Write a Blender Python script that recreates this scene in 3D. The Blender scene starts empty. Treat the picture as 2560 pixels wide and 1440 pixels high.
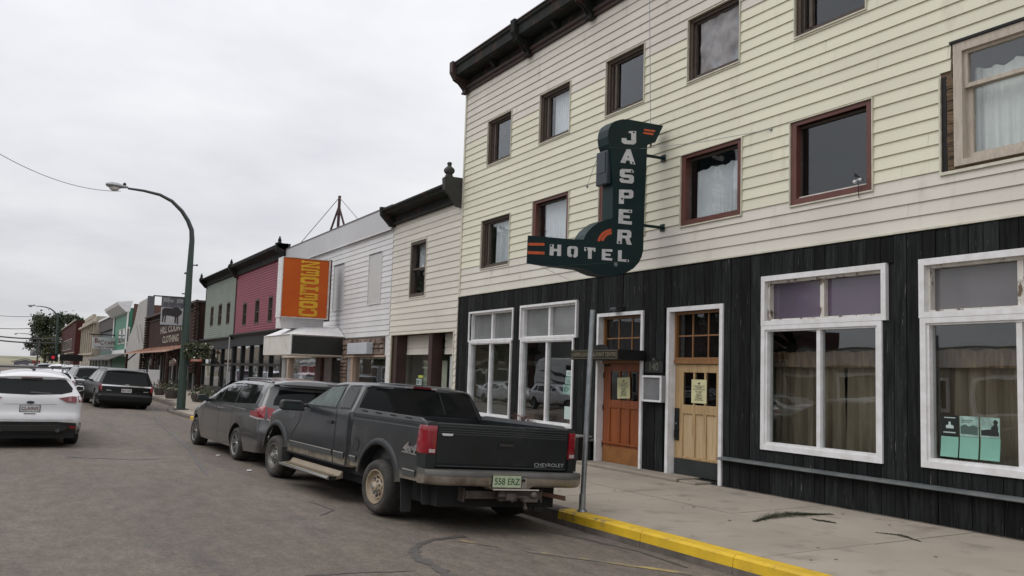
import bpy, bmesh, math, random
from mathutils import Vector, Matrix, noise
from mathutils.geometry import delaunay_2d_cdt
R=math.radians; PI=math.pi
rnd=random.Random(7)
SC=bpy.context.scene
COL=SC.collection
# ------------------------------------------------------------------ camera
FPX=2300.0; YAW=27.90041333; PITCH=5.475805892; ROLL=0.033; CH=1.4
cy_,sy_=math.cos(R(YAW)),math.sin(R(YAW)); cp_,sp_=math.cos(R(PITCH)),math.sin(R(PITCH))
FW=Vector((sy_*cp_,cy_*cp_,sp_)); RT0=Vector((cy_,-sy_,0)); UP0=RT0.cross(FW)
RT=math.cos(ROLL)*RT0+math.sin(ROLL)*UP0; UP=-math.sin(ROLL)*RT0+math.cos(ROLL)*UP0
cam=bpy.data.cameras.new('camera'); camo=bpy.data.objects.new('camera',cam); COL.objects.link(camo)
camo.matrix_world=Matrix(((RT.x,UP.x,-FW.x,0),(RT.y,UP.y,-FW.y,0),(RT.z,UP.z,-FW.z,CH),(0,0,0,1)))
cam.sensor_width=36; cam.lens=FPX/2560*36; cam.clip_start=.05; cam.clip_end=9000
SC.camera=camo
# ------------------------------------------------------------------ world: overcast
SUN_EL,SUN_AZ=R(52),R(-75)      # behind thick cloud, over the far side of the street
W=bpy.data.worlds.new('World'); SC.world=W; W.use_nodes=True
nt=W.node_tree; N=nt.nodes; L=nt.links; N.clear()
out=N.new('ShaderNodeOutputWorld'); add=N.new('ShaderNodeAddShader')
b1=N.new('ShaderNodeBackground'); b2=N.new('ShaderNodeBackground')
sky=N.new('ShaderNodeTexSky'); sky.sky_type='NISHITA'; sky.sun_disc=False; sky.sun_elevation=SUN_EL; sky.sun_rotation=SUN_AZ
L.new(sky.outputs[0],b1.inputs[0]); b1.inputs[1].default_value=.05*.18
tc=N.new('ShaderNodeTexCoord'); sep=N.new('ShaderNodeSeparateXYZ'); L.new(tc.outputs['Generated'],sep.inputs[0])
# clouds projected on a flat layer: direction.xy/(z+.12)
ad=N.new('ShaderNodeMath'); ad.operation='ADD'; ad.inputs[1].default_value=.18; L.new(sep.outputs[2],ad.inputs[0])
mx=N.new('ShaderNodeMath'); mx.operation='MAXIMUM'; mx.inputs[1].default_value=.05; L.new(ad.outputs[0],mx.inputs[0])
cb=N.new('ShaderNodeCombineXYZ')
for i in (0,1):
    dv=N.new('ShaderNodeMath'); dv.operation='DIVIDE'; L.new(sep.outputs[i],dv.inputs[0]); L.new(mx.outputs[0],dv.inputs[1]); L.new(dv.outputs[0],cb.inputs[i])
nz=N.new('ShaderNodeTexNoise'); nz.inputs['Scale'].default_value=1.3; nz.inputs['Detail'].default_value=6; nz.inputs['Roughness'].default_value=.55; nz.inputs['Distortion'].default_value=.1; L.new(cb.outputs[0],nz.inputs['Vector'])
cr=N.new('ShaderNodeValToRGB'); cr.color_ramp.elements[0].position=.3; cr.color_ramp.elements[1].position=.7
cr.color_ramp.elements[0].color=(.76,.765,.81,1); cr.color_ramp.elements[1].color=(.99,.985,1.0,1); L.new(nz.outputs[0],cr.inputs[0])
# overcast gradient: brighter towards the zenith
gr=N.new('ShaderNodeMapRange'); gr.inputs['From Min'].default_value=0; gr.inputs['From Max'].default_value=1; gr.inputs['To Min'].default_value=.76; gr.inputs['To Max'].default_value=1.75; L.new(sep.outputs[2],gr.inputs['Value'])
mu=N.new('ShaderNodeMixRGB'); mu.blend_type='MULTIPLY'; mu.inputs[0].default_value=1; L.new(cr.outputs[0],mu.inputs[1]); L.new(gr.outputs[0],mu.inputs[2])
L.new(mu.outputs[0],b2.inputs[0]); b2.inputs[1].default_value=.92
L.new(b1.outputs[0],add.inputs[0]); L.new(b2.outputs[0],add.inputs[1]); L.new(add.outputs[0],out.inputs[0])
sl=bpy.data.lights.new('sun','SUN'); sl.energy=.9; sl.angle=R(40); sl.color=(1,.97,.92)
so=bpy.data.objects.new('sun',sl); COL.objects.link(so)
sd=Vector((math.sin(SUN_AZ)*math.cos(SUN_EL),math.cos(SUN_AZ)*math.cos(SUN_EL),math.sin(SUN_EL)))
so.rotation_euler=sd.to_track_quat('Z','Y').to_euler()
SC.view_settings.view_transform='Standard'; SC.view_settings.look='None'; SC.view_settings.exposure=0; SC.view_settings.gamma=1
SC.view_settings.use_curve_mapping=False
SC.render.engine='CYCLES'; SC.cycles.max_bounces=8; SC.cycles.transparent_max_bounces=12
SC.cycles.use_denoising=True

# ------------------------------------------------------------------ survey helpers (photo reading -> metres on a real plane)
def ray(px,py): return (px-1280)/FPX*RT-(py-720)/FPX*UP+FW
def PX(px,py,X=7.95): r=ray(px,py); t=X/r.x; return (r.y*t,CH+r.z*t)      # -> (Y,Z)
def PY(px,py,Y): r=ray(px,py); t=Y/r.y; return (r.x*t,CH+r.z*t)           # -> (X,Z)
def GZ(px,py,z=0): r=ray(px,py); t=(z-CH)/r.z; return (r.x*t,r.y*t)
def rect(tl,tr,br,bl,X=7.95):
    """(Y0,Y1,Z0,Z1) of an upright opening on a facade, Y0<Y1"""
    a=PX(*tl,X);b=PX(*tr,X);c=PX(*br,X);d=PX(*bl,X)
    return ((b[0]+c[0])/2,(a[0]+d[0])/2,(c[1]+d[1])/2,(a[1]+b[1])/2)

# ------------------------------------------------------------------ objects
ORG={}
def thing(name,label,cat,loc=(0,0,0),group=None,rot=None):
    o=bpy.data.objects.new(name,None); COL.objects.link(o); o.location=loc; o.empty_display_size=.2
    if rot: o.rotation_euler=rot; ORG[o]=Vector((0,0,0))
    else: ORG[o]=Vector(loc)
    o['label']=label; o['category']=cat
    if group: o['group']=group
    return o
def tag(o,label,cat,group=None):
    o['label']=label; o['category']=cat
    if group: o['group']=group
    return o
def struct(o): o['kind']='structure'; return o
def stuff(o): o['kind']='stuff'; return o

class MB:
    def __init__(s): s.v=[]; s.f=[]
    def add(s,vs,fs):
        n=len(s.v); s.v+= [Vector(v) for v in vs]; s.f+=[tuple(i+n for i in f) for f in fs]; return s
    def box(s,x0,x1,y0,y1,z0,z1):
        if x0>x1:x0,x1=x1,x0
        if y0>y1:y0,y1=y1,y0
        if z0>z1:z0,z1=z1,z0
        return s.add([(x0,y0,z0),(x1,y0,z0),(x1,y1,z0),(x0,y1,z0),(x0,y0,z1),(x1,y0,z1),(x1,y1,z1),(x0,y1,z1)],
          [(0,3,2,1),(4,5,6,7),(0,1,5,4),(1,2,6,5),(2,3,7,6),(3,0,4,7)])
    def prism(s,poly,axis,a,b):
        """poly in the plane normal to axis; x:(y,z) y:(x,z) z:(x,y)"""
        n=len(poly)
        def P(p,t): return {'x':(t,p[0],p[1]),'y':(p[0],t,p[1]),'z':(p[0],p[1],t)}[axis]
        vs=[P(p,a) for p in poly]+[P(p,b) for p in poly]
        fs=[tuple(range(n)),tuple(range(2*n-1,n-1,-1))]+[(i,(i+1)%n,n+(i+1)%n,n+i)[::-1] for i in range(n)]
        return s.add(vs,fs)
    def tube(s,pts,r,n=8,cap=True):
        pts=[Vector(p) for p in pts]; m=len(pts); rs=r if isinstance(r,(list,tuple)) else [r]*m
        base=len(s.v); up=Vector((0,0,1)); px=None
        for i,p in enumerate(pts):
            t=(pts[min(i+1,m-1)]-pts[max(i-1,0)]).normalized()
            if px is None:
                ref=up if abs(t.z)<.9 else Vector((1,0,0)); px=t.cross(ref).normalized()
            else: px=(px-t*px.dot(t)).normalized()
            py=t.cross(px)
            for k in range(n):
                a=2*PI*k/n; s.v.append(p+(px*math.cos(a)+py*math.sin(a))*rs[i])
        for i in range(m-1):
            for k in range(n):
                a=base+i*n+k;b=base+i*n+(k+1)%n; s.f.append((a,a+n,b+n,b))
        if cap: s.f.append(tuple(base+k for k in range(n))); s.f.append(tuple(base+(m-1)*n+k for k in range(n-1,-1,-1)))
        return s
    def lathe(s,prof,n=24,axis='z',c=(0,0,0),sy=1):
        base=len(s.v); m=len(prof); c=Vector(c)
        for i in range(n):
            a=2*PI*i/n
            for (r,h) in prof:
                if axis=='z': s.v.append(c+Vector((r*math.cos(a),r*math.sin(a),h)))
                elif axis=='x': s.v.append(c+Vector((h,r*math.cos(a)*sy,r*math.sin(a))))
                else: s.v.append(c+Vector((r*math.cos(a),h,r*math.sin(a))))
        for i in range(n):
            for j in range(m-1):
                a=base+i*m+j;b=base+((i+1)%n)*m+j; s.f.append((a,b,b+1,a+1))
        return s
    def ball(s,c,r,n=8,m=6,sc=(1,1,1)):
        prof=[(r*math.sin(PI*j/m)+1e-4,-r*math.cos(PI*j/m)) for j in range(m+1)]
        t=MB().lathe(prof,n); return s.add([(c[0]+v.x*sc[0],c[1]+v.y*sc[1],c[2]+v.z*sc[2]) for v in t.v],t.f)
    def xf(s,M): s.v=[M@v for v in s.v]; return s
    def mesh(s,name,org=None,smooth=None,fix=True,merge=0):
        me=bpy.data.meshes.new(name)
        vs=[(v-org)[:] for v in s.v] if org is not None else [v[:] for v in s.v]
        me.from_pydata(vs,[],s.f)
        if fix or merge:
            bm=bmesh.new(); bm.from_mesh(me)
            if merge: bmesh.ops.remove_doubles(bm,verts=bm.verts,dist=merge)
            if fix: bmesh.ops.recalc_face_normals(bm,faces=bm.faces)
            if smooth:
                for f in bm.faces: f.smooth=True
                for e in bm.edges:
                    if len(e.link_faces)==2 and e.calc_face_angle(0)>R(smooth): e.smooth=False
            bm.to_mesh(me); bm.free()
        me.update(); return me
    def build(s,name,mat,parent=None,smooth=None,fix=True,merge=0):
        org=root_org(parent)
        me=s.mesh(name,org,smooth,fix,merge); 
        if mat: me.materials.append(mat)
        o=bpy.data.objects.new(name,me); COL.objects.link(o)
        if parent is not None: o.parent=parent
        return o
def root_org(p):
    while p is not None:
        if p in ORG: return ORG[p]
        p=p.parent
    return Vector((0,0,0))
def bevel(o,w,seg=2):
    m=o.modifiers.new('bevel','BEVEL'); m.width=w; m.segments=seg; m.limit_method='ANGLE'; m.angle_limit=R(40); return o
def children(o): return [c for c in list(bpy.data.objects) if c.parent==o]
def copy_tree(o,parent=None):
    c=o.copy(); COL.objects.link(c)
    if parent: c.parent=parent
    for ch in [x for x in ALLC(o)]: copy_tree(ch,c)
    return c
def ALLC(o): return [c for c in o.children]
def text(body,size,ext=0.0,bold=0.0,ax='c',sx=1):
    cu=bpy.data.curves.new('t','FONT'); cu.body=body; cu.size=size; cu.extrude=ext; cu.offset=bold; cu.align_x='CENTER'; cu.align_y='CENTER'
    cu.resolution_u=3
    o=bpy.data.objects.new('t',cu); COL.objects.link(o); dg=bpy.context.evaluated_depsgraph_get(); dg.update()
    me=bpy.data.meshes.new_from_object(o.evaluated_get(dg)); m=MB(); m.add([(v.co.x*sx,v.co.y,v.co.z) for v in me.vertices],[tuple(p.vertices) for p in me.polygons])
    bpy.data.objects.remove(o); bpy.data.curves.remove(cu); bpy.data.meshes.remove(me); return m
def frameM(o,x,y):
    """matrix taking text space (x right,y up) to origin o and axes x,y"""
    x=Vector(x).normalized(); y=Vector(y).normalized(); z=x.cross(y); o=Vector(o)
    return Matrix(((x.x,y.x,z.x,o.x),(x.y,y.y,z.y,o.y),(x.z,y.z,z.z,o.z),(0,0,0,1)))

# ------------------------------------------------------------------ materials
MATS={}
def mat(name,col=None,rough=.6,col2=None,ns=6.0,nd=6,stretch=(1,1,1),bump=0.0,bs=40.0,metal=0.0,coat=0.0,spec=.5,rv=0.0,dirt=None,dirtz=None,ramp=(.35,.65),coord='Object',emit=None,croug=.05,ior=1.5):
    if name in MATS: return MATS[name]
    m=bpy.data.materials.new(name); m.use_nodes=True; nt=m.node_tree; N=nt.nodes; L=nt.links
    p=N['Principled BSDF']; p.inputs['Roughness'].default_value=rough; p.inputs['Metallic'].default_value=metal
    p.inputs['Specular IOR Level'].default_value=spec; p.inputs['Coat Weight'].default_value=coat; p.inputs['Coat Roughness'].default_value=croug
    p.inputs['IOR'].default_value=ior
    c=(*col,1); p.inputs['Base Color'].default_value=c; cur=None
    tc=N.new('ShaderNodeTexCoord'); mp=N.new('ShaderNodeMapping'); mp.inputs['Scale'].default_value=stretch
    if coord=='World':
        g=N.new('ShaderNodeNewGeometry'); L.new(g.outputs['Position'],mp.inputs[0])
    else: L.new(tc.outputs['Object'],mp.inputs[0])
    def noi(scale,det=nd,vec=None):
        n=N.new('ShaderNodeTexNoise'); n.inputs['Scale'].default_value=scale; n.inputs['Detail'].default_value=det; n.inputs['Roughness'].default_value=.6
        L.new(vec or mp.outputs[0],n.inputs['Vector']); return n.outputs[0]
    def rp(v,a,b):
        r=N.new('ShaderNodeMapRange'); r.inputs['From Min'].default_value=a; r.inputs['From Max'].default_value=b; L.new(v,r.inputs['Value']); return r.outputs[0]
    if col2:
        x=N.new('ShaderNodeMixRGB'); x.inputs[1].default_value=c; x.inputs[2].default_value=(*col2,1); L.new(rp(noi(ns),*ramp),x.inputs[0]); cur=x.outputs[0]
    if dirt:   # (colour, scale, lo, hi)
        x=N.new('ShaderNodeMixRGB'); x.inputs[1].default_value=c; x.inputs[2].default_value=(*dirt[0],1)
        if cur: L.new(cur,x.inputs[1])
        L.new(rp(noi(dirt[1],8),dirt[2],dirt[3]),x.inputs[0]); cur=x.outputs[0]
    if dirtz:  # (colour, z0 full, z1 none, noise)
        s=N.new('ShaderNodeSeparateXYZ'); L.new(tc.outputs['Object'],s.inputs[0]) if coord!='World' else L.new(g.outputs['Position'],s.inputs[0])
        a=rp(s.outputs[2],dirtz[2],dirtz[1]); mu=N.new('ShaderNodeMath'); mu.operation='MULTIPLY'; L.new(a,mu.inputs[0]); L.new(rp(noi(dirtz[3],6),.25,.6),mu.inputs[1])
        x=N.new('ShaderNodeMixRGB'); x.inputs[1].default_value=c; x.inputs[2].default_value=(*dirtz[0],1)
        if cur: L.new(cur,x.inputs[1])
        L.new(mu.outputs[0],x.inputs[0]); cur=x.outputs[0]
    if rv:
        oi=N.new('ShaderNodeObjectInfo'); r=N.new('ShaderNodeMapRange'); r.inputs['To Min'].default_value=1-rv; r.inputs['To Max'].default_value=1+rv*.6; L.new(oi.outputs['Random'],r.inputs['Value'])
        x=N.new('ShaderNodeMixRGB'); x.blend_type='MULTIPLY'; x.inputs[0].default_value=1; x.inputs[1].default_value=c
        if cur: L.new(cur,x.inputs[1])
        L.new(r.outputs[0],x.inputs[2]); cur=x.outputs[0]
    if cur: L.new(cur,p.inputs['Base Color'])
    if bump:
        b=N.new('ShaderNodeBump'); b.inputs['Strength'].default_value=bump; b.inputs['Distance'].default_value=.01; L.new(noi(bs,5),b.inputs['Height']); L.new(b.outputs[0],p.inputs['Normal'])
    if emit: p.inputs['Emission Color'].default_value=(*emit[0],1); p.inputs['Emission Strength'].default_value=emit[1]
    MATS[name]=m; return m
def glassmat(name,tint=(1,1,1),ior=1.5,refl=1.0,rough=.0,wav=.0):
    if name in MATS: return MATS[name]
    m=bpy.data.materials.new(name); m.use_nodes=True; nt=m.node_tree; N=nt.nodes; L=nt.links; N.clear()
    o=N.new('ShaderNodeOutputMaterial'); t=N.new('ShaderNodeBsdfTransparent'); t.inputs[0].default_value=(*tint,1)
    g=N.new('ShaderNodeBsdfGlossy'); g.inputs['Roughness'].default_value=rough; g.inputs[0].default_value=(.95,.97,1,1)
    f=N.new('ShaderNodeFresnel'); f.inputs[0].default_value=ior; mu=N.new('ShaderNodeMath'); mu.operation='MULTIPLY'; mu.inputs[1].default_value=refl; mu.use_clamp=True
    gm=N.new('ShaderNodeNewGeometry'); mr=N.new('ShaderNodeMapRange'); mr.inputs['To Min'].default_value=ior; mr.inputs['To Max'].default_value=1/ior; L.new(gm.outputs['Backfacing'],mr.inputs['Value']); L.new(mr.outputs[0],f.inputs[0])
    L.new(f.outputs[0],mu.inputs[0]); x=N.new('ShaderNodeMixShader'); L.new(mu.outputs[0],x.inputs[0]); L.new(t.outputs[0],x.inputs[1]); L.new(g.outputs[0],x.inputs[2]); L.new(x.outputs[0],o.inputs[0])
    if wav:
        n=N.new('ShaderNodeTexNoise'); n.inputs['Scale'].default_value=1.5; n.inputs['Detail'].default_value=1; b=N.new('ShaderNodeBump'); b.inputs['Strength'].default_value=wav; b.inputs['Distance'].default_value=.02
        tc=N.new('ShaderNodeTexCoord'); L.new(tc.outputs['Object'],n.inputs['Vector']); L.new(n.outputs[0],b.inputs['Height']); L.new(b.outputs[0],g.inputs['Normal'])
    MATS[name]=m; return m
M_glass=glassmat('window_glass',(.93,.95,.94),wav=.12,refl=1.5)
M_glassup=glassmat('upper_glass',(.92,.94,.95),wav=0,refl=1.0)
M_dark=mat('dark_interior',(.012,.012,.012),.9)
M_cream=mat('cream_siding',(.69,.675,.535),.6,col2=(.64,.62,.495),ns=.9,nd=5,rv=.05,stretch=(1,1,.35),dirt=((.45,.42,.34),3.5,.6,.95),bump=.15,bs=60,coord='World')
M_creamg=mat('grey_cream_siding',(.645,.615,.545),.6,col2=(.585,.55,.49),ns=.9,nd=5,rv=.05,stretch=(1,1,.35),dirt=((.37,.34,.30),3.5,.58,.9),bump=.15,bs=60,coord='World')  # greyer cream for the lowest and topmost courses
M_cream2=mat('pale_cream_siding',(.64,.605,.525),.6,col2=(.58,.55,.49),ns=.5,rv=.06,dirt=((.4,.37,.32),3,.6,.9),bump=.15,bs=60,coord='World')
M_whites=mat('white_siding',(.66,.655,.655),.6,col2=(.57,.57,.57),ns=.6,rv=.06,dirt=((.4,.4,.4),3,.6,.9),bump=.15,bs=60,coord='World')
M_trimc=mat('cream_trim',(.62,.60,.49),.55,col2=(.5,.48,.4),ns=8,bump=.1)
M_board=mat('black_boards',(.0045,.0052,.0055),.8,spec=.18,col2=(.020,.022,.022),ns=5,stretch=(6,6,.5),rv=.6,dirt=((.19,.18,.16),7,.65,.73),bump=.5,bs=18,coord='World')
M_white=mat('white_paint',(.74,.74,.75),.5,col2=(.62,.61,.60),ns=7,dirt=((.3,.27,.24),22,.74,.82),bump=.15,bs=50)
M_whitepeel=mat('peeling_white_paint',(.66,.64,.6),.65,col2=(.50,.47,.42),ns=8,dirt=((.13,.09,.06),9,.56,.62),bump=.5,bs=60,stretch=(1,1,.5))
M_brown=mat('red_brown_paint',(.13,.042,.03),.5,col2=(.10,.035,.027),ns=4,bump=.1,rv=.05)
M_frame=mat('weathered_window_frame',(.055,.040,.032),.75,col2=(.10,.078,.062),ns=12,stretch=(4,4,.8),bump=.4,bs=60)
M_curt=mat('white_curtain',(.76,.77,.76),.9,col2=(.66,.67,.67),ns=3)
M_black=mat('black_paint',(.008,.009,.009),.5,spec=.25,col2=(.016,.016,.016),ns=5,bump=.2,bs=30)
M_cornice=mat('weathered_black_cornice',(.013,.013,.012),.75,spec=.2,col2=(.019,.025,.022),ns=3,dirt=((.075,.035,.03),4,.55,.7),bump=.4,bs=20,stretch=(1,1,1))
M_rust=mat('dark_red_moulding',(.055,.026,.022),.7,col2=(.03,.022,.02),ns=5,bump=.3,bs=30)
M_chrome=mat('chrome',(.6,.6,.6),.18,metal=1)
M_steel=mat('galvanised_steel',(.33,.35,.36),.45,metal=.8,col2=(.22,.24,.25),ns=9,bump=.1)
M_conc=mat('concrete',(.33,.288,.235),.85,col2=(.27,.235,.19),ns=.9,nd=8,dirt=((.15,.128,.105),2.8,.54,.8),bump=.4,bs=120,rv=.06,coord='World')
M_step=mat('step_concrete',(.27,.235,.19),.85,col2=(.2,.17,.14),ns=3,bump=.5,bs=60,coord='World')
M_joint=mat('joint_dark',(.075,.065,.055),.95)  # dark bed colour showing in the joints between slabs
M_green=mat('green_enamel',(.006,.023,.024),.45,spec=.25,col2=(.005,.018,.02),ns=2,dirt=((.06,.06,.05),7,.68,.8))
# ================================================================== SETTING
XF=7.95; XC=5.12           # facade plane, kerb line
ZC=-.111                   # road level at kerb
def road_z(x):
    if x>2.9: return -.05*(x-2.9)
    if x<-3.5: return -.04*(-3.5-x)
    return 0
CURB=[(-30,5.14),(5,5.14),(8.4,5.06),(14,4.95),(20,4.72),(23,4.46),(26,4.28),(30,4.16),(32,4.35),(34,4.9),(38,5.1),(60,5.1),(95,5.1)]
def curbx(y):
    for (a,xa),(b,xb) in zip(CURB,CURB[1:]):
        if a<=y<=b: return xa+(xb-xa)*(y-a)/(b-a)
    return CURB[-1][1]
M_asph=bpy.data.materials.new('asphalt'); M_asph.use_nodes=True
def _asph():
    nt=M_asph.node_tree; N=nt.nodes; L=nt.links; p=N['Principled BSDF']; p.inputs['Roughness'].default_value=.82
    g=N.new('ShaderNodeNewGeometry')
    def noi(s,st,d=8,r=.6):
        mp=N.new('ShaderNodeMapping'); mp.inputs['Scale'].default_value=st; L.new(g.outputs['Position'],mp.inputs[0])
        n=N.new('ShaderNodeTexNoise'); n.inputs['Scale'].default_value=s; n.inputs['Detail'].default_value=d; n.inputs['Roughness'].default_value=r; L.new(mp.outputs[0],n.inputs['Vector']); return n.outputs[0]
    def rp(v,a,b,c=0,d=1):
        r=N.new('ShaderNodeMapRange'); r.inputs[1].default_value=a;r.inputs[2].default_value=b;r.inputs[3].default_value=c;r.inputs[4].default_value=d; L.new(v,r.inputs[0]); return r.outputs[0]
    def mix(f,a,b,mode='MIX'):
        x=N.new('ShaderNodeMixRGB'); x.blend_type=mode
        if isinstance(f,float): x.inputs[0].default_value=f
        else: L.new(f,x.inputs[0])
        for i,q in ((1,a),(2,b)):
            if isinstance(q,tuple): x.inputs[i].default_value=(*q,1)
            else: L.new(q,x.inputs[i])
        return x.outputs[0]
    base=mix(rp(noi(.45,(1.6,.35,1)),.38,.62),(.104,.084,.070),(.138,.113,.092))     # wheel-polished lanes, patches
    base=mix(rp(noi(1.3,(1,.5,1)),.45,.66),base,(.112,.096,.074))                      # ochre dust
    base=mix(rp(noi(.8,(2.2,.25,1)),.55,.7),base,(.084,.072,.068))                     # tyre-darkened bands
    base=mix(1.0,base,mix(rp(noi(6,(1,.45,1),7,.7),.3,.7),(.72,.72,.72),(1.25,1.25,1.25)),'MULTIPLY')
    base=mix(1.0,base,mix(rp(noi(22,(1,.6,1),5,.7),.3,.7),(.74,.74,.74),(1.25,1.25,1.24)),'MULTIPLY')
    sp=mix(rp(noi(70,(1,1,1),2,.7),.3,.7),(.72,.72,.72),(1.3,1.3,1.3))
    v=N.new('ShaderNodeTexVoronoi'); v.inputs['Scale'].default_value=90; L.new(g.outputs['Position'],v.inputs['Vector'])
    sp2=mix(rp(v.outputs['Color'],.75,.95),(1,1,1),(1.45,1.4,1.3)); base=mix(1.0,base,sp,'MULTIPLY'); base=mix(1.0,base,sp2,'MULTIPLY')
    L.new(base,p.inputs['Base Color'])
    b=N.new('ShaderNodeBump'); b.inputs['Strength'].default_value=.7; b.inputs['Distance'].default_value=.012
    L.new(noi(45,(1,1,1),6,.75),b.inputs['Height']); L.new(b.outputs[0],p.inputs['Normal'])
_asph()
m=MB(); xs=[-9,-6,-3.5,0,2.9,4.2,4.8,5.2,5.6]; ys=[-30,0,20,40,80,120,300]
vs=[(x,y,road_z(x)) for y in ys for x in xs]; n=len(xs)
m.add(vs,[(j*n+i,j*n+i+1,(j+1)*n+i+1,(j+1)*n+i) for j in range(len(ys)-1) for i in range(n-1)])
struct(m.build('road',M_asph))
M_ground=mat('prairie_ground',(.17,.155,.10),.95,col2=(.2,.18,.12),ns=.02,coord='World')
g=MB(); g.add([(-4000,-400,-.35),(4000,-400,-.35),(4000,6000,-.35),(-4000,6000,-.35)],[(0,1,2,3)]); struct(g.build('ground',M_ground))
# grassy rise beyond the town
M_hill=mat('dry_grass_hill',(.25,.225,.15),.95,col2=(.19,.175,.11),ns=.006,nd=8,stretch=(1,.4,6),coord='World',dirt=((.06,.075,.04),.02,.55,.68))
m=MB(); nx,ny=90,8; vs=[]
for j in range(ny):
    for i in range(nx):
        x=-2200+i*3600/(nx-1); y=900+j*160
        h=(math.sin(min(1,j/(ny-1))*PI/2))*(9+4*noise.noise(Vector((x*.003,.3,0)))+3*noise.noise(Vector((x*.012,2,0))))
        vs.append((x,y,h-.6))
m.add(vs,[(j*nx+i,j*nx+i+1,(j+1)*nx+i+1,(j+1)*nx+i) for j in range(ny-1) for i in range(nx-1)]); struct(m.build('hills',M_hill,smooth=80))

# sidewalk: bed plus slabs
SWZ=lambda x:.04+.024*(x-XC)
sw=MB(); ys=[a for a,_ in CURB]+[300]
for i in range(len(ys)-1):
    a,b=ys[i],ys[i+1]; xa,xb=curbx(a)+.14,curbx(b)+.14
    sw.add([(xa,a,SWZ(xa)-.012),(XF+.2,a,SWZ(XF+.2)-.012),(XF+.2,b,SWZ(XF+.2)-.012),(xb,b,SWZ(xb)-.012)],[(0,1,2,3)])
SW=struct(sw.build('sidewalk',M_joint))
far=MB()
yj=[2.0,3.9,5.62,7.4,9.2,11.0,12.8,14.6,16.5,18.4,20.3,22.2,24.2,26.2,28.2,30.2,32.4,35]
XM=6.55
def slab(m,x0a,x0b,x1,a,b,g=.006):
    a+=g;b-=g
    m.add([(x0a+g,a,SWZ(x0a)),(x1-g,a,SWZ(x1)),(x1-g,b,SWZ(x1)),(x0b+g,b,SWZ(x0b)),(x0a+g,a,SWZ(x0a)-.05),(x1-g,a,SWZ(x1)-.05),(x1-g,b,SWZ(x1)-.05),(x0b+g,b,SWZ(x0b)-.05)],
      [(0,1,2,3),(4,5,1,0),(5,6,2,1),(6,7,3,2),(7,4,0,3)])
for a,b in zip(yj,yj[1:]):
    for k in (0,1):
        m=MB()
        if k==0: slab(m,curbx(a)+.15,curbx(b)+.15,XM,a,b)
        else: slab(m,XM,XM,XF+.05,a,b)
        m.xf(Matrix.Translation((0,0,rnd.uniform(-.003,.003)))); m.build('slab',M_conc,SW)
for a,b in [(-8,2),(35,60),(60,100),(100,170),(170,300)]: slab(far,curbx(a)+.15,curbx(b)+.15,XF+.1,a,b)
far.build('slab_field',M_conc,SW)
# kerb stones; yellow paint on top and upper face where the photo shows it
M_yel=mat('yellow_kerb_paint',(.66,.43,.014),.65,col2=(.50,.32,.014),ns=3,dirt=((.15,.12,.08),6,.58,.72),bump=.4,bs=40,coord='World')
M_curb=mat('kerb_concrete',(.15,.125,.105),.85,col2=(.08,.068,.058),ns=4,bump=.5,bs=40,coord='World')
CB=MB(); CB.box(5.3,5.31,0,.01,-.3,-.29); CURBO=struct(CB.build('curb',M_curb))
cj=[-2.0,1.2,3.2,4.9,5.75,6.95,8.35,9.9,11.9,13.9,15.9,17.9,19.9,21.9,23.9,25.6,26.7,28.3,29.9,31.5,33,35,38,44,52,60,75,95]
for a,b in zip(cj,cj[1:]):
    yellow=(a<8.3) or (22<a<26.5)
    n=max(1,int((b-a)/.6)); m=MB(); t=MB()
    for i in range(n):
        p,q=a+(b-a)*i/n+(.003 if i==0 else 0),a+(b-a)*(i+1)/n-(.003 if i==n-1 else 0)
        A=[];B=[]
        for y in (p,q):
            x=curbx(y); zr=road_z(x)-.06; zt=SWZ(x)+.004
            A.append([(x+.165,y,zr),(x-.025,y,zr),(x-.02,y,zt-.095)]); B.append([(x-.018,y,zt-.095),(x-.008,y,zt-.02),(x+.015,y,zt),(x+.15,y,zt),(x+.15,y,zt-.095)])
        for S,mm,cl in ((A,m,False),(B,t,True)):
            k=len(S[0]); base=len(mm.v); mm.v+=[Vector(v) for v in S[0]+S[1]]
            for e in range(k if cl else k-1): mm.f.append((base+e,base+(e+1)%k,base+k+(e+1)%k,base+k+e))
            if i==0: mm.f.append(tuple(base+e for e in range(k)))
            if i==n-1: mm.f.append(tuple(base+k+e for e in range(k)))
    o=m.build('kerb_stone',M_curb,CURBO); t.build('painted_top' if yellow else 'kerb_top',M_yel if yellow else M_curb,o)
# tar seams, faded line
def ribbon(pts,w,z,jit=.0):
    m=MB(); n=len(pts)
    for i,p in enumerate(pts):
        a=Vector(pts[max(0,i-1)]);b=Vector(pts[min(n-1,i+1)]); d=(b-a).normalized(); q=Vector((-d.y,d.x)); ww=w*(1+rnd.uniform(-jit,jit))
        if i in (0,n-1): ww*=.3
        for s in (-.5,.5):
            x=p[0]+q.x*ww*s; y=p[1]+q.y*ww*s; m.v.append(Vector((x,y,road_z(x)+z)))
    m.f=[(2*i,2*i+1,2*i+3,2*i+2) for i in range(n-1)]; return m
def dens(pp,k=6,jit=.0):
    o=[]
    for a,b in zip(pp,pp[1:]):
        for i in range(k): o.append((a[0]+(b[0]-a[0])*i/k+rnd.uniform(-jit,jit),a[1]+(b[1]-a[1])*i/k+rnd.uniform(-jit,jit)))
    return o+[pp[-1]]
M_tar=mat('tar_seal',(.058,.050,.046),.6,col2=(.08,.07,.064),ns=20)
def gp(l): 
    o=[]
    for x,y in l:
        z=0
        for _ in range(6): q=GZ(x,y,z); z=road_z(q[0])
        o.append(q)
    return o
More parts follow.
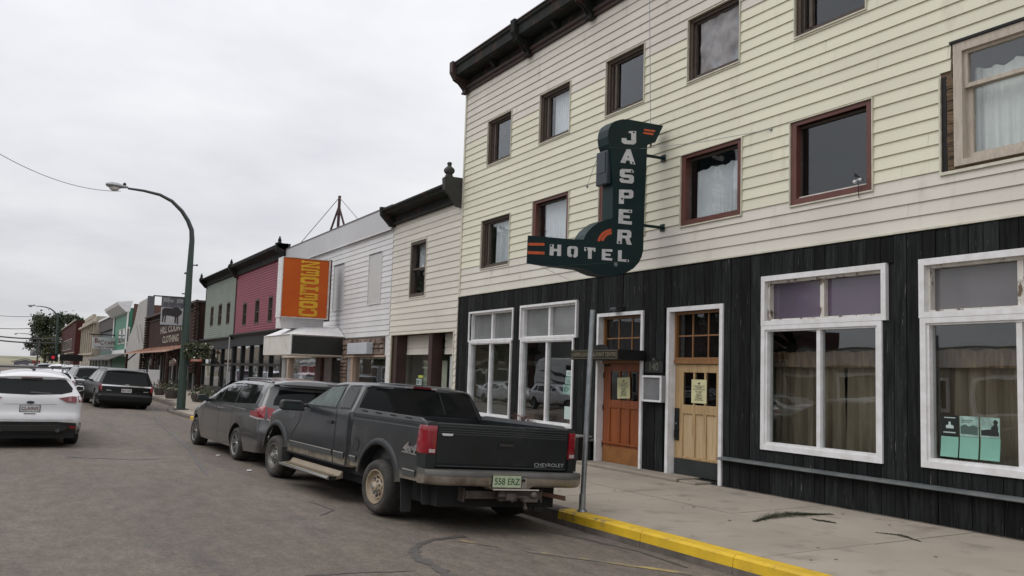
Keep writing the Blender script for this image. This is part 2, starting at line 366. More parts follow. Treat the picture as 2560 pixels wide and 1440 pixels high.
for i,(pp,w) in enumerate([([(1165,1340),(1070,1352),(1035,1370),(1040,1392),(1080,1412),(1120,1440),(1150,1475)],.085),
     ([(1290,1318),(1400,1335),(1480,1352),(1600,1380),(1720,1420)],.05),([(760,1440),(900,1432),(1040,1428)],.018),
     ([(160,1142),(330,1150),(420,1146)],.05),([(960,1040),(975,1046)],.02),([(775,1255),(835,1275),(800,1290)],.018),([(380,1020),(400,1060),(470,1120),(520,1190)],.05)]):
    struct(ribbon(dens(gp(pp),7,.012),w,.004,.5).build('tar_seam',M_tar))
M_fade=mat('faded_yellow_line',(.34,.25,.085),.8,col2=(.12,.104,.09),ns=4,ramp=(.35,.6),coord='World')
for pp,w in [([(1150,1352),(1250,1368)],.07),([(1310,1378),(1420,1392),(1560,1412),(1700,1432),(1790,1446)],.10),([(330,1062),(400,1062),(470,1070)],.10)]:
    struct(ribbon(dens(gp(pp),8,.004),w,.004,.3).build('parking_line',M_fade if pp[0][1]>1200 else mat('faded_white_line',(.20,.185,.175),.8,col2=(.13,.115,.105),ns=3,ramp=(.3,.6),coord='World')))
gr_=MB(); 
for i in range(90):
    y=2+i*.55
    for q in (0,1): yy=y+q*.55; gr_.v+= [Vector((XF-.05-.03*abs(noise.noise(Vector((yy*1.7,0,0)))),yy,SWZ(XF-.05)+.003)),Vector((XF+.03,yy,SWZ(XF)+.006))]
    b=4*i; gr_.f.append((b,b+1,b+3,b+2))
struct(gr_.build('wall_foot_shade_dirt',mat('foot_shade_dirt',(.05,.043,.035),.95,col2=(.12,.10,.085),ns=6,coord='World')))  # mottled grime ribbon, darkened to paint contact shade along the wall foot
sp_=MB()
for i in range(70):
    y=rnd.uniform(3,24); x=rnd.uniform(curbx(y)+.25,XF-.2); r_=rnd.uniform(.008,.022); z=SWZ(x)+.0045; k=rnd.uniform(0,6)
    sp_.add([(x+r_*math.cos(k+t*1.047),y+r_*1.1*math.sin(k+t*1.047),z) for t in range(6)],[(0,1,2,3,4,5)])
stuff(sp_.build('gum_spots',mat('gum_dark',(.15,.13,.105),.9),None,fix=False))
# drain-side dirt and small litter
for px,py in [(545,1140),(623,1178)]:
    x,y=GZ(px,py,0); m=MB(); m.box(-.03,.03,-.05,.05,0,.008); m.v=[Vector((v.x+x+v.y*.3,v.y+y,v.z+.002+abs(v.y)*.1)) for v in m.v]
    tag(m.build('paper_scrap',M_white),'scrap of pale paper lying on the road by the '+('grey minivan' if px<600 else 'front wheel of the black pickup'),'litter')
# ================================================================== facade helpers
def spans(lo,hi,cuts):
    """lo..hi minus the intervals in cuts"""
    o=[(lo,hi)]
    for a,b in cuts:
        n=[]
        for p,q in o:
            if b<=p or a>=q: n.append((p,q)); continue
            if a>p: n.append((p,a))
            if b<q: n.append((b,q))
        o=n
    return [s for s in o if s[1]-s[0]>.015]
def wall_core(m,x0,x1,y0,y1,z0,z1,ops):
    zs=sorted({z0,z1,*[min(max(o[2],z0),z1) for o in ops],*[min(max(o[3],z0),z1) for o in ops]})
    for a,b in zip(zs,zs[1:]):
        if b-a<1e-4: continue
        c=(a+b)/2
        for p,q in spans(y0,y1,[(o[0],o[1]) for o in ops if o[2]<c<o[3]]): m.box(x0,x1,p,q,a,b)
def siding(parent,X,y0,y1,z0,z1,ch,ops,matl,blen=3.9,lap=.020,joined=False,seed=1,name='siding_board'):
    r=random.Random(seed); z=z0; k=0; J=MB(); e_=.006; ops=[(o[0]-e_,o[1]+e_,o[2]-e_,o[3]+e_) for o in ops]; matl_=matl
    def piece(m,a,b,za,zb,zc):
        # profile: foot proud by lap, head flush; zc = foot of the full course
        f=lambda q: X-.004-lap*(1-(q-zc)/ch)
        m.add([(f(za),a,za),(X,a,za),(X,a,zb),(f(zb),a,zb),(f(za),b,za),(X,b,za),(X,b,zb),(f(zb),b,zb)],[(0,3,2,1),(4,5,6,7),(0,1,5,4),(1,2,6,5),(2,3,7,6),(3,0,4,7)])
    while z<z1-.01:
        zt=min(z+ch,z1)
        if callable(matl_): matl=matl_(z)
        js=[]; y=y0-r.uniform(0,blen)
        while y<y1: js.append(y); y+=blen*r.uniform(.8,1.2)
        js=[max(j,y0) for j in js if j+blen>y0]+[y1]
        cz=sorted({z,zt,*[q for o in ops for q in (o[2],o[3]) if z<q<zt]})
        for ja,jb in zip(js,js[1:]):
            if jb-ja<.05: continue
            parts={}
            for za,zb in zip(cz,cz[1:]):
                c=(za+zb)/2
                for a,b in spans(ja+.0015,jb-.0015,[(o[0],o[1]) for o in ops if o[2]<c<o[3]]):
                    parts.setdefault((round(a,3),round(b,3)),[]).append((a,b,za,zb))
            # merge stacked slivers of equal span; each connected plank is an object
            m=MB(); lst=[]
            if len(cz)==2 or not joined:
                # full-height pieces are separate planks
                full=[p for v in parts.values() for p in v]
                if len(cz)==2:
                    for a,b,za,zb in full:
                        if joined: piece(J,a,b,za,zb,z)
                        else: mm=MB(); piece(mm,a,b,za,zb,z); mm.build(name,matl,parent,fix=False)
                else:
                    # notched plank: group pieces that touch
                    grp=[]
                    for p in full:
                        hit=[g for g in grp if any(min(p[1],q[1])-max(p[0],q[0])>0 and (abs(p[2]-q[3])<1e-4 or abs(p[3]-q[2])<1e-4) for q in g)]
                        ng=[p]+[q for g in hit for q in g]; grp=[g for g in grp if g not in hit]+[ng]
                    for g in grp:
                        mm=MB()
                        for a,b,za,zb in g: piece(mm,a,b,za,zb,z)
                        mm.build(name,matl,parent,fix=False)
            else:
                for v in parts.values():
                    for a,b,za,zb in v: piece(J,a,b,za,zb,z)
        z+=ch; k+=1
    if joined: return stuff(J.build('siding_courses',matl,parent,fix=False))
def ring(m,x0,x1,r,w,wb=None,wt=None):
    """rectangular frame round r=(y0,y1,z0,z1), outer edge = r, widths w (sides), wb, wt"""
    y0,y1,z0,z1=r; wb=w if wb is None else wb; wt=w if wt is None else wt
    m.box(x0,x1,y0,y0+w,z0,z1); m.box(x0,x1,y1-w,y1,z0,z1)
    m.box(x0,x1,y0+w,y1-w,z0,z0+wb); m.box(x0,x1,y0+w,y1-w,z1-wt,z1)
def curtain(m,X,y0,y1,z0,z1,amp=.02,per=.12,seed=0,topwave=0.0,n=None):
    r=random.Random(seed); n=n or max(8,int((y1-y0)/per*6)); ph=r.uniform(0,6); nz=6; base=len(m.v)
    for j in range(nz+1):
        for i in range(n+1):
            y=y0+(y1-y0)*i/n; t=j/nz
            w=math.sin(2*PI*(y/per)+ph+1.9*math.sin(y*5+ph)+.5*t*math.sin(y*3+ph))*amp*(1.2-.6*t)*(.65+.35*math.sin(y*7+ph*2))+.3*amp*math.sin(2*PI*y/per*2.3+t*2)
            z=z0+(z1-z0)*t
            if j==nz: z+=topwave*math.sin(y*9+ph)*math.sin(y*23)
            m.v.append(Vector((X+w,y,z)))
    for j in range(nz):
        for i in range(n): a=base+j*(n+1)+i; m.f.append((a,a+1,a+n+2,a+n+1))
    return m

# ================================================================== HOTEL
HY0,HY1=2.2,17.30; ZB=PX(1152,740)[1]; ZB=3.02; ZTOP=7.33
hotel=thing('hotel_building','large three storey hotel with cream siding above a black boarded ground floor and dark cornice','building',(XF,HY1,0))
W3=[rect((1224,311),(1282.5,286),(1277.5,395),(1219,420)),rect((1354.5,238),(1430,202),(1425,332),(1349.4,361.6)),rect((1519.7,153.6),(1615.8,105),(1610.7,247),(1515.8,287.7)),
    rect((1724.4,44),(1852.4,-20),(1852.4,153),(1722,202)),rect((1991,-96),(2167,-190),(2167,26),(1991,93))]
zt=sum(w[3] for w in W3[:4])/4; zb=sum(w[2] for w in W3)/5
W3=[(w[0],w[1],zb,zt) for w in W3]
V1=rect((1206,553),(1278,534.5),(1273.5,660),(1203.9,672.8)); V3=rect((1706.7,389),(1857.8,346.7),(1855.6,540),(1703.6,564)); V4=rect((1980,306.7),(2183.6,249),(2184.4,476.4),(1978.7,514.7))
V2=rect((1334.8,511.6),(1425,485),(1421,650),(1331,670)); V2=(V2[0],V2[1],V3[2],V3[3])
V2b=rect((1501,440),(1617,400),(1614,600),(1498,630)); V2b=(V2b[0],V2b[1],V3[2],V3[3])
V5o=(PX(2560,400)[0]-1.3,PX(2352,300,XF-.02)[0],PX(2357,433)[1],PX(2357,185)[1])     # ragged opening
V5=(V5o[0]+.05,PX(2382,300)[0],PX(2382,422)[1]+.01,PX(2382,115)[1])
print('W3',W3[0],'V4',V4,'V5',V5,V5o,'ZB',PX(1152,740),PX(2560,533),PX(1165,235))
ops=W3+[V1,V2,V2b,V3,V4]
V5all=(V5o[0],V5[1]+.0,V5o[2],V5[3]+.05)
core=MB(); X0=XF; wall_core(core,X0,X0+.16,HY0,HY1,ZB,7.9,ops+[V5])
core.build('upper_wall',mat('old_sheathing',(.10,.07,.045),.9,col2=(.19,.13,.08),ns=8,stretch=(1,1,9),bump=.5,bs=30,coord='World'),hotel,fix=False)
# stepped, torn edge of the siding at the big window
V5=(V5[0],PX(2384,300,XF-.035)[0],V5[2],V5[3]); Y5=V5[1]; r5=[(V5o[0],V5o[1],V5o[2],V5o[3]),(V5o[0],Y5+.035,V5o[3],V5o[3]+.28),(V5o[0],Y5+.0,V5o[3]+.28,V5[3]+.03)]
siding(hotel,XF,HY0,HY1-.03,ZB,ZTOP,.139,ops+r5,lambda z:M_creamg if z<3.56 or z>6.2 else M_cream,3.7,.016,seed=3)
m=MB(); m.box(XF-.032,XF,HY1-.03,HY1+.03,ZB,ZTOP); m.build('corner_trim',M_trimc,hotel)
m=MB(); m.box(XF-.03,XF-.026,V5o[1]-.0,V5o[1]+.018,V5o[2],V5o[3]-.03); m.box(XF-.034,XF-.012,V5o[0],V5o[1]+.018,V5o[2]-.03,V5o[2]); m.build('trim_channel',M_trimc,hotel)
# old boards showing beside the big window
M_raw=mat('bare_weathered_wood',(.20,.13,.075),.9,col2=(.09,.055,.03),ns=4,stretch=(1,1,14),bump=.6,bs=30,rv=.3,coord='World',dirt=((.03,.02,.015),9,.5,.65))
z=V5o[2]+.01
while z<V5[3]:
    h=rnd.uniform(.10,.15); m=MB(); e=V5o[1]-.058 if z+h<V5o[3] else Y5+.028
    m.box(XF-.012,XF-.001,Y5+.004,e-rnd.uniform(0,.012),z+.005,z+h-.004); m.build('bare_board',M_raw,hotel); z+=h
m=MB(); m.box(XF-.006,XF-.001,V5o[1]-.055,V5o[1]-.002,V5o[2],V5o[3]-.04); m.build('tar_paper_strip',M_black,hotel)
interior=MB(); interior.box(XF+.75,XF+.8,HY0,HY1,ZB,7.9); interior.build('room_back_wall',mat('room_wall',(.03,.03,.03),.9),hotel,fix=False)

def upper_window(r,style,seed):
    y0,y1,z0,z1=r; dp=.13
    f=MB()
    ring(f,XF+.02,XF+dp,r,.05,.045,.05)                       # reveal lining
    wf=hotelwin=None
    ww=(y1-y0); j=.16*ww if style.get('jamb',1) else .03
    inner=(y0+.05,y1-.05,z0+.045,z1-.05)
    sash=MB(); ring(sash,XF+.06,XF+.11,inner,.03,.04,.03)
    if style.get('slider',1): sash.box(XF+.05,XF+.10,inner[1]-.10*ww-.05,inner[1]-.10*ww,inner[2]+.04,inner[3]-.03)
    w=f.build('window',style['frame'],hotel); sash.build('sash',style.get('sash',M_frame),w)
    p=MB(); p.box(XF+.088,XF+.092,inner[0]+.02,inner[1]-.02,inner[2]+.03,inner[3]-.02); p.build('pane',style.get('glass',M_glassup),w,fix=False)
    if style['curt']:
        c=MB(); a,b,top=style['curt']; Y=lambda t:inner[1]-(inner[1]-inner[0])*t
        curtain(c,XF+.17,Y(b),Y(a),inner[2]+.03,inner[2]+(inner[3]-inner[2])*top,.014,.09,seed,topwave=.02 if top<.95 else 0)
        c.build('curtain',M_curt,w,smooth=70,fix=False)
    t=MB(); ring(t,XF-.034,XF+.0,(y0-.012,y1+.012,z0-.016,z1+.012),.012+.0,.016,.012)
    t.build('trim',M_trimc,w)
    if style.get('casing'):
        c=MB(); ring(c,XF-.012,XF+.06,(y0,y1,z0,z1),.085,.075,.05); c.build('casing',style['casing'],w)
    return w
D=dict(frame=M_frame,curt=None)
M_plastic=mat('clouded_plastic',(.27,.26,.265),.35,col2=(.12,.105,.11),ns=2.2,ramp=(.4,.7),bump=.25,bs=5)
upper_window(W3[0],dict(D),1)
upper_window(W3[1],dict(D,curt=(.2,1,1)),2)
upper_window(W3[2],dict(D),3)
w4=upper_window(W3[3],dict(D,slider=0),4)
y0,y1,z0,z1=W3[3]; m=MB(); 
n=26
for j in range(n+1):
    for i in range(n+1):
        y=y0+.06+(y1-y0-.22)*i/n; z=z0+.06+(z1-z0-.12)*j/n
        m.v.append(Vector((XF+.08+.022*noise.noise(Vector((y*5+z*3,z*4-y*3,1)))+.006*noise.noise(Vector((y*16,z*9,1))),y,z)))
m.f=[(j*(n+1)+i,j*(n+1)+i+1,(j+1)*(n+1)+i+1,(j+1)*(n+1)+i) for j in range(n) for i in range(n)]
m.build('plastic_sheet',M_plastic,w4,smooth=60,fix=False)
upper_window(W3[4],dict(D),5)
upper_window(V1,dict(D,curt=(.22,1,.97),slider=1),6)
B=dict(frame=M_brown,casing=M_brown,sash=M_frame,slider=0)
upper_window(V2,dict(B,curt=(.1,1,1)),7)
upper_window(V2b,dict(B,curt=(0,1,1)),8)
upper_window(V3,dict(B,curt=(.06,.97,.82)),9)
w=upper_window(V4,dict(B,curt=None),10)
# worn sill and the broken lamp bracket
m=MB(); m.box(XF+.03,XF+.062,V4[0]+.09,V4[1]-.09,V4[2]+.076,V4[2]+.10); m.build('sill',M_whitepeel,w)
X,Z=PX(2157,455); lf=thing('flood_lamp','small broken bare-bulb lamp hung at the lower corner of the dark brown-framed window','lamp',(XF-.05,X,Z))
m=MB(); m.tube([(XF-.0,X,Z+.02),(XF-.06,X,Z+.03),(XF-.08,X+.02,Z)],.010,6); m.build('bracket',M_steel,lf)
m=MB(); m.ball((XF-.09,X+.03,Z-.005),.022); m.ball((XF-.08,X-.035,Z+.01),.018); m.build('bulb',mat('bulb',(.6,.6,.62),.2),lf,smooth=60)
m=MB(); m.prism([(X-.02,Z+.03),(X+.06,Z+.06),(X+.05,Z+.10),(X-.01,Z+.05)],'x',XF-.07,XF-.06); m.build('shade',M_black,lf)
m=MB(); m.tube([(XF-.04,X+.02,Z-.02),(XF-.035,X+.03,Z-.10),(XF-.035,X+.02,Z-.18)],.004,5); m.build('cable',M_black,lf)
# big window
y0,y1,z0,z1=V5; M_tan=mat('bare_tan_frame',(.50,.44,.365),.7,col2=(.40,.345,.285),ns=9,stretch=(3,3,.6),bump=.4,bs=40,dirt=((.10,.07,.05),14,.66,.76))
f=MB(); ring(f,XF-.035,XF+.08,(y0,y1,z0,z1),.095,.06,.09); w=f.build('window',M_tan,hotel)
s=MB(); i1=(y0+.095,y1-.095,z0+.06,z1-.09); zm=PX(2420,215)[1]; ring(s,XF+.0,XF+.05,(i1[0],i1[1],zm-.01,i1[3]),.04,.04,.03); ring(s,XF+.045,XF+.09,(i1[0],i1[1],i1[2],zm+.01),.055,.06,.02); s.build('sash',M_tan,w)
p=MB(); p.box(XF+.024,XF+.028,i1[0]+.02,i1[1]-.02,zm+.02,i1[3]-.01); p.box(XF+.066,XF+.07,i1[0]+.03,i1[1]-.03,i1[2]+.03,zm); p.build('pane',M_glass,w,fix=False)
c=MB(); curtain(c,XF+.17,i1[0],i1[1],i1[2],i1[3]-.17,.018,.13,5,topwave=.03); c.build('curtain',M_curt,w,smooth=70,fix=False)
m=MB(); m.box(XF-.05,XF-.0,V5o[0],Y5+.03,V5[3]+.004,V5[3]+.03); m.build('flashing_gap',M_black,hotel)

# ---- cornice
cx=[(XF,7.33),(XF-.06,7.33),(XF-.06,7.40),(XF-.10,7.42),(XF-.10,7.47),(XF-.05,7.49),(XF-.05,7.60),(XF-.30,7.66),(XF-.34,7.66),(XF-.36,7.86),(XF-.42,7.90),(XF-.42,7.96),(XF+.1,7.98)]
m=MB(); m.prism([(XF,7.33),(XF-.05,7.33),(XF-.05,7.385),(XF-.085,7.40),(XF-.085,7.455),(XF,7.47)],'y',HY0,HY1+.02); m.build('cornice_moulding',M_rust,hotel)
m=MB(); m.prism([(XF,7.471),(XF-.03,7.471),(XF-.03,7.62),(XF,7.62)],'y',HY0,HY1); m.build('frieze_board',M_cornice,hotel)
m=MB(); m.prism([(XF,7.621),(XF-.27,7.621),(XF-.33,7.64),(XF-.335,7.80),(XF-.37,7.83),(XF-.37,7.88),(XF+.1,7.90)],'y',HY0,HY1+.03); m.build('cornice',M_cornice,hotel)
m=MB(); m.box(XF-.39,XF+.1,HY0,HY1+.04,7.881,7.905); m.build('cornice_cap',M_rust,hotel)
for y in (HY1-.02,14.55,12.43,10.3,8.2,6.1,4.0):
    m=MB(); a,b=y-.075,y+.075
    m.prism([(XF-.001,7.34),(XF-.10,7.34),(XF-.13,7.42),(XF-.22,7.52),(XF-.345,7.58),(XF-.42,7.70),(XF-.425,7.93),(XF-.001,7.93)],'y',a,b); 
    m.prism([(XF-.02,7.30),(XF-.12,7.30),(XF-.12,7.338),(XF-.02,7.338)],'y',a-.02,b+.02)
    for k in (-.035,.035): m.prism([(XF-.12,7.40),(XF-.135,7.39),(XF-.23,7.49),(XF-.35,7.55),(XF-.352,7.575),(XF-.22,7.52)],'y',y+k-.018,y+k+.018)
    m.build('cornice_bracket',M_cornice if y<17 else M_rust,hotel)
for y in (15.9,13.5,11.3,9.2,7.1,5.0):
    m=MB(); m.prism([(XF-.031,7.48),(XF-.09,7.48),(XF-.20,7.58),(XF-.20,7.62),(XF-.031,7.62)],'y',y-.04,y+.04); m.build('small_bracket',M_cornice,hotel)
m=MB(); m.box(XF,XF+9,HY0,HY1,7.7,7.88); m.build('roof',M_black,hotel)
m=MB(); m.box(XF+.17,XF+9,HY1-.05,HY1-.02,.1,7.7); m.build('side_wall',M_cream,hotel)

# ---- ground floor
def G(pts,dz=0): return rect(*pts)
G1t=G([(1177.5,781),(1289,769),(1285.7,851.7),(1174.9,855.7)]); G1=G([(1176,857),(1284,852),(1275,1045),(1172,1040)]); G1=(G1[0],G1[1],G1[2],G1t[2]-.002)
G2t=G([(1306,765.5),(1450,749),(1444,844),(1303,850)]); G2=G([(1306,852),(1441,846),(1432,1071),(1299,1056)]); G2=(G2[0],G2[1],G2[2],G2t[2]-.002)
G3t=G([(1911,693.6),(2223,656.6),(2221,800.5),(1908.5,815.4)]); G3=G([(1911,819),(2215.8,803),(2209,1156),(1906,1125)]); G3=(G3[0]+.0,G3[1],G3[2],G3t[2]-.002)
YL=PX(2304,700)[0]; ww=G3t[1]-G3t[0]; G4t=(YL-ww*1.22,YL,PX(2306,796)[1],PX(2302.6,650)[1]); G4=(G4t[0]+.02,PX(2309,1000)[0],PX(2309,1167)[1],G4t[2]-.002)
DA=rect((1501,785),(1614.7,776.5),(1608,1174),(1490,1157)); DB=rect((1674.4,769.5),(1816.8,760),(1808,1207),(1669,1184.4))
print('G1',G1t,G1,'\nG2',G2t,G2,'\nG3',G3t,G3,'\nG4',G4t,G4,'\nDA',DA,'\nDB',DB)
ZF=.10; DA=(DA[0],DA[1],ZF+.04,DA[3]); DB=(DB[0],DB[1],ZF+.04,DB[3])
allops=[G1t,G1,G2t,G2,G3t,G3,G4t,G4,DA,DB]
shrink=lambda o,d=.03:(o[0]+d,o[1]-d,o[2]+d,o[3]-d)
core=MB(); wall_core(core,XF+.003,XF+.10,HY0,HY1,ZF,ZB+.0,[(G1t[0],G1t[1],G1[2],G1t[3]),(G2t[0],G2t[1],G2[2],G2t[3]),(G3t[0],G3t[1],G3[2],G3t[3]),(G4t[0],G4t[1],G4[2],G4t[3]),DA,DB])
core.build('ground_floor_wall',M_black,hotel,fix=False)
# vertical black boards
y=HY0; k=0; r=random.Random(11); zled=.47
def boardpiece(a,b,z0,z1,x):
    m=MB(); m.box(x,XF+.001,a,b,z0,z1); return m.build('wall_board',M_board,hotel,fix=False)
while y<HY1-.01:
    w=r.uniform(.15,.20); a,b=y+.004,min(y+w,HY1)-.004; y+=w
    if b-a<.02: continue
    c=(a+b)/2; cuts=[(o[2],o[3]) for o in allops if o[0]-.02<c<o[1]+.02]
    cuts+= [(zled-.012,zled+.012)] if (c<DB[0] or c>DA[1]) else []
    x=XF-.022-r.uniform(0,.008)
    zt=ZB-.03-r.uniform(0,.02)
    for p,q in spans(ZF+r.uniform(0,.02),zt,cuts): boardpiece(a,b,p,q,x)
m=MB(); m.box(XF-.04,XF+.0,HY0,HY1+.02,ZB-.022,ZB-.001); m.build('starter_trim',M_trimc,hotel)

def shop_window(rt,rb,M,seed,split=.5,tr_mat=None,peel=False,curt=None,tw=.045):
    y0,y1=rb[0],rb[1]
    f=MB(); ring(f,XF-.05,XF-.0,rt,tw,tw*.9,tw); ring(f,XF-.048,XF-.0,rb,tw,tw,tw*.8)
    w=f.build('window',M,hotel)
    # transom lights set back
    a=(rt[0]+tw,rt[1]-tw,rt[2]+tw*.9,rt[3]-tw); mf=MB(); ring(mf,XF+.0,XF+.09,a,.035,.02,.03)
    mid=a[1]-(a[1]-a[0])*split; mf.box(XF+.01,XF+.09,mid-.03,mid+.03,a[2]+.02,a[3]-.03); mf.build('transom_frame',M_whitepeel if peel else M_white,w)
    for p,q in ((a[0]+.035,mid-.03),(mid+.03,a[1]-.035)):
        g=MB(); g.box(XF+.07,XF+.075,p,q,a[2]+.02,a[3]-.03); g.build('transom_pane',tr_mat,w,fix=False)
    b=(rb[0]+tw,rb[1]-tw,rb[2]+tw,rb[3]-tw*.8); mf=MB(); ring(mf,XF-.03,XF+.06,b,.03,.03,.02)
    mid=b[1]-(b[1]-b[0])*split; mf.box(XF-.02,XF+.05,mid-.028,mid+.028,b[2]+.03,b[3]-.02); mf.build('sash',M_white,w)
    for p,q in ((b[0]+.03,mid-.028),(mid+.028,b[1]-.03)):
        g=MB(); g.box(XF+.02,XF+.024,p,q,b[2]+.03,b[3]-.02); g.build('pane',M_glass,w,fix=False)
    if curt: curt(w,b)
    return w,b,mid
M_lilac=mat('lilac_transom_film',(.115,.085,.135),.12,col2=(.085,.08,.095),ns=1.5,coat=.5)
M_greyfilm=mat('grey_transom_film',(.20,.205,.205),.15,col2=(.16,.165,.165),ns=1.5,coat=.4)
M_greyfilm2=mat('dull_grey_transom_film',(.14,.135,.14),.15,col2=(.11,.105,.11),ns=1.5,coat=.4)
M_drape=mat('tan_drape',(.25,.205,.145),.9,col2=(.14,.105,.075),ns=2,stretch=(1,3,.3),coord='World')
M_drape2=mat('brown_valance',(.13,.075,.05),.9,col2=(.24,.17,.10),ns=6,stretch=(1,3,.6),coord='World')
def drapes(seed):
    def f(w,b):
        y0,y1,z0,z1=b; r=random.Random(seed)
        zc=z1-.20*(z1-z0)
        for p,q in ((y0-.15,y0+(y1-y0)*.46),(y0+(y1-y0)*.49,y1+.75)):
            c=MB(); curtain(c,XF+.36,p,q,z0-.05,zc,.055,.23,seed+int(p*10)); c.build('drape',M_drape,w,smooth=70,fix=False)
        c=MB(); curtain(c,XF+.27,y0-.1,y1+.6,zc-.16,zc+.02,.03,.17,seed+3,topwave=.015); c.build('valance',M_drape2,w,smooth=70,fix=False)
    return f
shop_window(G1t,G1,M_white,1,tr_mat=M_greyfilm,tw=.035)
w2,b2,mid2=shop_window(G2t,G2,M_white,2,tr_mat=M_greyfilm,tw=.04)
shop_window(G3t,G3,M_white,3,tr_mat=M_lilac,peel=True,curt=drapes(3),tw=.062)
w4,b4,mid4=shop_window(G4t,G4,M_white,4,split=.46,tr_mat=M_greyfilm2,peel=True,curt=drapes(9),tw=.065)
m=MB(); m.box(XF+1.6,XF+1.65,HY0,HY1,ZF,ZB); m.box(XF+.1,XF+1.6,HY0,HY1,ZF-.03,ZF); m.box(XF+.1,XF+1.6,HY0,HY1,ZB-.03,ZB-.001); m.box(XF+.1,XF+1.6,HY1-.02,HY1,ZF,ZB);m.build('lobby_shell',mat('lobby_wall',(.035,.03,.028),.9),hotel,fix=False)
m=MB(); m.box(XF+.5,XF+1.1,14.9,15.8,ZF,.75); m.box(XF+.4,XF+.9,13.2,13.6,ZF,.9); m.build('lobby_counter',mat('counter_wood',(.10,.06,.04),.6),hotel)
# posters and slips in the right hand window, stickers in the other
def slip(name,px,label,mt,X=XF+.012,th=.003,curl=.0,lines=None,cat='poster',par=None,group=None):
    (x0,y0),(x1,y1)=px; a=PX(x0,y0,X);b=PX(x1,y1,X); YY0,YY1=b[0],a[0]; Z0,Z1=PX((x0+x1)/2,y1,X)[1],PX((x0+x1)/2,y0,X)[1]
    m=MB(); n=5
    for j in range(n+1):
        t=j/n; xx=X-curl*(1-t)**2
        for y in (YY0,YY1): m.v.append(Vector((xx,y+curl*.4*(1-t),Z0+(Z1-Z0)*t)))
        for y in (YY0,YY1): m.v.append(Vector((xx+th,y+curl*.4*(1-t),Z0+(Z1-Z0)*t)))
    for j in range(n):
        a4=4*j; m.f+=[(a4,a4+1,a4+5,a4+4),(a4+2,a4+6,a4+7,a4+3),(a4,a4+4,a4+6,a4+2),(a4+1,a4+3,a4+7,a4+5)]
    m.f+=[(0,2,3,1),(4*n,4*n+1,4*n+3,4*n+2)]
    o=m.build(name,mt,None)
    if label: tag(o,label,cat,group)
    return o,(YY0,YY1,Z0,Z1)
M_mint=mat('mint_paper',(.17,.38,.30),.7,col2=(.2,.42,.34),ns=3)
M_mintp=mat('mint_photo_print',(.33,.50,.44),.6,col2=(.16,.25,.22),ns=9)
M_bwp=mat('dark_photo_print',(.01,.012,.012),.4,col2=(.015,.02,.02),ns=5)
M_ink=mat('black_ink',(.012,.014,.014),.6)
M_pale=mat('pale_print',(.45,.55,.52),.6)
def figure(o,r,polys,mt,name):
    y0,y1,z0,z1=r; x=XF+.0105
    m=MB()
    for k,pl in enumerate(polys): m.prism([(y1-(y1-y0)*u,z0+(z1-z0)*v) for u,v in pl],'x',x-.0003*k,x+.001-.0003*k)
    q=m.build(name,mt,o,fix=False)
o,r=slip('poster',((2352,1038),(2396,1088)),'black poster with a pale figure, left of the three posters in the right shop window',M_bwp)
figure(o,r,[[(.3,.35),(.75,.35),(.72,.5),(.58,.52),(.56,.68),(.46,.68),(.44,.52),(.3,.5)],[(.2,.86),(.85,.86),(.85,.90),(.2,.90)],[(.15,.12),(.85,.12),(.85,.17),(.15,.17)]],M_pale,'printed_figure')
o,r=slip('poster',((2399,1041),(2447,1092)),'pale green poster with a dark landscape photo, middle of the three window posters',M_mintp)
figure(o,r,[[(.05,.12),(.95,.12),(.95,.5),(.7,.58),(.5,.5),(.3,.6),(.05,.5)],[(.1,.78),(.7,.78),(.7,.81),(.1,.81)],[(.1,.7),(.55,.7),(.55,.73),(.1,.73)]],mat('grey_print',(.06,.10,.09),.6),'printed_landscape')
o,r=slip('poster',((2450,1044),(2500,1095)),'pale green poster with a dark standing figure, right of the three window posters',M_mintp)
figure(o,r,[[(.05,.1),(.95,.1),(.95,.3),(.5,.42),(.05,.35)],[(.62,.1),(.9,.1),(.92,.5),(.86,.68),(.93,.78),(.8,.92),(.66,.8),(.72,.66),(.55,.5)]],M_ink,'printed_figure')
for i,(a,b) in enumerate([((2353,1091),(2397,1142)),((2400,1093),(2448,1147)),((2452,1096),(2502,1152))]):
    slip('leaflet',(a,b),['plain mint green sheet under the black poster in the shop window','plain mint green sheet under the landscape poster in the shop window','plain mint green sheet under the poster of a standing figure'][i],M_mint,curl=.012,cat='sheet of paper',group='mint sheets in the shop window')
slip('leaflet',((2552,1116),(2575,1158)),'pale sheet of paper at the foot of the window, at the right edge',M_pale,cat='sheet of paper')
for i,(a,b,mt) in enumerate([((1416,926),(1429,941),M_pale),((1413,943),(1428,961),M_mintp),((1408,962),(1426,986),M_mintp),((1411,1016),(1425,1048),M_pale)]):
    o,r=slip('sticker',(a,b),['topmost small pale sticker in the window beside the orange door','pale green sticker between two others in the window beside the orange door','largest pale green sticker with a dark emblem in the window beside the orange door','white notice low in the window beside the orange door'][i],mt,cat='sticker')
    if i==2: figure(o,r,[[(.1,.3),(.5,.3),(.5,.42),(.25,.42),(.25,.6),(.5,.6),(.5,.72),(.1,.72)],[(.6,.3),(.68,.3),(.68,.48),(.85,.48),(.85,.56),(.68,.56),(.68,.65),(.88,.65),(.88,.72),(.6,.72)]],mat('dark_green_ink',(.02,.10,.08),.6),'printed_emblem')
    if i<2: figure(o,r,[[(.2,.35),(.8,.35),(.8,.45),(.2,.45)],[(.3,.55),(.7,.55),(.5,.75)]],M_steel,'printed_emblem')

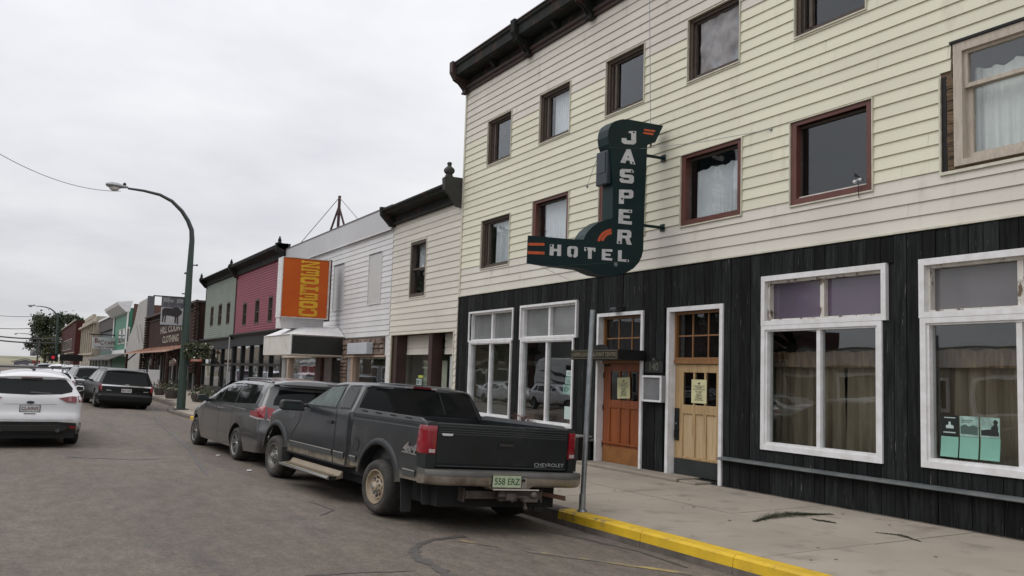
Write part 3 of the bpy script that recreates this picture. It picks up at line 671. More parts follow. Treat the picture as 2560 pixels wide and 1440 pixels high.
# ---- doors
def door(D,kind,M_wood,M_panel,M_kick,M_head):
    y0,y1,z0,z1=D; tw=.052 if kind=='A' else .06
    f=MB(); f.box(XF-.055,XF+.0,y0,y0+tw,z0-.04,z1); f.box(XF-.055,XF+.0,y1-tw,y1,z0-.04,z1); f.box(XF-.055,XF+.0,y0+tw,y1-tw,z1-tw,z1)
    # reveal
    f.box(XF+.001,XF+.13,y1-tw-.004,y1-tw+.02,z0-.04,z1-tw); f.box(XF+.001,XF+.13,y0+tw-.02,y0+tw+.004,z0-.04,z1-tw)
    d=f.build('door_frame',M_white,hotel); zt=z0+(PX(1512,909)[1]-z0 if kind=='A' else PX(1690,910)[1]-z0)
    a,b=y0+tw+.004,y1-tw-.004; X=XF+.08
    # transom
    t=MB(); ring(t,X-.04,X+.03,(a,b,zt+.06,z1-tw),.035,.03,.035); t.box(X-.05,X+.03,a,b,zt+.005,zt+.058)
    tw_=t.build('transom_frame',M_head,d)
    pa,pb,qa,qb=a+.035,b-.035,zt+.09,z1-tw-.035; mu=MB()
    for i in (1,2): y=pa+(pb-pa)*i/3; mu.box(X-.012,X+.012,y-.009,y+.009,qa,qb)
    zc=(qa+qb)/2
    for i in range(3): mu.box(X-.011,X+.011,pa+(pb-pa)*i/3+.009,pa+(pb-pa)*(i+1)/3-.009,zc-.009,zc+.009)
    mu.build('glazing_bar',M_head,tw_)
    g=MB(); g.box(X+.0,X+.003,pa,pb,qa,qb); g.build('pane',M_glassd,tw_,fix=False)
    c=MB(); curtain(c,X+.12,pa,pb,qa,qb,.01,.1,3); c.build('curtain',mat('plum_curtain',(.05,.035,.04),.9),tw_,smooth=70,fix=False)
    # leaf built of stiles, rails, panels, lights
    H=zt-z0; W=b-a; leaf=MB(); st=.17*W; x0,x1=X-.02,X+.025
    leaf.box(x0,x1,a,a+st,z0+.01,zt); leaf.box(x0,x1,b-st,b,z0+.01,zt)
    zk=z0+.175*H if kind=='A' else z0+.155*H; z1p=z0+.555*H; z2=z0+.635*H; z3=z0+.925*H
    leaf.box(x0,x1,a+st,b-st,z0+.01,zk+.03); leaf.box(x0,x1,a+st,b-st,z1p,z2); leaf.box(x0,x1,a+st,b-st,z3,zt)
    iw=(W-2*st); bar=.06*W
    for i in (1,2):
        y=a+st+iw*i/3; leaf.box(x0,x1,y-bar/2,y+bar/2,zk+.03,z1p); leaf.box(x0,x1,y-bar*.28,y+bar*.28,z2,z3)
    lf=leaf.build('door',M_wood,d); bevel(lf,.004,1)
    for i in range(3):
        p=a+st+iw*i/3+(bar/2 if i else 0); q=a+st+iw*(i+1)/3-(bar/2 if i<2 else 0)
        m=MB(); m.box(x0+.018,x0+.03,p,q,zk+.03,z1p); m.build('panel',M_panel,lf)
        m=MB(); m.box(x0+.015,x0+.02,p,q,z2,z3); m.build('pane',M_glassd,lf,fix=False)
    m=MB(); m.box(x0-.006,x0-.001,a+.01,b-.01,z0+.015,zk-.01); m.build('kick_plate',M_kick,lf)
    m=MB(); m.box(x0-.028,x0,a+.02,b-.02,zk+.03,zk+.055) if kind=='A' else m.box(x0-.012,x0,a+st*.5,b-.02,zk+.0,zk+.03); m.build('weather_bar',M_wood,lf)
    return d,lf,(a,b,z0,zt,x0,z2,z3,H,W)
M_glassd=glassmat('door_glass',(.7,.72,.71),wav=.1,refl=1.0)
M_ora=mat('orange_stained_wood',(.30,.078,.018),.42,col2=(.17,.042,.011),ns=5,stretch=(5,5,.4),bump=.25,bs=30,coat=.2)
M_ora2=mat('orange_panel_wood',(.30,.085,.02),.4,col2=(.22,.058,.014),ns=4,stretch=(6,6,.4),rv=.25,bump=.2,bs=30,coat=.2)
M_orak=mat('amber_kick_board',(.29,.12,.034),.45,col2=(.19,.08,.025),ns=4,bump=.2)
M_pine=mat('pale_worn_pine',(.46,.32,.165),.6,col2=(.36,.235,.11),ns=5,stretch=(5,5,.35),bump=.3,bs=30,dirt=((.16,.115,.065),6,.52,.75))
M_pine2=mat('pale_pine_panel',(.53,.40,.24),.6,col2=(.42,.29,.15),ns=5,stretch=(6,6,.35),bump=.3,bs=30,rv=.1,dirt=((.2,.15,.09),6,.6,.8))
M_kickb=mat('black_kick_plate',(.018,.022,.024),.4,col2=(.03,.034,.035),ns=5)
M_amb=mat('amber_wood',(.28,.14,.055),.45,col2=(.2,.09,.03),ns=6,stretch=(4,4,.5))
dA,lA,iA=door(DA,'A',M_ora,M_ora2,M_orak,M_amb); dB,lB,iB=door(DB,'B',M_pine,M_pine2,M_kickb,M_amb)
def notice(i,info,tilt):
    a,b,z0,zt,x0,z2,z3,H,W=info; yc=(a+b)/2; w=W*.30; h=(z3-z2)*.72; zc=z2+(z3-z2)*.43
    o=thing('notice','yellow printed notice taped inside the glass of the '+('orange' if i==0 else 'pale worn')+' wooden door','notice',(x0-.004,yc,zc),'yellow notices on the hotel doors')
    mt=mat('yellow_notice_paper',(.60,.58,.34),.6,col2=(.55,.53,.31),ns=5)
    def tl(v): v=v-Vector((0,yc,zc)); return Vector((v.x,yc+v.y*math.cos(tilt)-v.z*math.sin(tilt),zc+v.y*math.sin(tilt)+v.z*math.cos(tilt)))
    m=MB(); m.box(x0-.006,x0-.003,yc-w/2,yc+w/2,zc-h/2,zc+h/2); m.v=[tl(v) for v in m.v]; m.build('sheet',mt,o)
    ln=MB(); 
    M=frameM((x0-.0068,yc,zc),(0,-1,0),(0,0,1))
    for tx,zz,sz in [('CLOSED BY THE ORDER OF THE',.20,.013),('WE ARE SORRY',.13,.016),('THE INTERIOR',-.02,.026),('OF THIS',-.09,.026),('PREMISES IS',-.16,.026),('CLOSED TO ITS',-.23,.026),('CUSTOMERS',-.30,.026),('AND THE PUBLIC',-.37,.026)]:
        t=text(tx,sz*1.0,0,.0004); t.v=[Vector((v.x*.9,v.y*1.0+zz*h,0)) for v in t.v]; t.xf(M); ln.add(t.v,t.f)
    ln.prism([(yc-.02,zc+h*.30),(yc+.025,zc+h*.30),(yc+.02,zc+h*.36),(yc+.0,zc+h*.35),(yc-.01,zc+h*.39),(yc-.025,zc+h*.36)],'x',x0-.0075,x0-.0068)
    for zz in (.24,.17,.09,.06): ln.box(x0-.0075,x0-.0068,yc-w*.4,yc+w*.4,zc+h*zz,zc+h*zz+.003)
    ln.v=[tl(v) for v in ln.v]; ln.build('print',M_ink,o,fix=False)
notice(0,iA,R(-2.5)); notice(1,iB,0)
a,b,z0,zt,x0,z2,z3,H,W=iA
for zz in (z0+.17*H,z0+.55*H,z0+.88*H):
    m=MB(); m.box(x0-.012,x0-.002,b-.012,b+.012,zz-.04,zz+.04); m.build('hinge',M_black,lA)
m=MB(); m.box(x0-.01,x0-.001,a+.008,a+.04,z0+.36*H,z0+.64*H); m.tube([(x0-.01,a+.02,z0+.42*H),(x0-.05,a+.02,z0+.42*H),(x0-.05,a+.02,z0+.36*H)],.012,8); m.build('handle',M_black,lA)
m=MB(); m.box(x0-.012,x0-.001,b-.17,b-.02,zt-.04,zt-.01); m.build('door_tag',M_black,lA)
a,b,z0,zt,x0,z2,z3,H,W=iB
m=MB(); m.box(x0-.012,x0-.001,b-.105,b-.012,z0+.31*H,z0+.60*H); m.tube([(x0-.012,b-.06,z0+.40*H),(x0-.045,b-.06,z0+.40*H),(x0-.045,b-.06,z0+.335*H)],.01,8); m.build('handle',M_black,lB)
m=MB(); m.lathe([(.0,-.02),(.014,-.02),(.014,0)],10,'x',(x0-.004,b-.06,z0+.46*H)); m.build('lock_cylinder',M_chrome,lB)
# step
sy0,sy1=PX(1783,1213)[0],PX(1463,1165)[0]; step=thing('door_step','low worn concrete step running below the two hotel doors','step',(XF-.3,sy0,.1))
m=MB(); m.prism([(XF-.33,SWZ(XF-.3)-.02),(XF-.33,ZF+.035),(XF-.31,ZF+.05),(XF+.12,ZF+.052),(XF+.12,.05)],'y',sy0+.34,sy1-.25); o=m.build('slab',M_step,step); bevel(o,.008)
m=MB(); m.prism([(XF-.30,SWZ(XF-.3)-.02),(XF-.30,ZF+.022),(XF-.28,ZF+.032),(XF-.02,ZF+.034),(XF-.02,.05)],'y',sy0,sy0+.333); o=m.build('end_block',M_step,step); bevel(o,.01)
# ledges
for (a,b) in ((HY0,DB[0]-.002),(DA[1]+.01,HY1-2.6)):
    m=MB(); m.prism([(XF-.0,zled+.012),(XF-.115,zled+.0),(XF-.12,zled-.022),(XF-.11,zled-.03),(XF-.0,zled-.012)],'y',a,b); m.build('ledge',mat('grey_green_ledge',(.13,.14,.14),.55,col2=(.08,.09,.092),ns=4,dirt=((.3,.3,.3),10,.66,.75),coord='World'),hotel)
# crate/bench beside orange door
x,z=PX(1480,1130,XF-.3); bn=thing('planter_box','dark slatted box standing against the black wall left of the orange door','planter',(XF-.2,DA[1]+.3,.1))
for i in range(7):
    m=MB(); yy=DA[1]+.06+i*.10; m.box(XF-.30,XF-.285,yy,yy+.09,.1,.50); m.build('slat',M_black,bn)
m=MB(); m.box(XF-.31,XF-.06,DA[1]+.04,DA[1]+.77,.50,.52); m.build('top_rail',mat('pale_edge',(.2,.2,.19),.6),bn)
m=MB(); m.box(XF-.28,XF-.07,DA[1]+.06,DA[1]+.75,.1,.49); m.build('box_body',M_black,bn)
dp=thing('dried_plant','dry reddish plant sprouting from the planter behind the pickup tailgate','plant',(XF-.2,DA[1]+.6,.52)); m=MB()
for i in range(70):
    a=rnd.uniform(0,2*PI); l=rnd.uniform(.12,.34); x0,y0=XF-.2+rnd.uniform(-.03,.03),14.05+rnd.uniform(-.2,.2)
    p=[(x0,y0,.50),(x0+math.cos(a)*l*.3,y0+math.sin(a)*l*.45,.5+l*.7),(x0+math.cos(a)*l*.6,y0+math.sin(a)*l,.5+l*.75)]
    m.tube(p,[.006,.005,.002],4)
m.build('stems',mat('dry_red_stem',(.10,.045,.035),.8),dp)

# weeds in the sidewalk joints
M_weed=mat('weed',(.022,.034,.014),.9,spec=.1,col2=(.05,.05,.03),ns=9,coord='World')
def weeds(name,label,pts,n,w,h):
    m=MB()
    for i in range(n):
        k=rnd.random()*(len(pts)-1); j=int(k); f=k-j
        a=GZ(*pts[j],.08);b=GZ(*pts[j+1],.08); w_=w*(.25+1.6*math.sin(PI*k/(len(pts)-1))**2); x=a[0]+(b[0]-a[0])*f+rnd.gauss(0,w_); y=a[1]+(b[1]-a[1])*f+rnd.gauss(0,w_); z=SWZ(x)
        t=rnd.uniform(0,2*PI); l=rnd.uniform(.4,1)*h; dx,dy=math.cos(t),math.sin(t)
        m.add([(x-dy*.004,y+dx*.004,z),(x+dy*.004,y-dx*.004,z),(x+dx*l,y+dy*l*2.2,z+l*rnd.uniform(.1,.5))],[(0,1,2)])
    o=m.build(name,M_weed,None,fix=False); stuff(o); return o
weeds('weeds','',[(1885,1302),(1930,1292),(1975,1287),(2010,1288),(2080,1290)],3000,.045,.022)
weeds('weeds','',[(2030,1299),(2090,1310)],600,.016,.016)
weeds('weeds','',[(2190,1333),(2250,1340),(2300,1355)],700,.012,.014)

# ---- hanging sign
SY=10.36; TH=.16
def sgn(pts): return [PY(x,y,SY) for x,y in pts]
Z5=lambda l:[(1140+x/3.131,280+y/3.131) for x,y in l]
import itertools
def arcpts(p,k=1): return p
face=Z5([(566,966),(900,995),(1000,998),(1015,960),(1040,925),(1075,893),(1120,862),(1165,845),(1225,830),(1228,560),(1213,300),(1195,250),(1188,190),(1195,135),(1215,95),(1250,70),(1300,56),(1350,57),(1623,107),(1560,238),(1520,243),(1498,262),(1490,430),(1478,700),(1466,1080),(1455,1130),(1430,1180),(1390,1225),(1330,1260),(1260,1276),(1185,1282),(1110,1272),(1060,1252),(1000,1225),(780,1208),(556,1186)])
sign=thing('hotel_sign','dark green J-shaped neon sign hung out from the hotel wall, lettered white and orange','sign',(7.0,SY,3.0))
fp=sgn(face)
m=MB(); m.prism(fp,'y',SY,SY+TH*1.6)
xa,xb_=PY(*Z5([(556,1000)])[0],SY)[0],PY(*Z5([(960,1000)])[0],SY)[0]
for v in m.v:
    if v.y>SY+.01 and v.x<xb_: v.y=SY+.012+(TH*1.6-.012)*max(0,(v.x-xa)/(xb_-xa))
o=m.build('cabinet',M_green,sign); 
# side housings behind the face (rounded top drum, ballast box)
X_l=PY(*Z5([(1215,300)])[0],SY)[0]; zt_,zb_=PY(*Z5([(1200,290)])[0],SY)[1],PY(*Z5([(1210,560)])[0],SY)[1]
m=MB(); m.box(X_l-.045,X_l+.03,SY+.03,SY+TH*1.6+.05,zb_,zt_); o=m.build('ballast_box',mat('blue_black_box',(.012,.022,.032),.4),sign); bevel(o,.015)
m=MB(); m.box(X_l-.052,X_l-.0455,SY+.07,SY+TH*1.6+.01,zb_+.35*(zt_-zb_),zt_-.03); m.build('box_hatch',mat('hatch_edge',(.016,.026,.036),.35),sign)
M_sw=mat('sign_white',(.66,.67,.69),.5,col2=(.5,.5,.5),ns=9); M_so=mat('sign_orange',(.62,.10,.03),.5,col2=(.5,.09,.03),ns=9)
LET={
'J':[[(4,2),(6,2),(6,7),(4,7)],[(0,2),(0,1),(1,0),(5,0),(6,1),(6,2)],[(0,2),(2,2),(2,3.2),(0,3.2)],[(3,5.9),(4,5.9),(4,7),(3,7)]],
'A':[[(0,0),(2,0),(3,4.4),(3,7),(2.1,7)],[(6,0),(4,0),(3,4.4),(3,7),(3.9,7)],[(2.34,1.5),(3.66,1.5),(3.36,2.8),(2.64,2.8)]],
'S':[[(0,5.4),(6,5.4),(6,6.2),(5.2,7),(.8,7),(0,6.2)],[(0,4.3),(2,4.3),(2,5.4),(0,5.4)],[(.8,2.7),(6,2.7),(6,3.5),(5.2,4.3),(0,4.3),(0,3.5)],[(4,1.6),(6,1.6),(6,2.7),(4,2.7)],[(0,1.6),(6,1.6),(6,.8),(5.2,0),(.8,0),(0,.8)],[(0,1.6),(1.6,1.6),(1.6,2.1),(0,2.1)]],
'P':[[(0,0),(2,0),(2,7),(0,7)],[(2,7),(5.2,7),(6,6.2),(6,5.6),(2,5.6)],[(4.2,4.1),(6,4.1),(6,5.6),(4.2,5.6)],[(2,4.1),(6,4.1),(6,3.5),(5.2,2.7),(2,2.7)]],
'E':[[(0,0),(2,0),(2,7),(0,7)],[(2,5.5),(6,5.5),(6,7),(2,7)],[(2,2.8),(5,2.8),(5,4.2),(2,4.2)],[(2,0),(6,0),(6,1.5),(2,1.5)]],
'R':[[(0,0),(2,0),(2,7),(0,7)],[(2,7),(5.2,7),(6,6.2),(6,5.6),(2,5.6)],[(4.2,4.2),(6,4.2),(6,5.6),(4.2,5.6)],[(2,4.2),(6,4.2),(6,3.7),(5.2,2.9),(2,2.9)],[(3.4,2.9),(5.2,2.9),(6.2,0),(4.2,0)]],
'H':[[(0,0),(2,0),(2,7),(0,7)],[(4,0),(6,0),(6,7),(4,7)],[(2,2.8),(4,2.8),(4,4.3),(2,4.3)]],
'O':[[(0,1.6),(0,1),(1,0),(5,0),(6,1),(6,1.6)],[(0,5.4),(6,5.4),(6,6),(5,7),(1,7),(0,6)],[(0,1.6),(2,1.6),(2,5.4),(0,5.4)],[(4,1.6),(6,1.6),(6,5.4),(4,5.4)]],
'T':[[(0,5.4),(6,5.4),(6,7),(0,7)],[(2,0),(4,0),(4,5.4),(2,5.4)],[(0,4.6),(.9,4.6),(.9,5.4),(0,5.4)],[(5.1,4.6),(6,4.6),(6,5.4),(5.1,5.4)]],
'L':[[(0,0),(2,0),(2,7),(0,7)],[(2,0),(6,0),(6,1.5),(2,1.5)]]}
def quad_letter(ch,q,name='letter',dot=None):
    """q = four photo corners tl,tr,br,bl of the letter on the sign plane"""
    c=[PY(*p,SY) for p in q]; m=MB()
    def mp(u,v): 
        u/=6; v/=7
        b=[c[3][k]+(c[2][k]-c[3][k])*u for k in (0,1)]; t=[c[0][k]+(c[1][k]-c[0][k])*u for k in (0,1)]
        return (b[0]+(t[0]-b[0])*v,b[1]+(t[1]-b[1])*v)
    for pl in LET[ch]: m.prism([mp(*p) for p in pl],'y',SY-.006,SY-.0005)
    o=m.build(name,M_sw,sign)
    if dot:
        x,z=mp(*dot); d=MB(); d.lathe([(0,SY-.014),(.013,SY-.012),(.015,SY-.0065)],10,'y',(x,0,z)); d.build('tube_hole',M_black,o)
J=lambda a:Z5(a)
for ch,q,dot in [('J',[(1296,150),(1408,150),(1408,256),(1296,250)],(5,6.3)),('A',[(1300,292),(1398,292),(1402,412),(1285,396)],(5,.6)),('S',[(1283,445),(1390,450),(1390,562),(1280,552)],(5,6)),('P',[(1276,607),(1386,610),(1386,720),(1274,718)],(1.2,2.5)),('E',[(1274,760),(1376,766),(1374,882),(1270,872)],(5,6.2)),('R',[(1266,920),(1370,926),(1370,1040),(1258,1030)],(.9,.8)),
   ('H',[(735,1036),(822,1040),(820,1128),(731,1122)],(.7,6.2)),('O',[(872,1050),(952,1052),(950,1140),(870,1132)],(3,.7)),('T',[(1004,1058),(1090,1064),(1088,1152),(1004,1146)],(1,6.2)),('E',[(1142,1072),(1222,1076),(1220,1164),(1140,1158)],None),('L',[(1268,1082),(1352,1084),(1350,1176),(1266,1168)],(5,.7))]:
    quad_letter(ch,J(q),dot=dot)
def stripes(pl,name='stripe'):
    m=MB(); m.prism(sgn(Z5(pl)),'y',SY-.004,SY-.0005); m.build(name,M_so,sign)
stripes([(566,1024),(692,1026),(692,1046),(566,1046)]);stripes([(560,1088),(692,1094),(692,1116),(560,1112)])
stripes([(1474,132),(1560,144),(1552,158),(1470,146)]);stripes([(1468,156),(1548,168),(1540,182),(1464,170)])
def arcstripe(c,r0,r1,a0,a1):
    n=8; P=[(c[0]+r1*math.cos(R(a0+(a1-a0)*i/n)),c[1]-r1*math.sin(R(a0+(a1-a0)*i/n))) for i in range(n+1)]+[(c[0]+r0*math.cos(R(a0+(a1-a0)*i/n)),c[1]-r0*math.sin(R(a0+(a1-a0)*i/n))) for i in range(n,-1,-1)]
    stripes(P)
arcstripe((1225,1035),101,122,95,168); arcstripe((1225,1030),74,94,95,165)
t=text('FRED & SONS',.045,0,.0005); c=PY(*J([(1255,1198)])[0],SY); t.v=[Vector((v.x,v.y,0)) for v in t.v]; t.xf(frameM((c[0],SY-.002,c[1]),(1,0,0),(0,0,1)))
m=MB(); m.lathe([(0,SY-.003),(.03,SY-.003),(.031,SY-.0005)],16,'y',(c[0]-.01,0,c[1]+.01)); m.build('maker_badge',mat('faint_print',(.16,.19,.19),.6),sign)
# seam line, brackets, stays
m=MB(); a=PY(*J([(1228,1000)])[0],SY);b=PY(*J([(1150,1168)])[0],SY)
for (p,q) in [((1195,280),(1490,285)),((780,1208),(1440,1165))]:
    A=PY(*J([p])[0],SY);B=PY(*J([q])[0],SY); m.tube([(A[0],SY-.001,A[1]),(B[0],SY-.001,B[1])],.003,4)
m.build('seam',mat('seam_line',(.03,.055,.055),.5),sign)
for p,q in (((1612,384),(1676,399)),((1605,562),(1668,571))):
    A=PY(*p,SY+.1);B=(XF-.02,PY(*q,SY+.1)[1]); m=MB(); m.tube([(A[0]-.1,SY+.1,B[1]),(XF-.02,SY+.1,B[1])],.022,8); m.box(XF-.03,XF-.02,SY+.05,SY+.15,B[1]-.05,B[1]+.05); m.build('bracket',M_green,sign)
def stay(name,pts,r,lab):
    m=MB(); m.tube(pts,r,5); return m
m=MB(); a=PY(1650,372,SY+.05); m.tube([(XF-.25,SY+.1,a[1]),(XF-.25,SY+.1,a[1]+.02),(XF-.35,SY+.1,7.7)],.005,5); m.lathe([(.0,-.05),(.014,-.03),(.014,.03),(0,.05)],8,'z',(XF-.25,SY+.1,a[1]+.06)); m.build('stay_wire',M_steel,sign)
a=PX(1930,324); b=PY(1600,372,SY); m=MB(); m.tube([(b[0],SY,b[1]),((b[0]+XF)/2,(SY+a[0])/2,(b[1]+a[1])/2-.03),(XF-.02,a[0],a[1])],.004,5); m.ball((XF-.02,a[0],a[1]),.018); m.build('stay_wire',M_steel,sign)
a=PX(1470,466); b=PY(1498,382,SY+.3); m=MB(); m.tube([(b[0],SY+.3,b[1]),(XF-.02,a[0],a[1])],.004,5); m.ball((XF-.02,a[0],a[1]),.022); m.build('stay_wire',M_steel,sign)
a=PX(1425,700); b=PY(1345,662,SY+.15); m=MB(); m.tube([(b[0],SY+.15,b[1]),(XF-.02,a[0],a[1])],.003,5); m.build('stay_wire',M_steel,sign)
# ---- lounge sign box
xb,yn=7.45,10.80; yf=PX(1428,885,xb)[0]
zt_=PX(1545,873,xb)[1]; zb_=PX(1545,899,xb)[1]
ls=thing('lounge_sign','long black box sign lettered JASPER LOUNGE & EVENT CENTRE above the orange door','sign',(xb,yn,zb_))
m=MB(); m.box(xb,XF-.03,yn,yf,zb_,zt_); o=m.build('box',M_black,ls); bevel(o,.006)
m=MB(); ring(m,xb-.006,xb-.0005,(yn+.02,yf-.02,zb_+.012,zt_-.012),.012,.01,.01); m.build('border',mat('dull_gold',(.10,.085,.05),.5),ls)
t=text('JASPER LOUNGE & EVENT CENTRE',.095,0,.001); mxx=max(v.x for v in t.v); 
t.v=[Vector((v.x*(yf-yn-.1)/2/mxx,v.y*.85,0)) for v in t.v]; t.xf(frameM((xb-.003,(yn+yf)/2,(zb_+zt_)/2),(0,-1,0),(0,0,1))); t.build('lettering',mat('gold_letter',(.20,.17,.10),.5),ls,fix=False)
m=MB(); yc=(yn+yf)/2-.15; m.prism([(yc+.22*math.cos(R(a)),zt_+.075*math.sin(R(a))) for a in range(0,181,15)],'x',xb+.01,xb+.03); m.build('crest',M_black,ls)
# light over orange door
a=PX(1545,772,XF-.1); lt=thing('wall_light','small black floodlight on the wall above the orange door','wall light',(XF-.1,a[0],a[1]))
m=MB(); m.prism([(-.07,-.03),(.07,-.03),(.09,.02),(.03,.045),(-.05,.04)],'y',-.0,.0) if False else m.box(XF-.16,XF-.06,a[0]-.02,a[0]+.14,a[1]-.03,a[1]+.02); o=m.build('lamp_head',mat('dark_grey_metal',(.04,.045,.05),.4),lt); bevel(o,.015)
m=MB(); m.tube([(XF-.02,a[0]-.05,a[1]+.02),(XF-.10,a[0]-.05,a[1]+.03),(XF-.1,a[0],a[1])],.014,6); m.lathe([(0,-.012),(.035,-.01),(.035,.01),(0,.012)],10,'x',(XF-.03,a[0]-.05,a[1]+.02)); m.build('arm',M_black,lt)
# number plaque
ya,yb=PX(1663,915)[0],PX(1619,915)[0]; z0,z1=PX(1640,932)[1],PX(1640,903)[1]; npq=thing('number_plaque','dark plaque with the house number 140 between the two hotel doors','plaque',(XF-.03,ya,z0))
m=MB(); yc=(ya+yb)/2; m.prism([(ya,z0),(yb,z0),(yb,z1-.02),(yb-.05,z1),(yc+.05,z1+.0),(yc+.03,z1+.05),(yc-.03,z1+.05),(yc-.05,z1),(ya+.05,z1),(ya,z1-.02)],'x',XF-.045,XF-.03); m.build('plate',mat('plaque_black',(.02,.022,.02),.5),npq)
t=text('140',.155,.002,.001); t.xf(frameM((XF-.049,yc,(z0+z1)/2-.005),(0,-1,0),(0,0,1))); t.build('digits',mat('plaque_digit',(.12,.13,.10),.45),npq,fix=False)
m=MB(); m.ball((XF-.05,yc,z1+.02),.013); m.build('emblem',mat('plaque_digit',(.12,.13,.10)),npq)
# glass display case
Xc=XF-.13
yb_=PX(1604,970,Xc)[0]; ya_=PX(1652,970,Xc)[0]; z0,z1=PX(1604,1003,Xc)[1],PX(1604,938,Xc)[1]
dc=thing('display_case','white framed glass menu case mounted between the two hotel doors','display case',(XF-.2,ya_,z0))
m=MB(); m.box(XF-.03,Xc+.02,ya_,yb_,z0,z0+.012); m.box(XF-.03,Xc+.02,ya_,yb_,z1-.012,z1); m.box(XF-.03,Xc+.02,ya_,ya_+.012,z0+.012,z1-.012); m.box(XF-.03,Xc+.02,yb_-.012,yb_,z0+.012,z1-.012); m.box(XF-.034,XF-.031,ya_,yb_,z0,z1); m.build('case',mat('case_grey',(.22,.23,.23),.5),dc)
m=MB(); ring(m,Xc,Xc+.018,(ya_,yb_,z0,z1),.028); m.build('frame',M_white,dc)
m=MB(); m.box(Xc+.02,Xc+.023,ya_+.012,yb_-.012,z0+.012,z1-.012); m.build('pane',mat('clouded_case_pane',(.13,.135,.14),.2,col2=(.20,.205,.21),ns=2.5,coat=.4),dc,fix=False)
# ================================================================== ROW OF BUILDINGS
def ylist(px,y=800): return PX(px,y)[0]
def simple_window(par,r,fr,gl,X=XF,w=.06,mid=True,dp=.10,curt=None,seed=1,name='window'):
    f=MB(); ring(f,X-.02,X+dp,r,w,w,w)
    if mid: zc=(r[2]+r[3])/2; f.box(X+.02,X+dp-.01,r[0]+w,r[1]-w,zc-.02,zc+.02)
    o=f.build(name,fr,par); p=MB(); p.box(X+dp-.035,X+dp-.03,r[0]+w,r[1]-w,r[2]+w,r[3]-w); p.build('pane',gl,o,fix=False)
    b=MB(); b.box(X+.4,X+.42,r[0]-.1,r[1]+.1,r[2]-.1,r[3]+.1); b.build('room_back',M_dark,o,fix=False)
    if curt: c=MB(); curtain(c,X+dp+.08,r[0]+w,r[1]-w,r[2]+(r[3]-r[2])*curt[0],r[2]+(r[3]-r[2])*curt[1],.012,.09,seed); c.build('curtain',curt[2] if len(curt)>2 else M_curt,o,smooth=70,fix=False)
    return o
def shell(b,y0,y1,z0,z1,depth,mt,side=True,X=XF):
    m=MB(); m.box(X+.12,X+depth,y0,y1,z1-.35,z1-.25); m.build('roof',M_black,b)
    m=MB(); m.box(X+.12,X+depth,y0,y0+.1,z0,z1-.3); m.box(X+.12,X+depth,y1-.1,y1,z0,z1-.3); m.box(X+depth-.1,X+depth,y0+.1,y1-.1,z0,z1-.3); m.build('side_walls',mt,b)
# ---- B2 pale cream shop
Y0,Y1=HY1+.04,ylist(981,700); z2t=PX(1155,505)[1]; b2=thing('shop_building','cream sided shop with one tall dark window and black cornice, next to the hotel','building',(XF,Y0,0))
print('B2',Y0,Y1,z2t,PX(982.6,555))
z2b=PX(1133,829)[1]; w=rect((1029.7,606),(1068.6,597.8),(1064.3,738.8),(1025.4,742))
ya,yb=ylist(1134,880),ylist(979,880); op=(ya,yb,ZF,z2b)
core=MB(); wall_core(core,XF,XF+.12,Y0,Y1,ZF,z2t+.3,[w,op]); core.build('wall',M_raw,b2,fix=False)
siding(b2,XF,Y0+.03,Y1,ZF,z2t,.142,[w,op],M_cream2,4.5,.015,seed=5)
f=MB(); ring(f,XF-.03,XF-.0,(w[0]-.02,w[1]+.02,w[2]-.03,w[3]+.02),.022); f.build('window_trim',M_trimc,b2)
simple_window(b2,w,M_frame,M_glassup,w=.07,curt=(.5,.97))
f=MB(); f.box(XF-.03,XF,ya-.03,ya,ZF,z2b+.03); f.box(XF-.03,XF,yb,yb+.03,ZF,z2b+.03); f.box(XF-.03,XF,ya,yb,z2b,z2b+.03); f.build('opening_trim',M_trimc,b2)
# recessed shopfront
Ym=lambda px:ylist(px,880)
xr=XF+.30
pan=MB(); pz=PX(1085,886,xr)[1]
p1=(Ym(1064),yb-.08,pz,z2b); p2=(ya,Ym(1082),pz,z2b)
siding(b2,xr,p1[0],p1[1],pz,z2b,.16,[],M_cream2,9,.02,seed=8); siding(b2,xr,p2[0],p2[1],pz,z2b,.16,[],M_cream2,9,.02,seed=9)
M_dkred=mat('dark_red_post',(.05,.021,.018),.55,col2=(.035,.018,.016),ns=5)
for px,wd in ((986,.20),(1073,.20)):
    y=Ym(px); m=MB(); m.box(XF+.02,XF+.28,y-wd/2,y+wd/2,ZF,z2b); m.build('post',M_dkred,b2)
m=MB(); m.box(XF+.3,XF+.4,ya,yb,ZF,.55); m.build('sill_wall',M_cream2,b2)
m=MB(); m.box(xr+.06,xr+.064,Ym(1064),yb-.2,.55,pz); m.build('pane',M_glass,b2,fix=False)
m=MB(); m.box(xr+.3,xr+.31,Ym(1058),Ym(1003),.55,pz-.13); m.build('paper_blind',mat('pale_green_blind',(.42,.45,.36),.8,col2=(.36,.38,.30),ns=2),b2)
m=MB(); m.box(xr+.02,xr+.06,ya+.10,Ym(1092),ZF,pz-.04); m.box(xr+.005,xr+.02,ya+.14,Ym(1092)-.05,ZF+.5,pz-.1); m.build('door',mat('shop_door_white',(.50,.52,.51),.5,col2=(.42,.44,.44),ns=3),b2)
m=MB(); m.box(xr+.9,xr+.95,ya,yb,ZF,z2b); m.box(xr,xr+.9,ya,yb,pz+.1,pz+.12); m.build('shop_back_wall',mat('shop_wall',(.16,.17,.14),.9),b2)
M_sl=slip('leaflet',((1046,938),(1057,945)),'yellow-green sticker low in the cream shop window',mat('lime_print',(.40,.48,.08),.6),X=xr+.05,cat='sticker')
o,r=slip('leaflet',((1041,947),(1053,962)),'small notice with black stripes under the lime sticker in the cream shop window',M_pale,X=xr+.05,cat='notice')
m=MB(); 
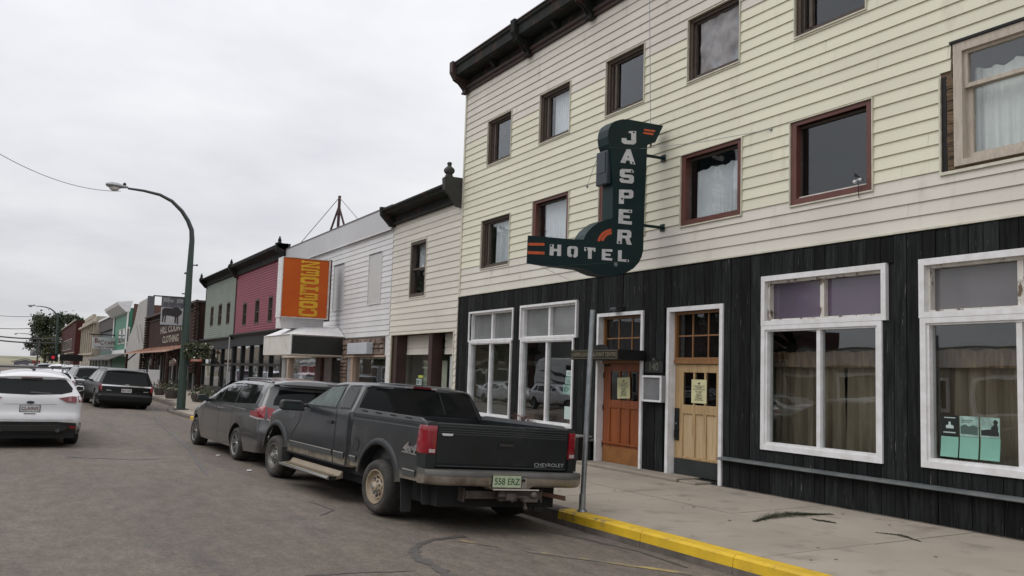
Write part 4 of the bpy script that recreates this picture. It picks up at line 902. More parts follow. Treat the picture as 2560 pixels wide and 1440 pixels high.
for u in (.1,.3,.5,.75): m.box(xr+.046,xr+.049,r[1]-(r[1]-r[0])*(u+.1),r[1]-(r[1]-r[0])*u,r[2]+.02,r[3]-.02)
m.build('stripe',M_ink,o)
# cornice + finial
zc=z2t
m=MB(); m.prism([(XF,zc),(XF-.10,zc),(XF-.10,zc+.05),(XF-.05,zc+.06),(XF-.05,zc+.20),(XF-.22,zc+.25),(XF-.30,zc+.25),(XF-.32,zc+.30),(XF-.38,zc+.33),(XF-.38,zc+.37),(XF+.12,zc+.40)],'y',Y0+.12,Y1+.0); m.build('cornice',M_cornice,b2)
for y in (Y1-.06,):
    m=MB(); m.prism([(XF-.002,zc-.04),(XF-.14,zc-.04),(XF-.40,zc+.22),(XF-.42,zc+.42),(XF-.002,zc+.42)],'y',y-.05,y+.07); m.build('end_bracket',M_cornice,b2)
m=MB(); a,b=Y0+.0,Y0+.13; m.prism([(XF-.002,zc-.12),(XF-.12,zc-.10),(XF-.30,zc+.13),(XF-.42,zc+.22),(XF-.44,zc+.46),(XF-.40,zc+.50),(XF-.002,zc+.50)],'y',a,b); o=m.build('end_bracket',mat('grey_black_stone',(.045,.045,.04),.7,col2=(.03,.03,.028),ns=5,bump=.4,bs=20),b2)
m=MB(); m.lathe([(0,0),(.10,0),(.10,.04),(.07,.06),(.12,.11),(.14,.17),(.12,.22),(.06,.27),(.045,.31),(.065,.345),(.045,.385),(0,.39)],16,'z',(XF-.30,Y0+.09,0)); m.v=[Vector((XF-.30+(v.x-XF+.30)*.85,Y0+.09+(v.y-Y0-.09)*.85,zc+.50+v.z*.82)) for v in m.v]; m.build('finial',MATS['grey_black_stone'],b2,smooth=50)
shell(b2,Y0,Y1,ZF,z2t+.35,8,M_cream2)
# ---- B3 white building
Y0,Y1=Y1+.03,ylist(716,700); zp=PX(975,576)[1]; zt=PX(977,519)[1]; z3b=PX(960.7,839)[1]
print('B3',Y0,Y1,zp,zt,z3b,PX(715,611),PX(776,640))
b3=thing('shop_building','long white sided building with pale blank parapet, black awning box and stone shopfront','building',(XF,Y0,0))
P1=rect((925,637.6),(958,631),(951,756.7),(921,761.6)); P2=rect((836.7,664),(863.5,662),(857.6,774.7),(834,776))
op1=(ylist(963,930),ylist(868,930),ZF,PX(915,890)[1]-.01); op2=(ylist(856,930),ylist(704,930),ZF,PX(915,890)[1]-.01)
core=MB(); wall_core(core,XF,XF+.12,Y0,Y1,ZF,zt-.02,[op1,op2]); core.build('wall',M_whites,b3,fix=False)
siding(b3,XF,Y0,Y1,z3b,zp,.135,[P1,P2],M_whites,4.5,.014,seed=12)
m=MB(); m.box(XF-.07,XF-.0,Y0,Y1,zp,zt); m.build('parapet_panel',mat('pale_grey_panel',(.50,.50,.51),.5,col2=(.46,.46,.475),ns=.7,bump=.05),b3)
m=MB(); m.box(XF-.085,XF+.15,Y0-.0,Y1,zt,zt+.03); m.build('parapet_cap',mat('dark_cap',(.14,.13,.14),.6),b3)
m=MB(); m.box(XF-.09,XF-.07,Y0,Y1,zp-.02,zp+.01); m.build('parapet_drip',M_whites,b3)
for P in (P1,P2):
    m=MB(); m.box(XF-.012,XF-.002,P[0],P[1],P[2],P[3]); o=m.build('blank_panel',mat('pale_panel',(.52,.52,.51),.5,col2=(.47,.47,.465),ns=2),b3)
    m=MB(); ring(m,XF-.03,XF-.0,(P[0]-.02,P[1]+.02,P[2]-.02,P[3]+.02),.022); m.build('panel_trim',M_whites,o)
    m=MB(); m.box(XF-.032,XF-.01,P[0]-.01,P[1]+.01,P[3]+.0,P[3]+.02); m.build('panel_seam',M_black,o)
M_stone=mat('rubble_stone',(.42,.33,.26),.85,col2=(.15,.085,.065),ns=5,rv=.4,bump=.6,bs=20,coord='World',dirt=((.12,.09,.08),4,.5,.7))
M_mort=mat('mortar',(.09,.07,.055),.95)
def rubble(par,y0,y1,z0,z1,x=XF,s=.15,seed=1):
    r=random.Random(seed); m=MB(); z=z0
    bk=MB(); bk.box(x-.02,x-.001,y0,y1,z0,z1); bk.build('mortar_bed',M_mort,par)
    while z<z1-.02:
        h=min(r.uniform(.6,1.1)*s,z1-z); y=y0
        while y<y1-.02:
            w=min(r.uniform(.7,1.8)*s,y1-y); d=r.uniform(.03,.07); g=.010
            a,b,c,e=y+g,y+w-g,z+g,z+h-g
            if b-a>.02 and e-c>.02:
                j=lambda:r.uniform(0,.02)
                m.add([(x-.02,a,c),(x-.02,b,c),(x-.02,b,e),(x-.02,a,e),(x-.02-d,a+.01+j(),c+j()),(x-.02-d,b-.01-j(),c+j()),(x-.02-d*.8,b-.01-j(),e-j()),(x-.02-d,a+.01+j(),e-j())],[(4,5,6,7),(0,1,5,4),(1,2,6,5),(2,3,7,6),(3,0,4,7)])
            y+=w
        z+=h
    return stuff(m.build('rubble_stones',M_stone,par))
zl=op1[3]
rubble(b3,ylist(963,860),ylist(856,860),zl+.03,z3b-.01,seed=2)
rubble(b3,op1[1]+.0,op2[0]-.0,ZF,zl+.02,s=.14,seed=4); rubble(b3,op2[1]+.0,Y1-.02,ZF,z3b-.01,s=.14,seed=5); 
m=MB(); m.box(XF-.05,XF+.02,op1[0],Y1-.1,zl-.02,zl+.022); m.build('lintel',mat('pinkish_beige',(.42,.31,.24),.6,col2=(.36,.27,.2),ns=4),b3)
M_beige=MATS['pinkish_beige']
def bay(op,posts,items,xg=.35):
    f=MB(); f.box(XF+.12,XF+xg+.4,op[1]-.06,op[1]-.001,ZF,zl); f.box(XF+.12,XF+xg+.4,op[0]+.001,op[0]+.06,ZF,zl)
    for y in posts: f.box(XF+.0,XF+.10,y-.09,y+.09,ZF,zl-.02)
    f.build('shopfront_frame',M_beige,b3)
    m=MB(); m.box(XF+.03,XF+.12,op[0],op[1],ZF,.55); m.build('stall_riser',M_beige,b3)
    m=MB(); m.box(XF+.10,XF+.104,op[0]+.05,op[1]-.05,.55,zl-.03); m.build('shop_pane',M_glass,b3,fix=False)
    m=MB(); m.box(XF+2.2,XF+2.25,op[0]-.5,op[1]+.5,ZF,zl); m.box(XF+.12,XF+2.2,op[0],op[1],zl,zl+.02); m.build('shop_interior',mat('teal_grey_wall',(.10,.13,.12),.8,col2=(.07,.09,.085),ns=1),b3)
bay(op1,[ylist(878,930)],0); bay(op2,[ylist(718,930)],0)
m=MB(); m.box(XF+.9,XF+1.3,ylist(940,930),ylist(905,930),.5,1.2); m.box(XF+.6,XF+.9,ylist(958,930),ylist(945,930),.5,1.35); m.build('shop_counter',mat('counter_grey',(.16,.19,.18),.6),b3)
# items in left bay: red banner, white boards, dark stone post, dark doorway
m=MB(); m.box(XF+.14,XF+.16,ylist(782,930),ylist(736,930),PX(760,938)[1],PX(760,914)[1]); m.build('red_banner',mat('red_banner',(.32,.03,.045),.6,col2=(.25,.03,.04),ns=3),b3)
m=MB(); m.box(XF+.14,XF+.16,ylist(782,930),ylist(757,930),PX(770,912)[1],PX(770,896)[1]); m.box(XF+.14,XF+.16,ylist(781,930),ylist(736,930),.9,PX(760,941)[1]); m.build('white_board',mat('board_white',(.38,.38,.38),.7),b3)
y=ylist(796,930); M_dst=mat('dark_red_stone',(.10,.05,.04),.85,col2=(.05,.03,.028),ns=5,bump=.6,bs=20,rv=.2,coord='World')
m=MB(); m.box(XF-.03,XF+.3,y-.30,y+.28,ZF,zl); m.build('stone_pier',M_dst,b3)
m=MB(); m.box(XF+.05,XF+.09,ylist(850,930),ylist(828,930),ZF,zl-.1); m.build('doorway',M_dark,b3)
m=MB(); m.box(XF+.02,XF+.06,ylist(826,930),ylist(808,930),ZF,zl-.02); m.build('side_panel',mat('mauve_grey_panel',(.13,.105,.105),.5),b3)
# little sign box on stone
r=rect((877,860),(925,855),(925,886),(876,885),XF-.15); m=MB(); m.box(XF-.25,XF-.07,r[0],r[1],r[2],r[3]); o=m.build('sign_box',mat('pale_blue_white',(.50,.52,.56),.4,col2=(.45,.47,.5),ns=2),None); bevel(o,.01)
tag(o,'small blank pale sign box fixed on the stone band of the white building','sign')
# roof antenna tripod
at=thing('roof_tripod','dark metal tripod mast with guy wires on the roof of the white building','antenna mast',(XF+1.2,ylist(848,560),zt))
base=PX(845,566,XF+.9); tp=PX(841,494,XF+.9); y=base[0]; zb=5.2; zz=tp[1]
M_mast=mat('maroon_mast',(.06,.025,.025),.6)
m=MB(); m.tube([(XF+.9,y,zb),(XF+.9,y-.02,zz)],.05,8)
for dx,dy in ((-.35,.42),(.3,-.62)): m.tube([(XF+.9,y,zz-.35),(XF+.9+dx,y+dy,zb)],.035,6)
m.build('legs',M_mast,at)
m=MB(); m.tube([(XF+.9,y,zz-.05),(XF+.05,ylist(744,594),zt+.03)],.012,5); m.tube([(XF+.9,y,zz-.05),(XF+.7,y-3.4,zt+.05)],.012,5); m.build('guy_wires',mat('grey_wire',(.2,.2,.2),.6),at)
shell(b3,Y0,Y1,ZF,zt,9,M_whites)
# marquee (awning box) and the orange sign
Yn=24.86; X1=6.43; Yf=27.85; zt_,zb_=2.34,1.79
mq=thing('marquee','white canopy box with a black panel on its near face, under the orange sign','marquee',(X1,Yn,zb_))
m=MB(); m.box(X1,XF-.03,Yn,Yf,zb_,zt_); m.build('canopy_box',mat('marquee_white',(.66,.63,.58),.5,col2=(.58,.55,.5),ns=2,dirt=((.35,.3,.25),3,.6,.85)),mq)
m=MB(); m.prism([(X1+.03,zb_+.03),(XF-.05,zb_+.03),(XF-.05,zt_-.03),(X1+.03,zt_-.03)],'y',Yn-.03,Yn-.002); o=m.build('black_panel',mat('black_panel',(.012,.013,.013),.35,col2=(.018,.018,.017),ns=3),mq); bevel(o,.01)
for q in (Yn-.02,Yf): m=MB(); m.tube([(X1,q,zb_),(X1,q,zt_)],.035,6); m.build('corner_trim',M_white,mq)
m=MB(); zr=zt_+.27; m.add([(X1-.03,Yn-.05,zt_),(XF-.03,Yn-.05,zt_),(XF-.03,Yn+.55,zr),(X1+.5,Yn+.75,zr),(X1-.03,Yf+.05,zt_),(X1+.5,Yf-.5,zr),(XF-.03,Yf-.2,zr),(XF-.03,Yf+.05,zt_)],[(0,1,2,3),(0,3,5,4),(3,2,6,5),(4,5,6,7)]); m.build('canopy_roof',M_white,mq)
YS=25.35
def cs(p): return PY(*p,YS)
a=cs((705,640));b=cs((826,652));c=cs((820,800));d=cs((702,792)); sx0,sx1=(a[0]+d[0])/2,(b[0]+c[0])/2; sz1,sz0=(a[1]+b[1])/2,(c[1]+d[1])/2
print('cow',sx0,sx1,sz0,sz1)
m=MB(); m.box(sx0+.12,sx1-.03,YS+.3,YS+.9,zt_+.2,sz0-.001); m.build('pedestal',M_white,mq)
cw=thing('shop_sign','tall orange sign with yellow western letters reading COWTOWN turned on its side','sign',(sx0,YS,sz0))
m=MB(); m.box(sx0,sx1,YS+.003,YS+.5,sz0,sz1); o=m.build('cabinet',M_white,cw)
m=MB(); m.box(sx1+.001,sx1+.08,YS+.1,YS+.5,sz0-.03,sz1+.03); m.build('mounting_post',mat('maroon_post',(.07,.02,.03),.6),cw)
m=MB(); 
for (p,q,u,v) in ((sx0,sx1,sz1-.02,sz1),(sx0,sx1,sz0,sz0+.025),(sx0,sx0+.02,sz0+.025,sz1-.02),(sx1-.045,sx1,sz0+.025,sz1-.02)): m.box(p,q,YS-.035,YS,u,v)
m.build('frame',mat('frame_alu',(.6,.58,.55),.4,col2=(.4,.33,.28),ns=6),cw)
M_orf=mat('orange_face',(.50,.095,.006),.5,col2=(.44,.07,.005),ns=.9,nd=2,spec=.3)
fx0,fx1,fz0,fz1=sx0+.021,sx1-.046,sz0+.026,sz1-.021
m=MB(); m.box(fx0,fx1,YS-.012,YS-.002,fz0,fz1); m.build('orange_face',M_orf,cw)
CW={'C':[[(0,2),(0,1.2),(1,0),(5,0),(6,1.2),(6,2.4),(4.6,2.4),(4.6,1.6),(4.2,1.2),(2.4,1.2),(2,1.6),(2,2)],[(0,2),(2,2),(2,5),(0,5)],[(0,5),(2,5),(2,5.4),(2.4,5.8),(4.2,5.8),(4.6,5.4),(4.6,4.8),(6,4.8),(6,7),(4.8,7),(4.8,6.7),(4.4,7),(1,7),(0,5.8)]],
'O':[[(0,1.6),(0,1.2),(1,0),(5,0),(6,1.2),(6,1.6)],[(0,5.4),(6,5.4),(6,5.8),(5,7),(1,7),(0,5.8)],[(0,1.6),(2.1,1.6),(2.1,5.4),(0,5.4)],[(3.9,1.6),(6,1.6),(6,5.4),(3.9,5.4)]],
'T':[[(0,5.7),(6,5.7),(6,7),(0,7)],[(0,4.6),(1,4.6),(1,5.7),(0,5.7)],[(5,4.6),(6,4.6),(6,5.7),(5,5.7)],[(2,1.1),(4,1.1),(4,5.7),(2,5.7)],[(1,0),(5,0),(5,1.1),(1,1.1)]],
'W':[[(-.2,6.1),(2.0,6.1),(2.0,7),(-.2,7)],[(4.0,6.1),(6.2,6.1),(6.2,7),(4.0,7)],[(.1,1.3),(1.5,1.3),(1.5,6.1),(.1,6.1)],[(4.5,1.3),(5.9,1.3),(5.9,6.1),(4.5,6.1)],[(2.4,1.3),(3.6,1.3),(3.6,5.0),(2.4,5.0)],[(.1,1.3),(5.9,1.3),(5.3,0),(3.4,0),(3,.6),(2.6,0),(.7,0)]],
'N':[[(0,0),(2.4,0),(2.4,1),(0,1)],[(0,6),(2.2,6),(2.2,7),(0,7)],[(3.8,6),(6.2,6),(6.2,7),(3.8,7)],[(.5,1),(1.8,1),(1.8,6),(.5,6)],[(4.4,0),(5.6,0),(5.6,6),(4.4,6)],[(1.8,6),(2.2,6),(4.4,1.9),(4.4,0),(4.2,0),(1.8,4.6)]]}
M_yl=mat('yellow_letter',(.64,.36,.012),.5,col2=(.55,.28,.012),ns=3)
# word runs upward: letter x -> +Z, letter y -> -X ... read with head tilted left
word='COWTOWN'; ztot=(fz1-fz0)*.965; lh=ztot/7; xw0=cs((752,790))[0]; xw1=cs((790,790))[0]
xt0=fx0+(fx1-fx0)*.385; xt1=fx0+(fx1-fx0)*.79
for i,chh in enumerate(word):
    m=MB(); z0=fz0+(fz1-fz0)*.015+i*lh
    for k,pl in enumerate(CW[chh]):
        m.prism([(xt1-(xt1-xt0)*(v/7) , z0+lh*(.05+.9*u/6)) for u,v in pl],'y',YS-.02-.0004*k,YS-.0125)
    m.build('letter',M_yl,cw)

# ---- B4 red, B5 green
M_red=mat('red_siding',(.26,.048,.075),.6,col2=(.215,.042,.064),ns=1,dirt=((.14,.04,.05),3,.6,.85),coord='World')
M_grn=mat('green_siding',(.225,.255,.215),.65,col2=(.19,.215,.18),ns=1,dirt=((.14,.17,.14),3,.6,.85),coord='World')
def twin(label,Y0,Y1,stp,sbt,wins,M,seed,topz):
    b=thing('shop_building',label,'building',(XF,Y0,0)); zt=stp; zb=sbt
    core=MB(); wall_core(core,XF,XF+.12,Y0,Y1,zb-.3,zt+.2,wins); core.build('wall',M_black,b,fix=False)
    siding(b,XF,Y0+.05,Y1-.05,zb,zt,.095,wins,M,9,.022,joined=True,seed=seed)
    m=MB(); m.box(XF-.04,XF,Y0,Y0+.05,zb,zt+.1); m.box(XF-.04,XF,Y1-.05,Y1,zb,zt+.1); m.build('corner_trim',M_black,b)
    for i,w in enumerate(wins): simple_window(b,w,M_frame,M_glassup,w=.07,curt=(.52,.97),seed=i)
    m=MB(); m.prism([(XF,zt),(XF-.08,zt),(XF-.08,zt+.22),(XF-.26,zt+.30),(XF-.34,zt+.32),(XF-.36,topz-.04),(XF-.36,topz),(XF+.1,topz+.03)],'y',Y0,Y1); m.build('cornice',M_cornice,b)
    for y in (Y0+.07,Y1-.07):
        m=MB(); m.prism([(XF,zt-.12),(XF-.12,zt-.1),(XF-.4,zt+.2),(XF-.42,topz+.03),(XF,topz+.03)],'y',y-.07,y+.07); m.build('end_bracket',M_cornice,b)
    # lower cornice and shopfront
    m=MB(); m.prism([(XF,zb-.50),(XF-.06,zb-.50),(XF-.06,zb-.14),(XF-.16,zb-.08),(XF-.22,zb-.05),(XF-.22,zb),(XF,zb+.02)],'y',Y0,Y1); m.build('fascia',M_black,b)
    shell(b,Y0,Y1,ZF,topz,8,M)
    return b,zb-.5
r4=PX(593.7,686)[1],PX(696,657)[1]; r4b=PX(586,841)[1],PX(688,820)[1]
W4=[rect((608.6,757),(619,755.8),(615.7,814.8),(606.3,815.5)),rect((639.3,748.7),(650.4,747.5),(647.6,810),(636.5,810.8)),rect((672.4,740.4),(683.7,739),(681.3,805.4),(670,806.5))]
print('B4',r4,r4b,[PX(589,659.5),PX(713,618)],W4)
Y4a,Y4b=Y1+.03,ylist(591,750)
b4,zs4=twin('narrow two storey shop with raspberry red siding, three tall windows and black cornice','X' and Y4a,Y4b,(r4[0]+r4[1])/2,(r4b[0]+r4b[1])/2,W4,M_red,21,PX(713,618)[1]-.06) if False else twin('two storey shop with raspberry red siding, three tall windows and a black cornice',Y4a,Y4b,(r4[0]+r4[1])/2,(r4b[0]+r4b[1])/2,W4,M_red,21,(PX(713,618)[1]+PX(589,659.5)[1])/2-.05)
r5=PX(521,713)[1],PX(592,688.5)[1]; r5b=PX(513,848)[1],PX(585,843)[1]
W5=[rect((528.3,766.4),(536,765.7),(532.6,816),(525.3,816.7)),rect((547.7,760.5),(556.7,759.3),(553.8,813.6),(544.9,814.8)),rect((568.5,755.8),(577.2,755),(574.4,810),(565.4,811.7))]
Y5a,Y5b=Y4b+.03,ylist(516,750); print('B5',r5,r5b,W5)
b5,zs5=twin('two storey shop with grey green siding and three narrow windows, left of the red one',Y5a,Y5b,(r5[0]+r5[1])/2,(r5b[0]+r5b[1])/2,W5,M_grn,22,(PX(713,618)[1]+PX(589,659.5)[1])/2-.1)
for nm,y,bb in (('a',Y4a,b4),('b',Y4b,b4),('c',Y5b,b5)):
    m=MB(); zt=(PX(713,618)[1]+PX(589,659.5)[1])/2-.05; m.lathe([(0,0),(.09,0),(.09,.06),(.05,.1),(.07,.2),(.04,.3),(.02,.42),(0,.44)],10,'z',(XF-.3,y,zt)); m.v=[Vector((v.x,v.y,zt+(v.z-zt)*.62)) for v in m.v]; m.build('finial',M_cornice,bb,smooth=50)
M_panel=mat('shop_reflective_dark',(.015,.017,.017),.15,coat=.3)
def front(b,Y0,Y1,zt,lights,seed,transom=.34):
    r=random.Random(seed); bk=MB(); bk.box(XF+1.5,XF+1.55,Y0,Y1,ZF,zt); bk.build('shop_interior',mat('shop_dim',(.05,.05,.045),.9,col2=(.10,.09,.08),ns=1),b)
    f=MB(); n=lights; zt1=zt-transom*(zt-ZF)
    f.box(XF-.02,XF+.1,Y0,Y1,ZF,.5); f.box(XF-.04,XF+.08,Y0,Y1,zt1-.06,zt1+.04)
    for i in range(n+1):
        y=Y0+.08+(Y1-Y0-.16)*i/n; w=.09 if i%2==0 else .05; f.box(XF-.03,XF+.09,y-w,y+w,.5,zt)
    f.build('shopfront',M_black,b)
    p=MB(); p.box(XF+.05,XF+.054,Y0+.1,Y1-.1,.5,zt); p.build('shop_pane',M_glass,b,fix=False)
    for i in range(n):
        if r.random()<.6:
            y=Y0+.08+(Y1-Y0-.16)*(i+.5)/n; w=(Y1-Y0)/n*.33; m=MB(); a=r.choice([.5,.8]); m.box(XF+.4,XF+.42,y-w,y+w,a,a+r.uniform(.4,1.0)); m.build('window_display',mat(['disp_a','disp_b','disp_c'][i%3],[(.30,.32,.26),(.32,.30,.28),(.36,.18,.10)][i%3],.8,col2=(.1,.1,.1),ns=2),b)
front(b4,Y4a,Y4b,zs4,5,3); front(b5,Y5a,Y5b,zs5,3,5)
m=MB(); y=ylist(571,880); m.tube([(XF-.2,Y4b-.1,ZF),(XF-.2,Y4b-.12,zs4+.4)],.03,6); m.build('downpipe',mat('pale_pipe',(.45,.45,.45),.5),b4)
r=rect((514,899),(542,897),(542,904),(514,906)); o=MB().box(XF-.7,XF-.65,r[0],r[1],r[2],r[3]).build('shop_sign',mat('orange_red_sign',(.35,.07,.035),.5),None); tag(o,'small orange red sign strip under the green shop, beside the flower basket','sign')
t=text('OPEN IN ROSE',.13,0,.002); t.xf(frameM((XF-.705,(r[0]+r[1])/2,(r[2]+r[3])/2),(0,-1,0),(0,0,1))); t.v=[Vector((v.x,(v.y-(r[0]+r[1])/2)*((r[1]-r[0])*.8/1.2)+(r[0]+r[1])/2,v.z)) for v in t.v]; q=t.build('lettering',mat('sign_cream',(.5,.45,.35),.6),o,fix=False)
q.location=(0,0,0)

# ---- brown clothing store
M_bro=mat('brown_boards',(.030,.0135,.010),.8,spec=.2,col2=(.040,.018,.014),ns=2,rv=.15,coord='World',bump=.3)
YA,YB=48.9,70.5; zt=4.68; br=thing('clothing_store','low dark brown wooden store with western lettering and a tan awning roof','building',(XF,YA,0))
m=MB(); m.box(XF,XF+.2,YA,YB,1.0,zt); m.build('wall',M_bro,br)
y=YA+.02; k=0
while y<YB:
    m=MB(); m.box(XF-.03,XF-.002,y+.02,min(y+.75,YB)-.02,2.5,zt-.32); m.build('wall_board',M_bro,br,fix=False); y+=.75
M_log=mat('log_brown',(.055,.030,.022),.85,spec=.2,col2=(.03,.018,.014),ns=6,bump=.5)
for (a,b) in ((YA-.05,YA+.5),(YB-.7,YB)):
    z=1.0
    while z<zt: m=MB(); m.prism([(XF-.20+.08*math.cos(t),z+.09+.085*math.sin(t)) for t in [i*PI/4 for i in range(8)]],'y',a,b); m.build('corner_log',M_log,br,smooth=50); z+=.18
m=MB(); m.box(XF-.28,XF+.2,YA-.1,YB+.1,zt-.05,zt+.06); m.box(XF-.10,XF,YA,YB,zt-.34,zt-.30); m.build('parapet_cap',mat('brown_cap',(.06,.04,.035),.7),br)
m=MB(); m.box(XF,XF+9,YA-.05,YA,ZF,zt); m.box(XF,XF+9,YA,YB,3.9,4); m.build('side_wall',M_bro,br)
M_tin=mat('awning_tan',(.46,.275,.20),.6,col2=(.40,.235,.17),ns=1.2,stretch=(1,1,1),coord='World')
YBa=YB+.5
za,zb=2.52,2.12; xo=6.55
m=MB(); m.add([(XF-.03,YA+1.0,za),(XF-.03,YBa,za),(xo,YBa,zb),(xo,YA+1.0,zb),(XF-.03,YA+1.0,za-.05),(XF-.03,YBa,za-.05),(xo,YBa,zb-.05),(xo,YA+1.0,zb-.05)],[(0,1,2,3),(4,7,6,5),(3,2,6,7),(0,3,7,4),(1,5,6,2)]); m.build('awning_roof',M_tin,br)
n=12
for i in range(n): 
    y=YA+1.5+(YBa-YA-2)*i/(n-1); m=MB(); m.add([(XF-.04,y-.03,za+.03),(XF-.04,y+.03,za+.03),(xo,y+.03,zb+.03),(xo,y-.03,zb+.03),(XF-.04,y-.03,za),(XF-.04,y+.03,za),(xo,y+.03,zb),(xo,y-.03,zb)],[(0,1,2,3),(0,3,7,4),(1,5,6,2),(3,2,6,7)]); m.build('roof_rib',M_tin,br)
for y in (YA+1.2,YA+7,YA+13,YBa-.3):
    m=MB(); m.tube([(xo+.12,y,SWZ(7)),(xo+.12,y,zb-.05)],.09,8); m.tube([(xo+.12,y,1.55),(xo+.75,y,2.2)],.05,6); m.build('awning_post',M_log,br)
m=MB(); m.box(XF+.1,XF+.14,YA,YB,ZF,1.0); m.build('recess_wall',M_dark,br)
for i in range(15):
    y=YA+.8+i*1.4; m=MB(); m.box(XF-.06,XF-.02,y-.10-.12*(i%3==0),y+.10,ZF,1.98); m.build('porch_slat',mat('greyed_slat',(.15,.15,.145),.7,rv=.5),br)
    if i%2: m=MB(); m.box(XF-.04,XF-.03,y+.35,y+.75,.6,1.35); m.build('porch_pane',mat('pale_pane',(.35,.36,.35),.4),br)  # plain pale panes beside every second slat
M_let=mat('cream_letters',(.30,.27,.22),.6)
for tx,zz,hh,(p,q) in (('HILL COUNTRY',(PX(430,815)[1]+PX(430,830)[1])/2,.75,(402,472)),('CLOTHING',(PX(430,838)[1]+PX(430,857)[1])/2,.85,(409,449))):
    yq,yp=PX(p,840)[0],PX(q,840)[0]; t=text(tx,1,.0,.03); w=max(v.x for v in t.v)-min(v.x for v in t.v); h=max(v.y for v in t.v)-min(v.y for v in t.v)
    hz=(PX(430,838)[1]-PX(430,856)[1])
    t.v=[Vector((v.x*(yq-yp)/w,v.y*hz/h,0)) for v in t.v]; t.xf(frameM((XF-.05,(yp+yq)/2,zz),(0,-1,0),(0,0,1))); 
    t.v+= []; o=t.build('lettering',M_let,br,fix=False)
# hanging oval boards under the awning
for i,(px,py,sx) in enumerate(((428,905,.9),(380,905,1.0))):
    Y,Z=PX(px,py,6.9); o=thing('hanging_sign',['oval red-brown board with pale lettering hung under the tan awning, nearer the green pole','plain dark board hung under the far half of the tan awning'][i],'sign',(6.9,Y,Z))
    m=MB(); m.prism([(Y+1.6*sx*math.cos(t),Z+.20*math.sin(t)) for t in [k*2*PI/24 for k in range(24)]],'x',6.88,6.94); m.build('board',mat(['oval_rim','dark_board'][i],[(.30,.24,.2),(.06,.045,.04)][i],.6),o)
    if i==0:
        m=MB(); m.prism([(Y+1.5*math.cos(t),Z+.17*math.sin(t)) for t in [k*2*PI/24 for k in range(24)]],'x',6.87,6.879); m.build('face',mat('oval_face',(.085,.035,.03),.6),o)
        for dz in (.05,-.05): m=MB(); m.box(6.86,6.869,Y-1.0,Y+.7,Z+dz-.02,Z+dz+.02); m.build('lettering',M_let,o)
    m=MB(); m.tube([(6.9,Y-.6,Z+.18),(6.9,Y-.6,2.3)],.015,5); m.tube([(6.9,Y+.6,Z+.18),(6.9,Y+.6,2.3)],.015,5); m.build('chain',M_black,o)
# white board leaning, planters with flowers
Y,Z=PX(382,1000,6.6)
o=thing('sandwich_board','plain white board standing on the sidewalk behind the black parked suv','board',(6.3,50.5,.1)); x=PY(383,960,50)[0]; m=MB(); m.box(x-.28,x+.28,50,50.06,.08,.08+1.05); m.build('panel',M_white,o)
def flowers(name,label,c,rad,h,cols,n,pot=True,cat='planter'):
    o=thing(name,label,cat,c)
    if pot: m=MB(); m.lathe([(0,0),(rad*.75,0),(rad*.95,h*.5),(rad,h),(rad*.9,h),(rad*.88,h*.9),(0,h*.9)],16,'z',c); m.build('barrel',mat('barrel_wood',(.10,.085,.075),.8,col2=(.06,.05,.045),ns=5),o,smooth=50)
    m=MB(); f=MB()
    for i in range(n):
        a=rnd.uniform(0,2*PI); r_=rad*1.25*math.sqrt(rnd.random()); zz=rnd.uniform(-.06,.42)*(1-.5*r_/rad/1.25) if pot else rnd.uniform(-.28,.2)
        p=Vector((c[0]+r_*math.cos(a),c[1]+r_*math.sin(a),c[2]+h+zz)); s=rnd.uniform(.02,.05)
        q=Vector((rnd.gauss(0,1),rnd.gauss(0,1),rnd.gauss(0,1))).normalized(); u=q.orthogonal().normalized()*s; v=q.cross(u)*.7
        (f if i%9==0 else m).add([p-u,p-v,p+u,p+v],[(0,1,2,3)])
    stuff(m.build('foliage',mat('planter_leaf',(.03,.045,.016),.7,col2=(.075,.085,.035),ns=6,coord='World'),o,fix=False)); 
    if cols: stuff(f.build('blossom',mat('blossom_'+cols,{'pink':(.35,.06,.12),'white':(.55,.55,.5),'red':(.3,.05,.05)}[cols],.7,col2=(.6,.55,.5),ns=8,coord='World'),o,fix=False))
    return o
x=PY(398,990,42)[0]; flowers('flower_planter','wooden barrel planter with pale pink flowers, nearest the white board by the brown store',(x,42,.1),.24,.30,'pink',200)
x=PY(428,995,38)[0]; flowers('flower_planter','barrel planter with white flowers just left of the green lamp post',(x,38,.1),.27,.32,'white',240)
x=PY(500,990,36)[0]; flowers('flower_planter','leafy low planter with reddish flowers behind the minivan mirror',(x,36,.08),.34,.26,'red',260)
x=PY(522,985,34)[0]; flowers('flower_planter','spiky green planter beside the front of the grey minivan',(x,34,.08),.3,.25,'white',200)

# ---- far buildings
def block(label,Y0,Y1,zt,M,X=XF,wins=(),depth=9,cat='building',name='shop_building',front_z=ZF):
    b=thing(name,label,cat,(X,Y0,0)); m=MB(); m.box(X,X+depth,Y0,Y1,front_z,zt); m.build('walls',M,b)
    for w in wins:
        f=MB(); ring(f,X-.04,X-.001,w,.12 if w[1]-w[0]>.9 else .07); o=f.build('window',mat('far_trim',(.45,.43,.38),.6),b); p=MB(); p.box(X-.02,X-.002,w[0]+.1,w[1]-.1,w[2]+.1,w[3]-.1); p.build('pane',M_panel,o,fix=False)
    return b
M_gw=mat('grey_white_stucco',(.40,.385,.365),.7,col2=(.33,.32,.30),ns=1,coord='World')
def zx(px,py,X=XF): return PX(px,py,X)[1]
b7=thing('false_front_shop','narrow grey white shop with a tall raking false front beside the brown store','building',(XF,70.6,0))
Ya,Yb=70.6,84.3
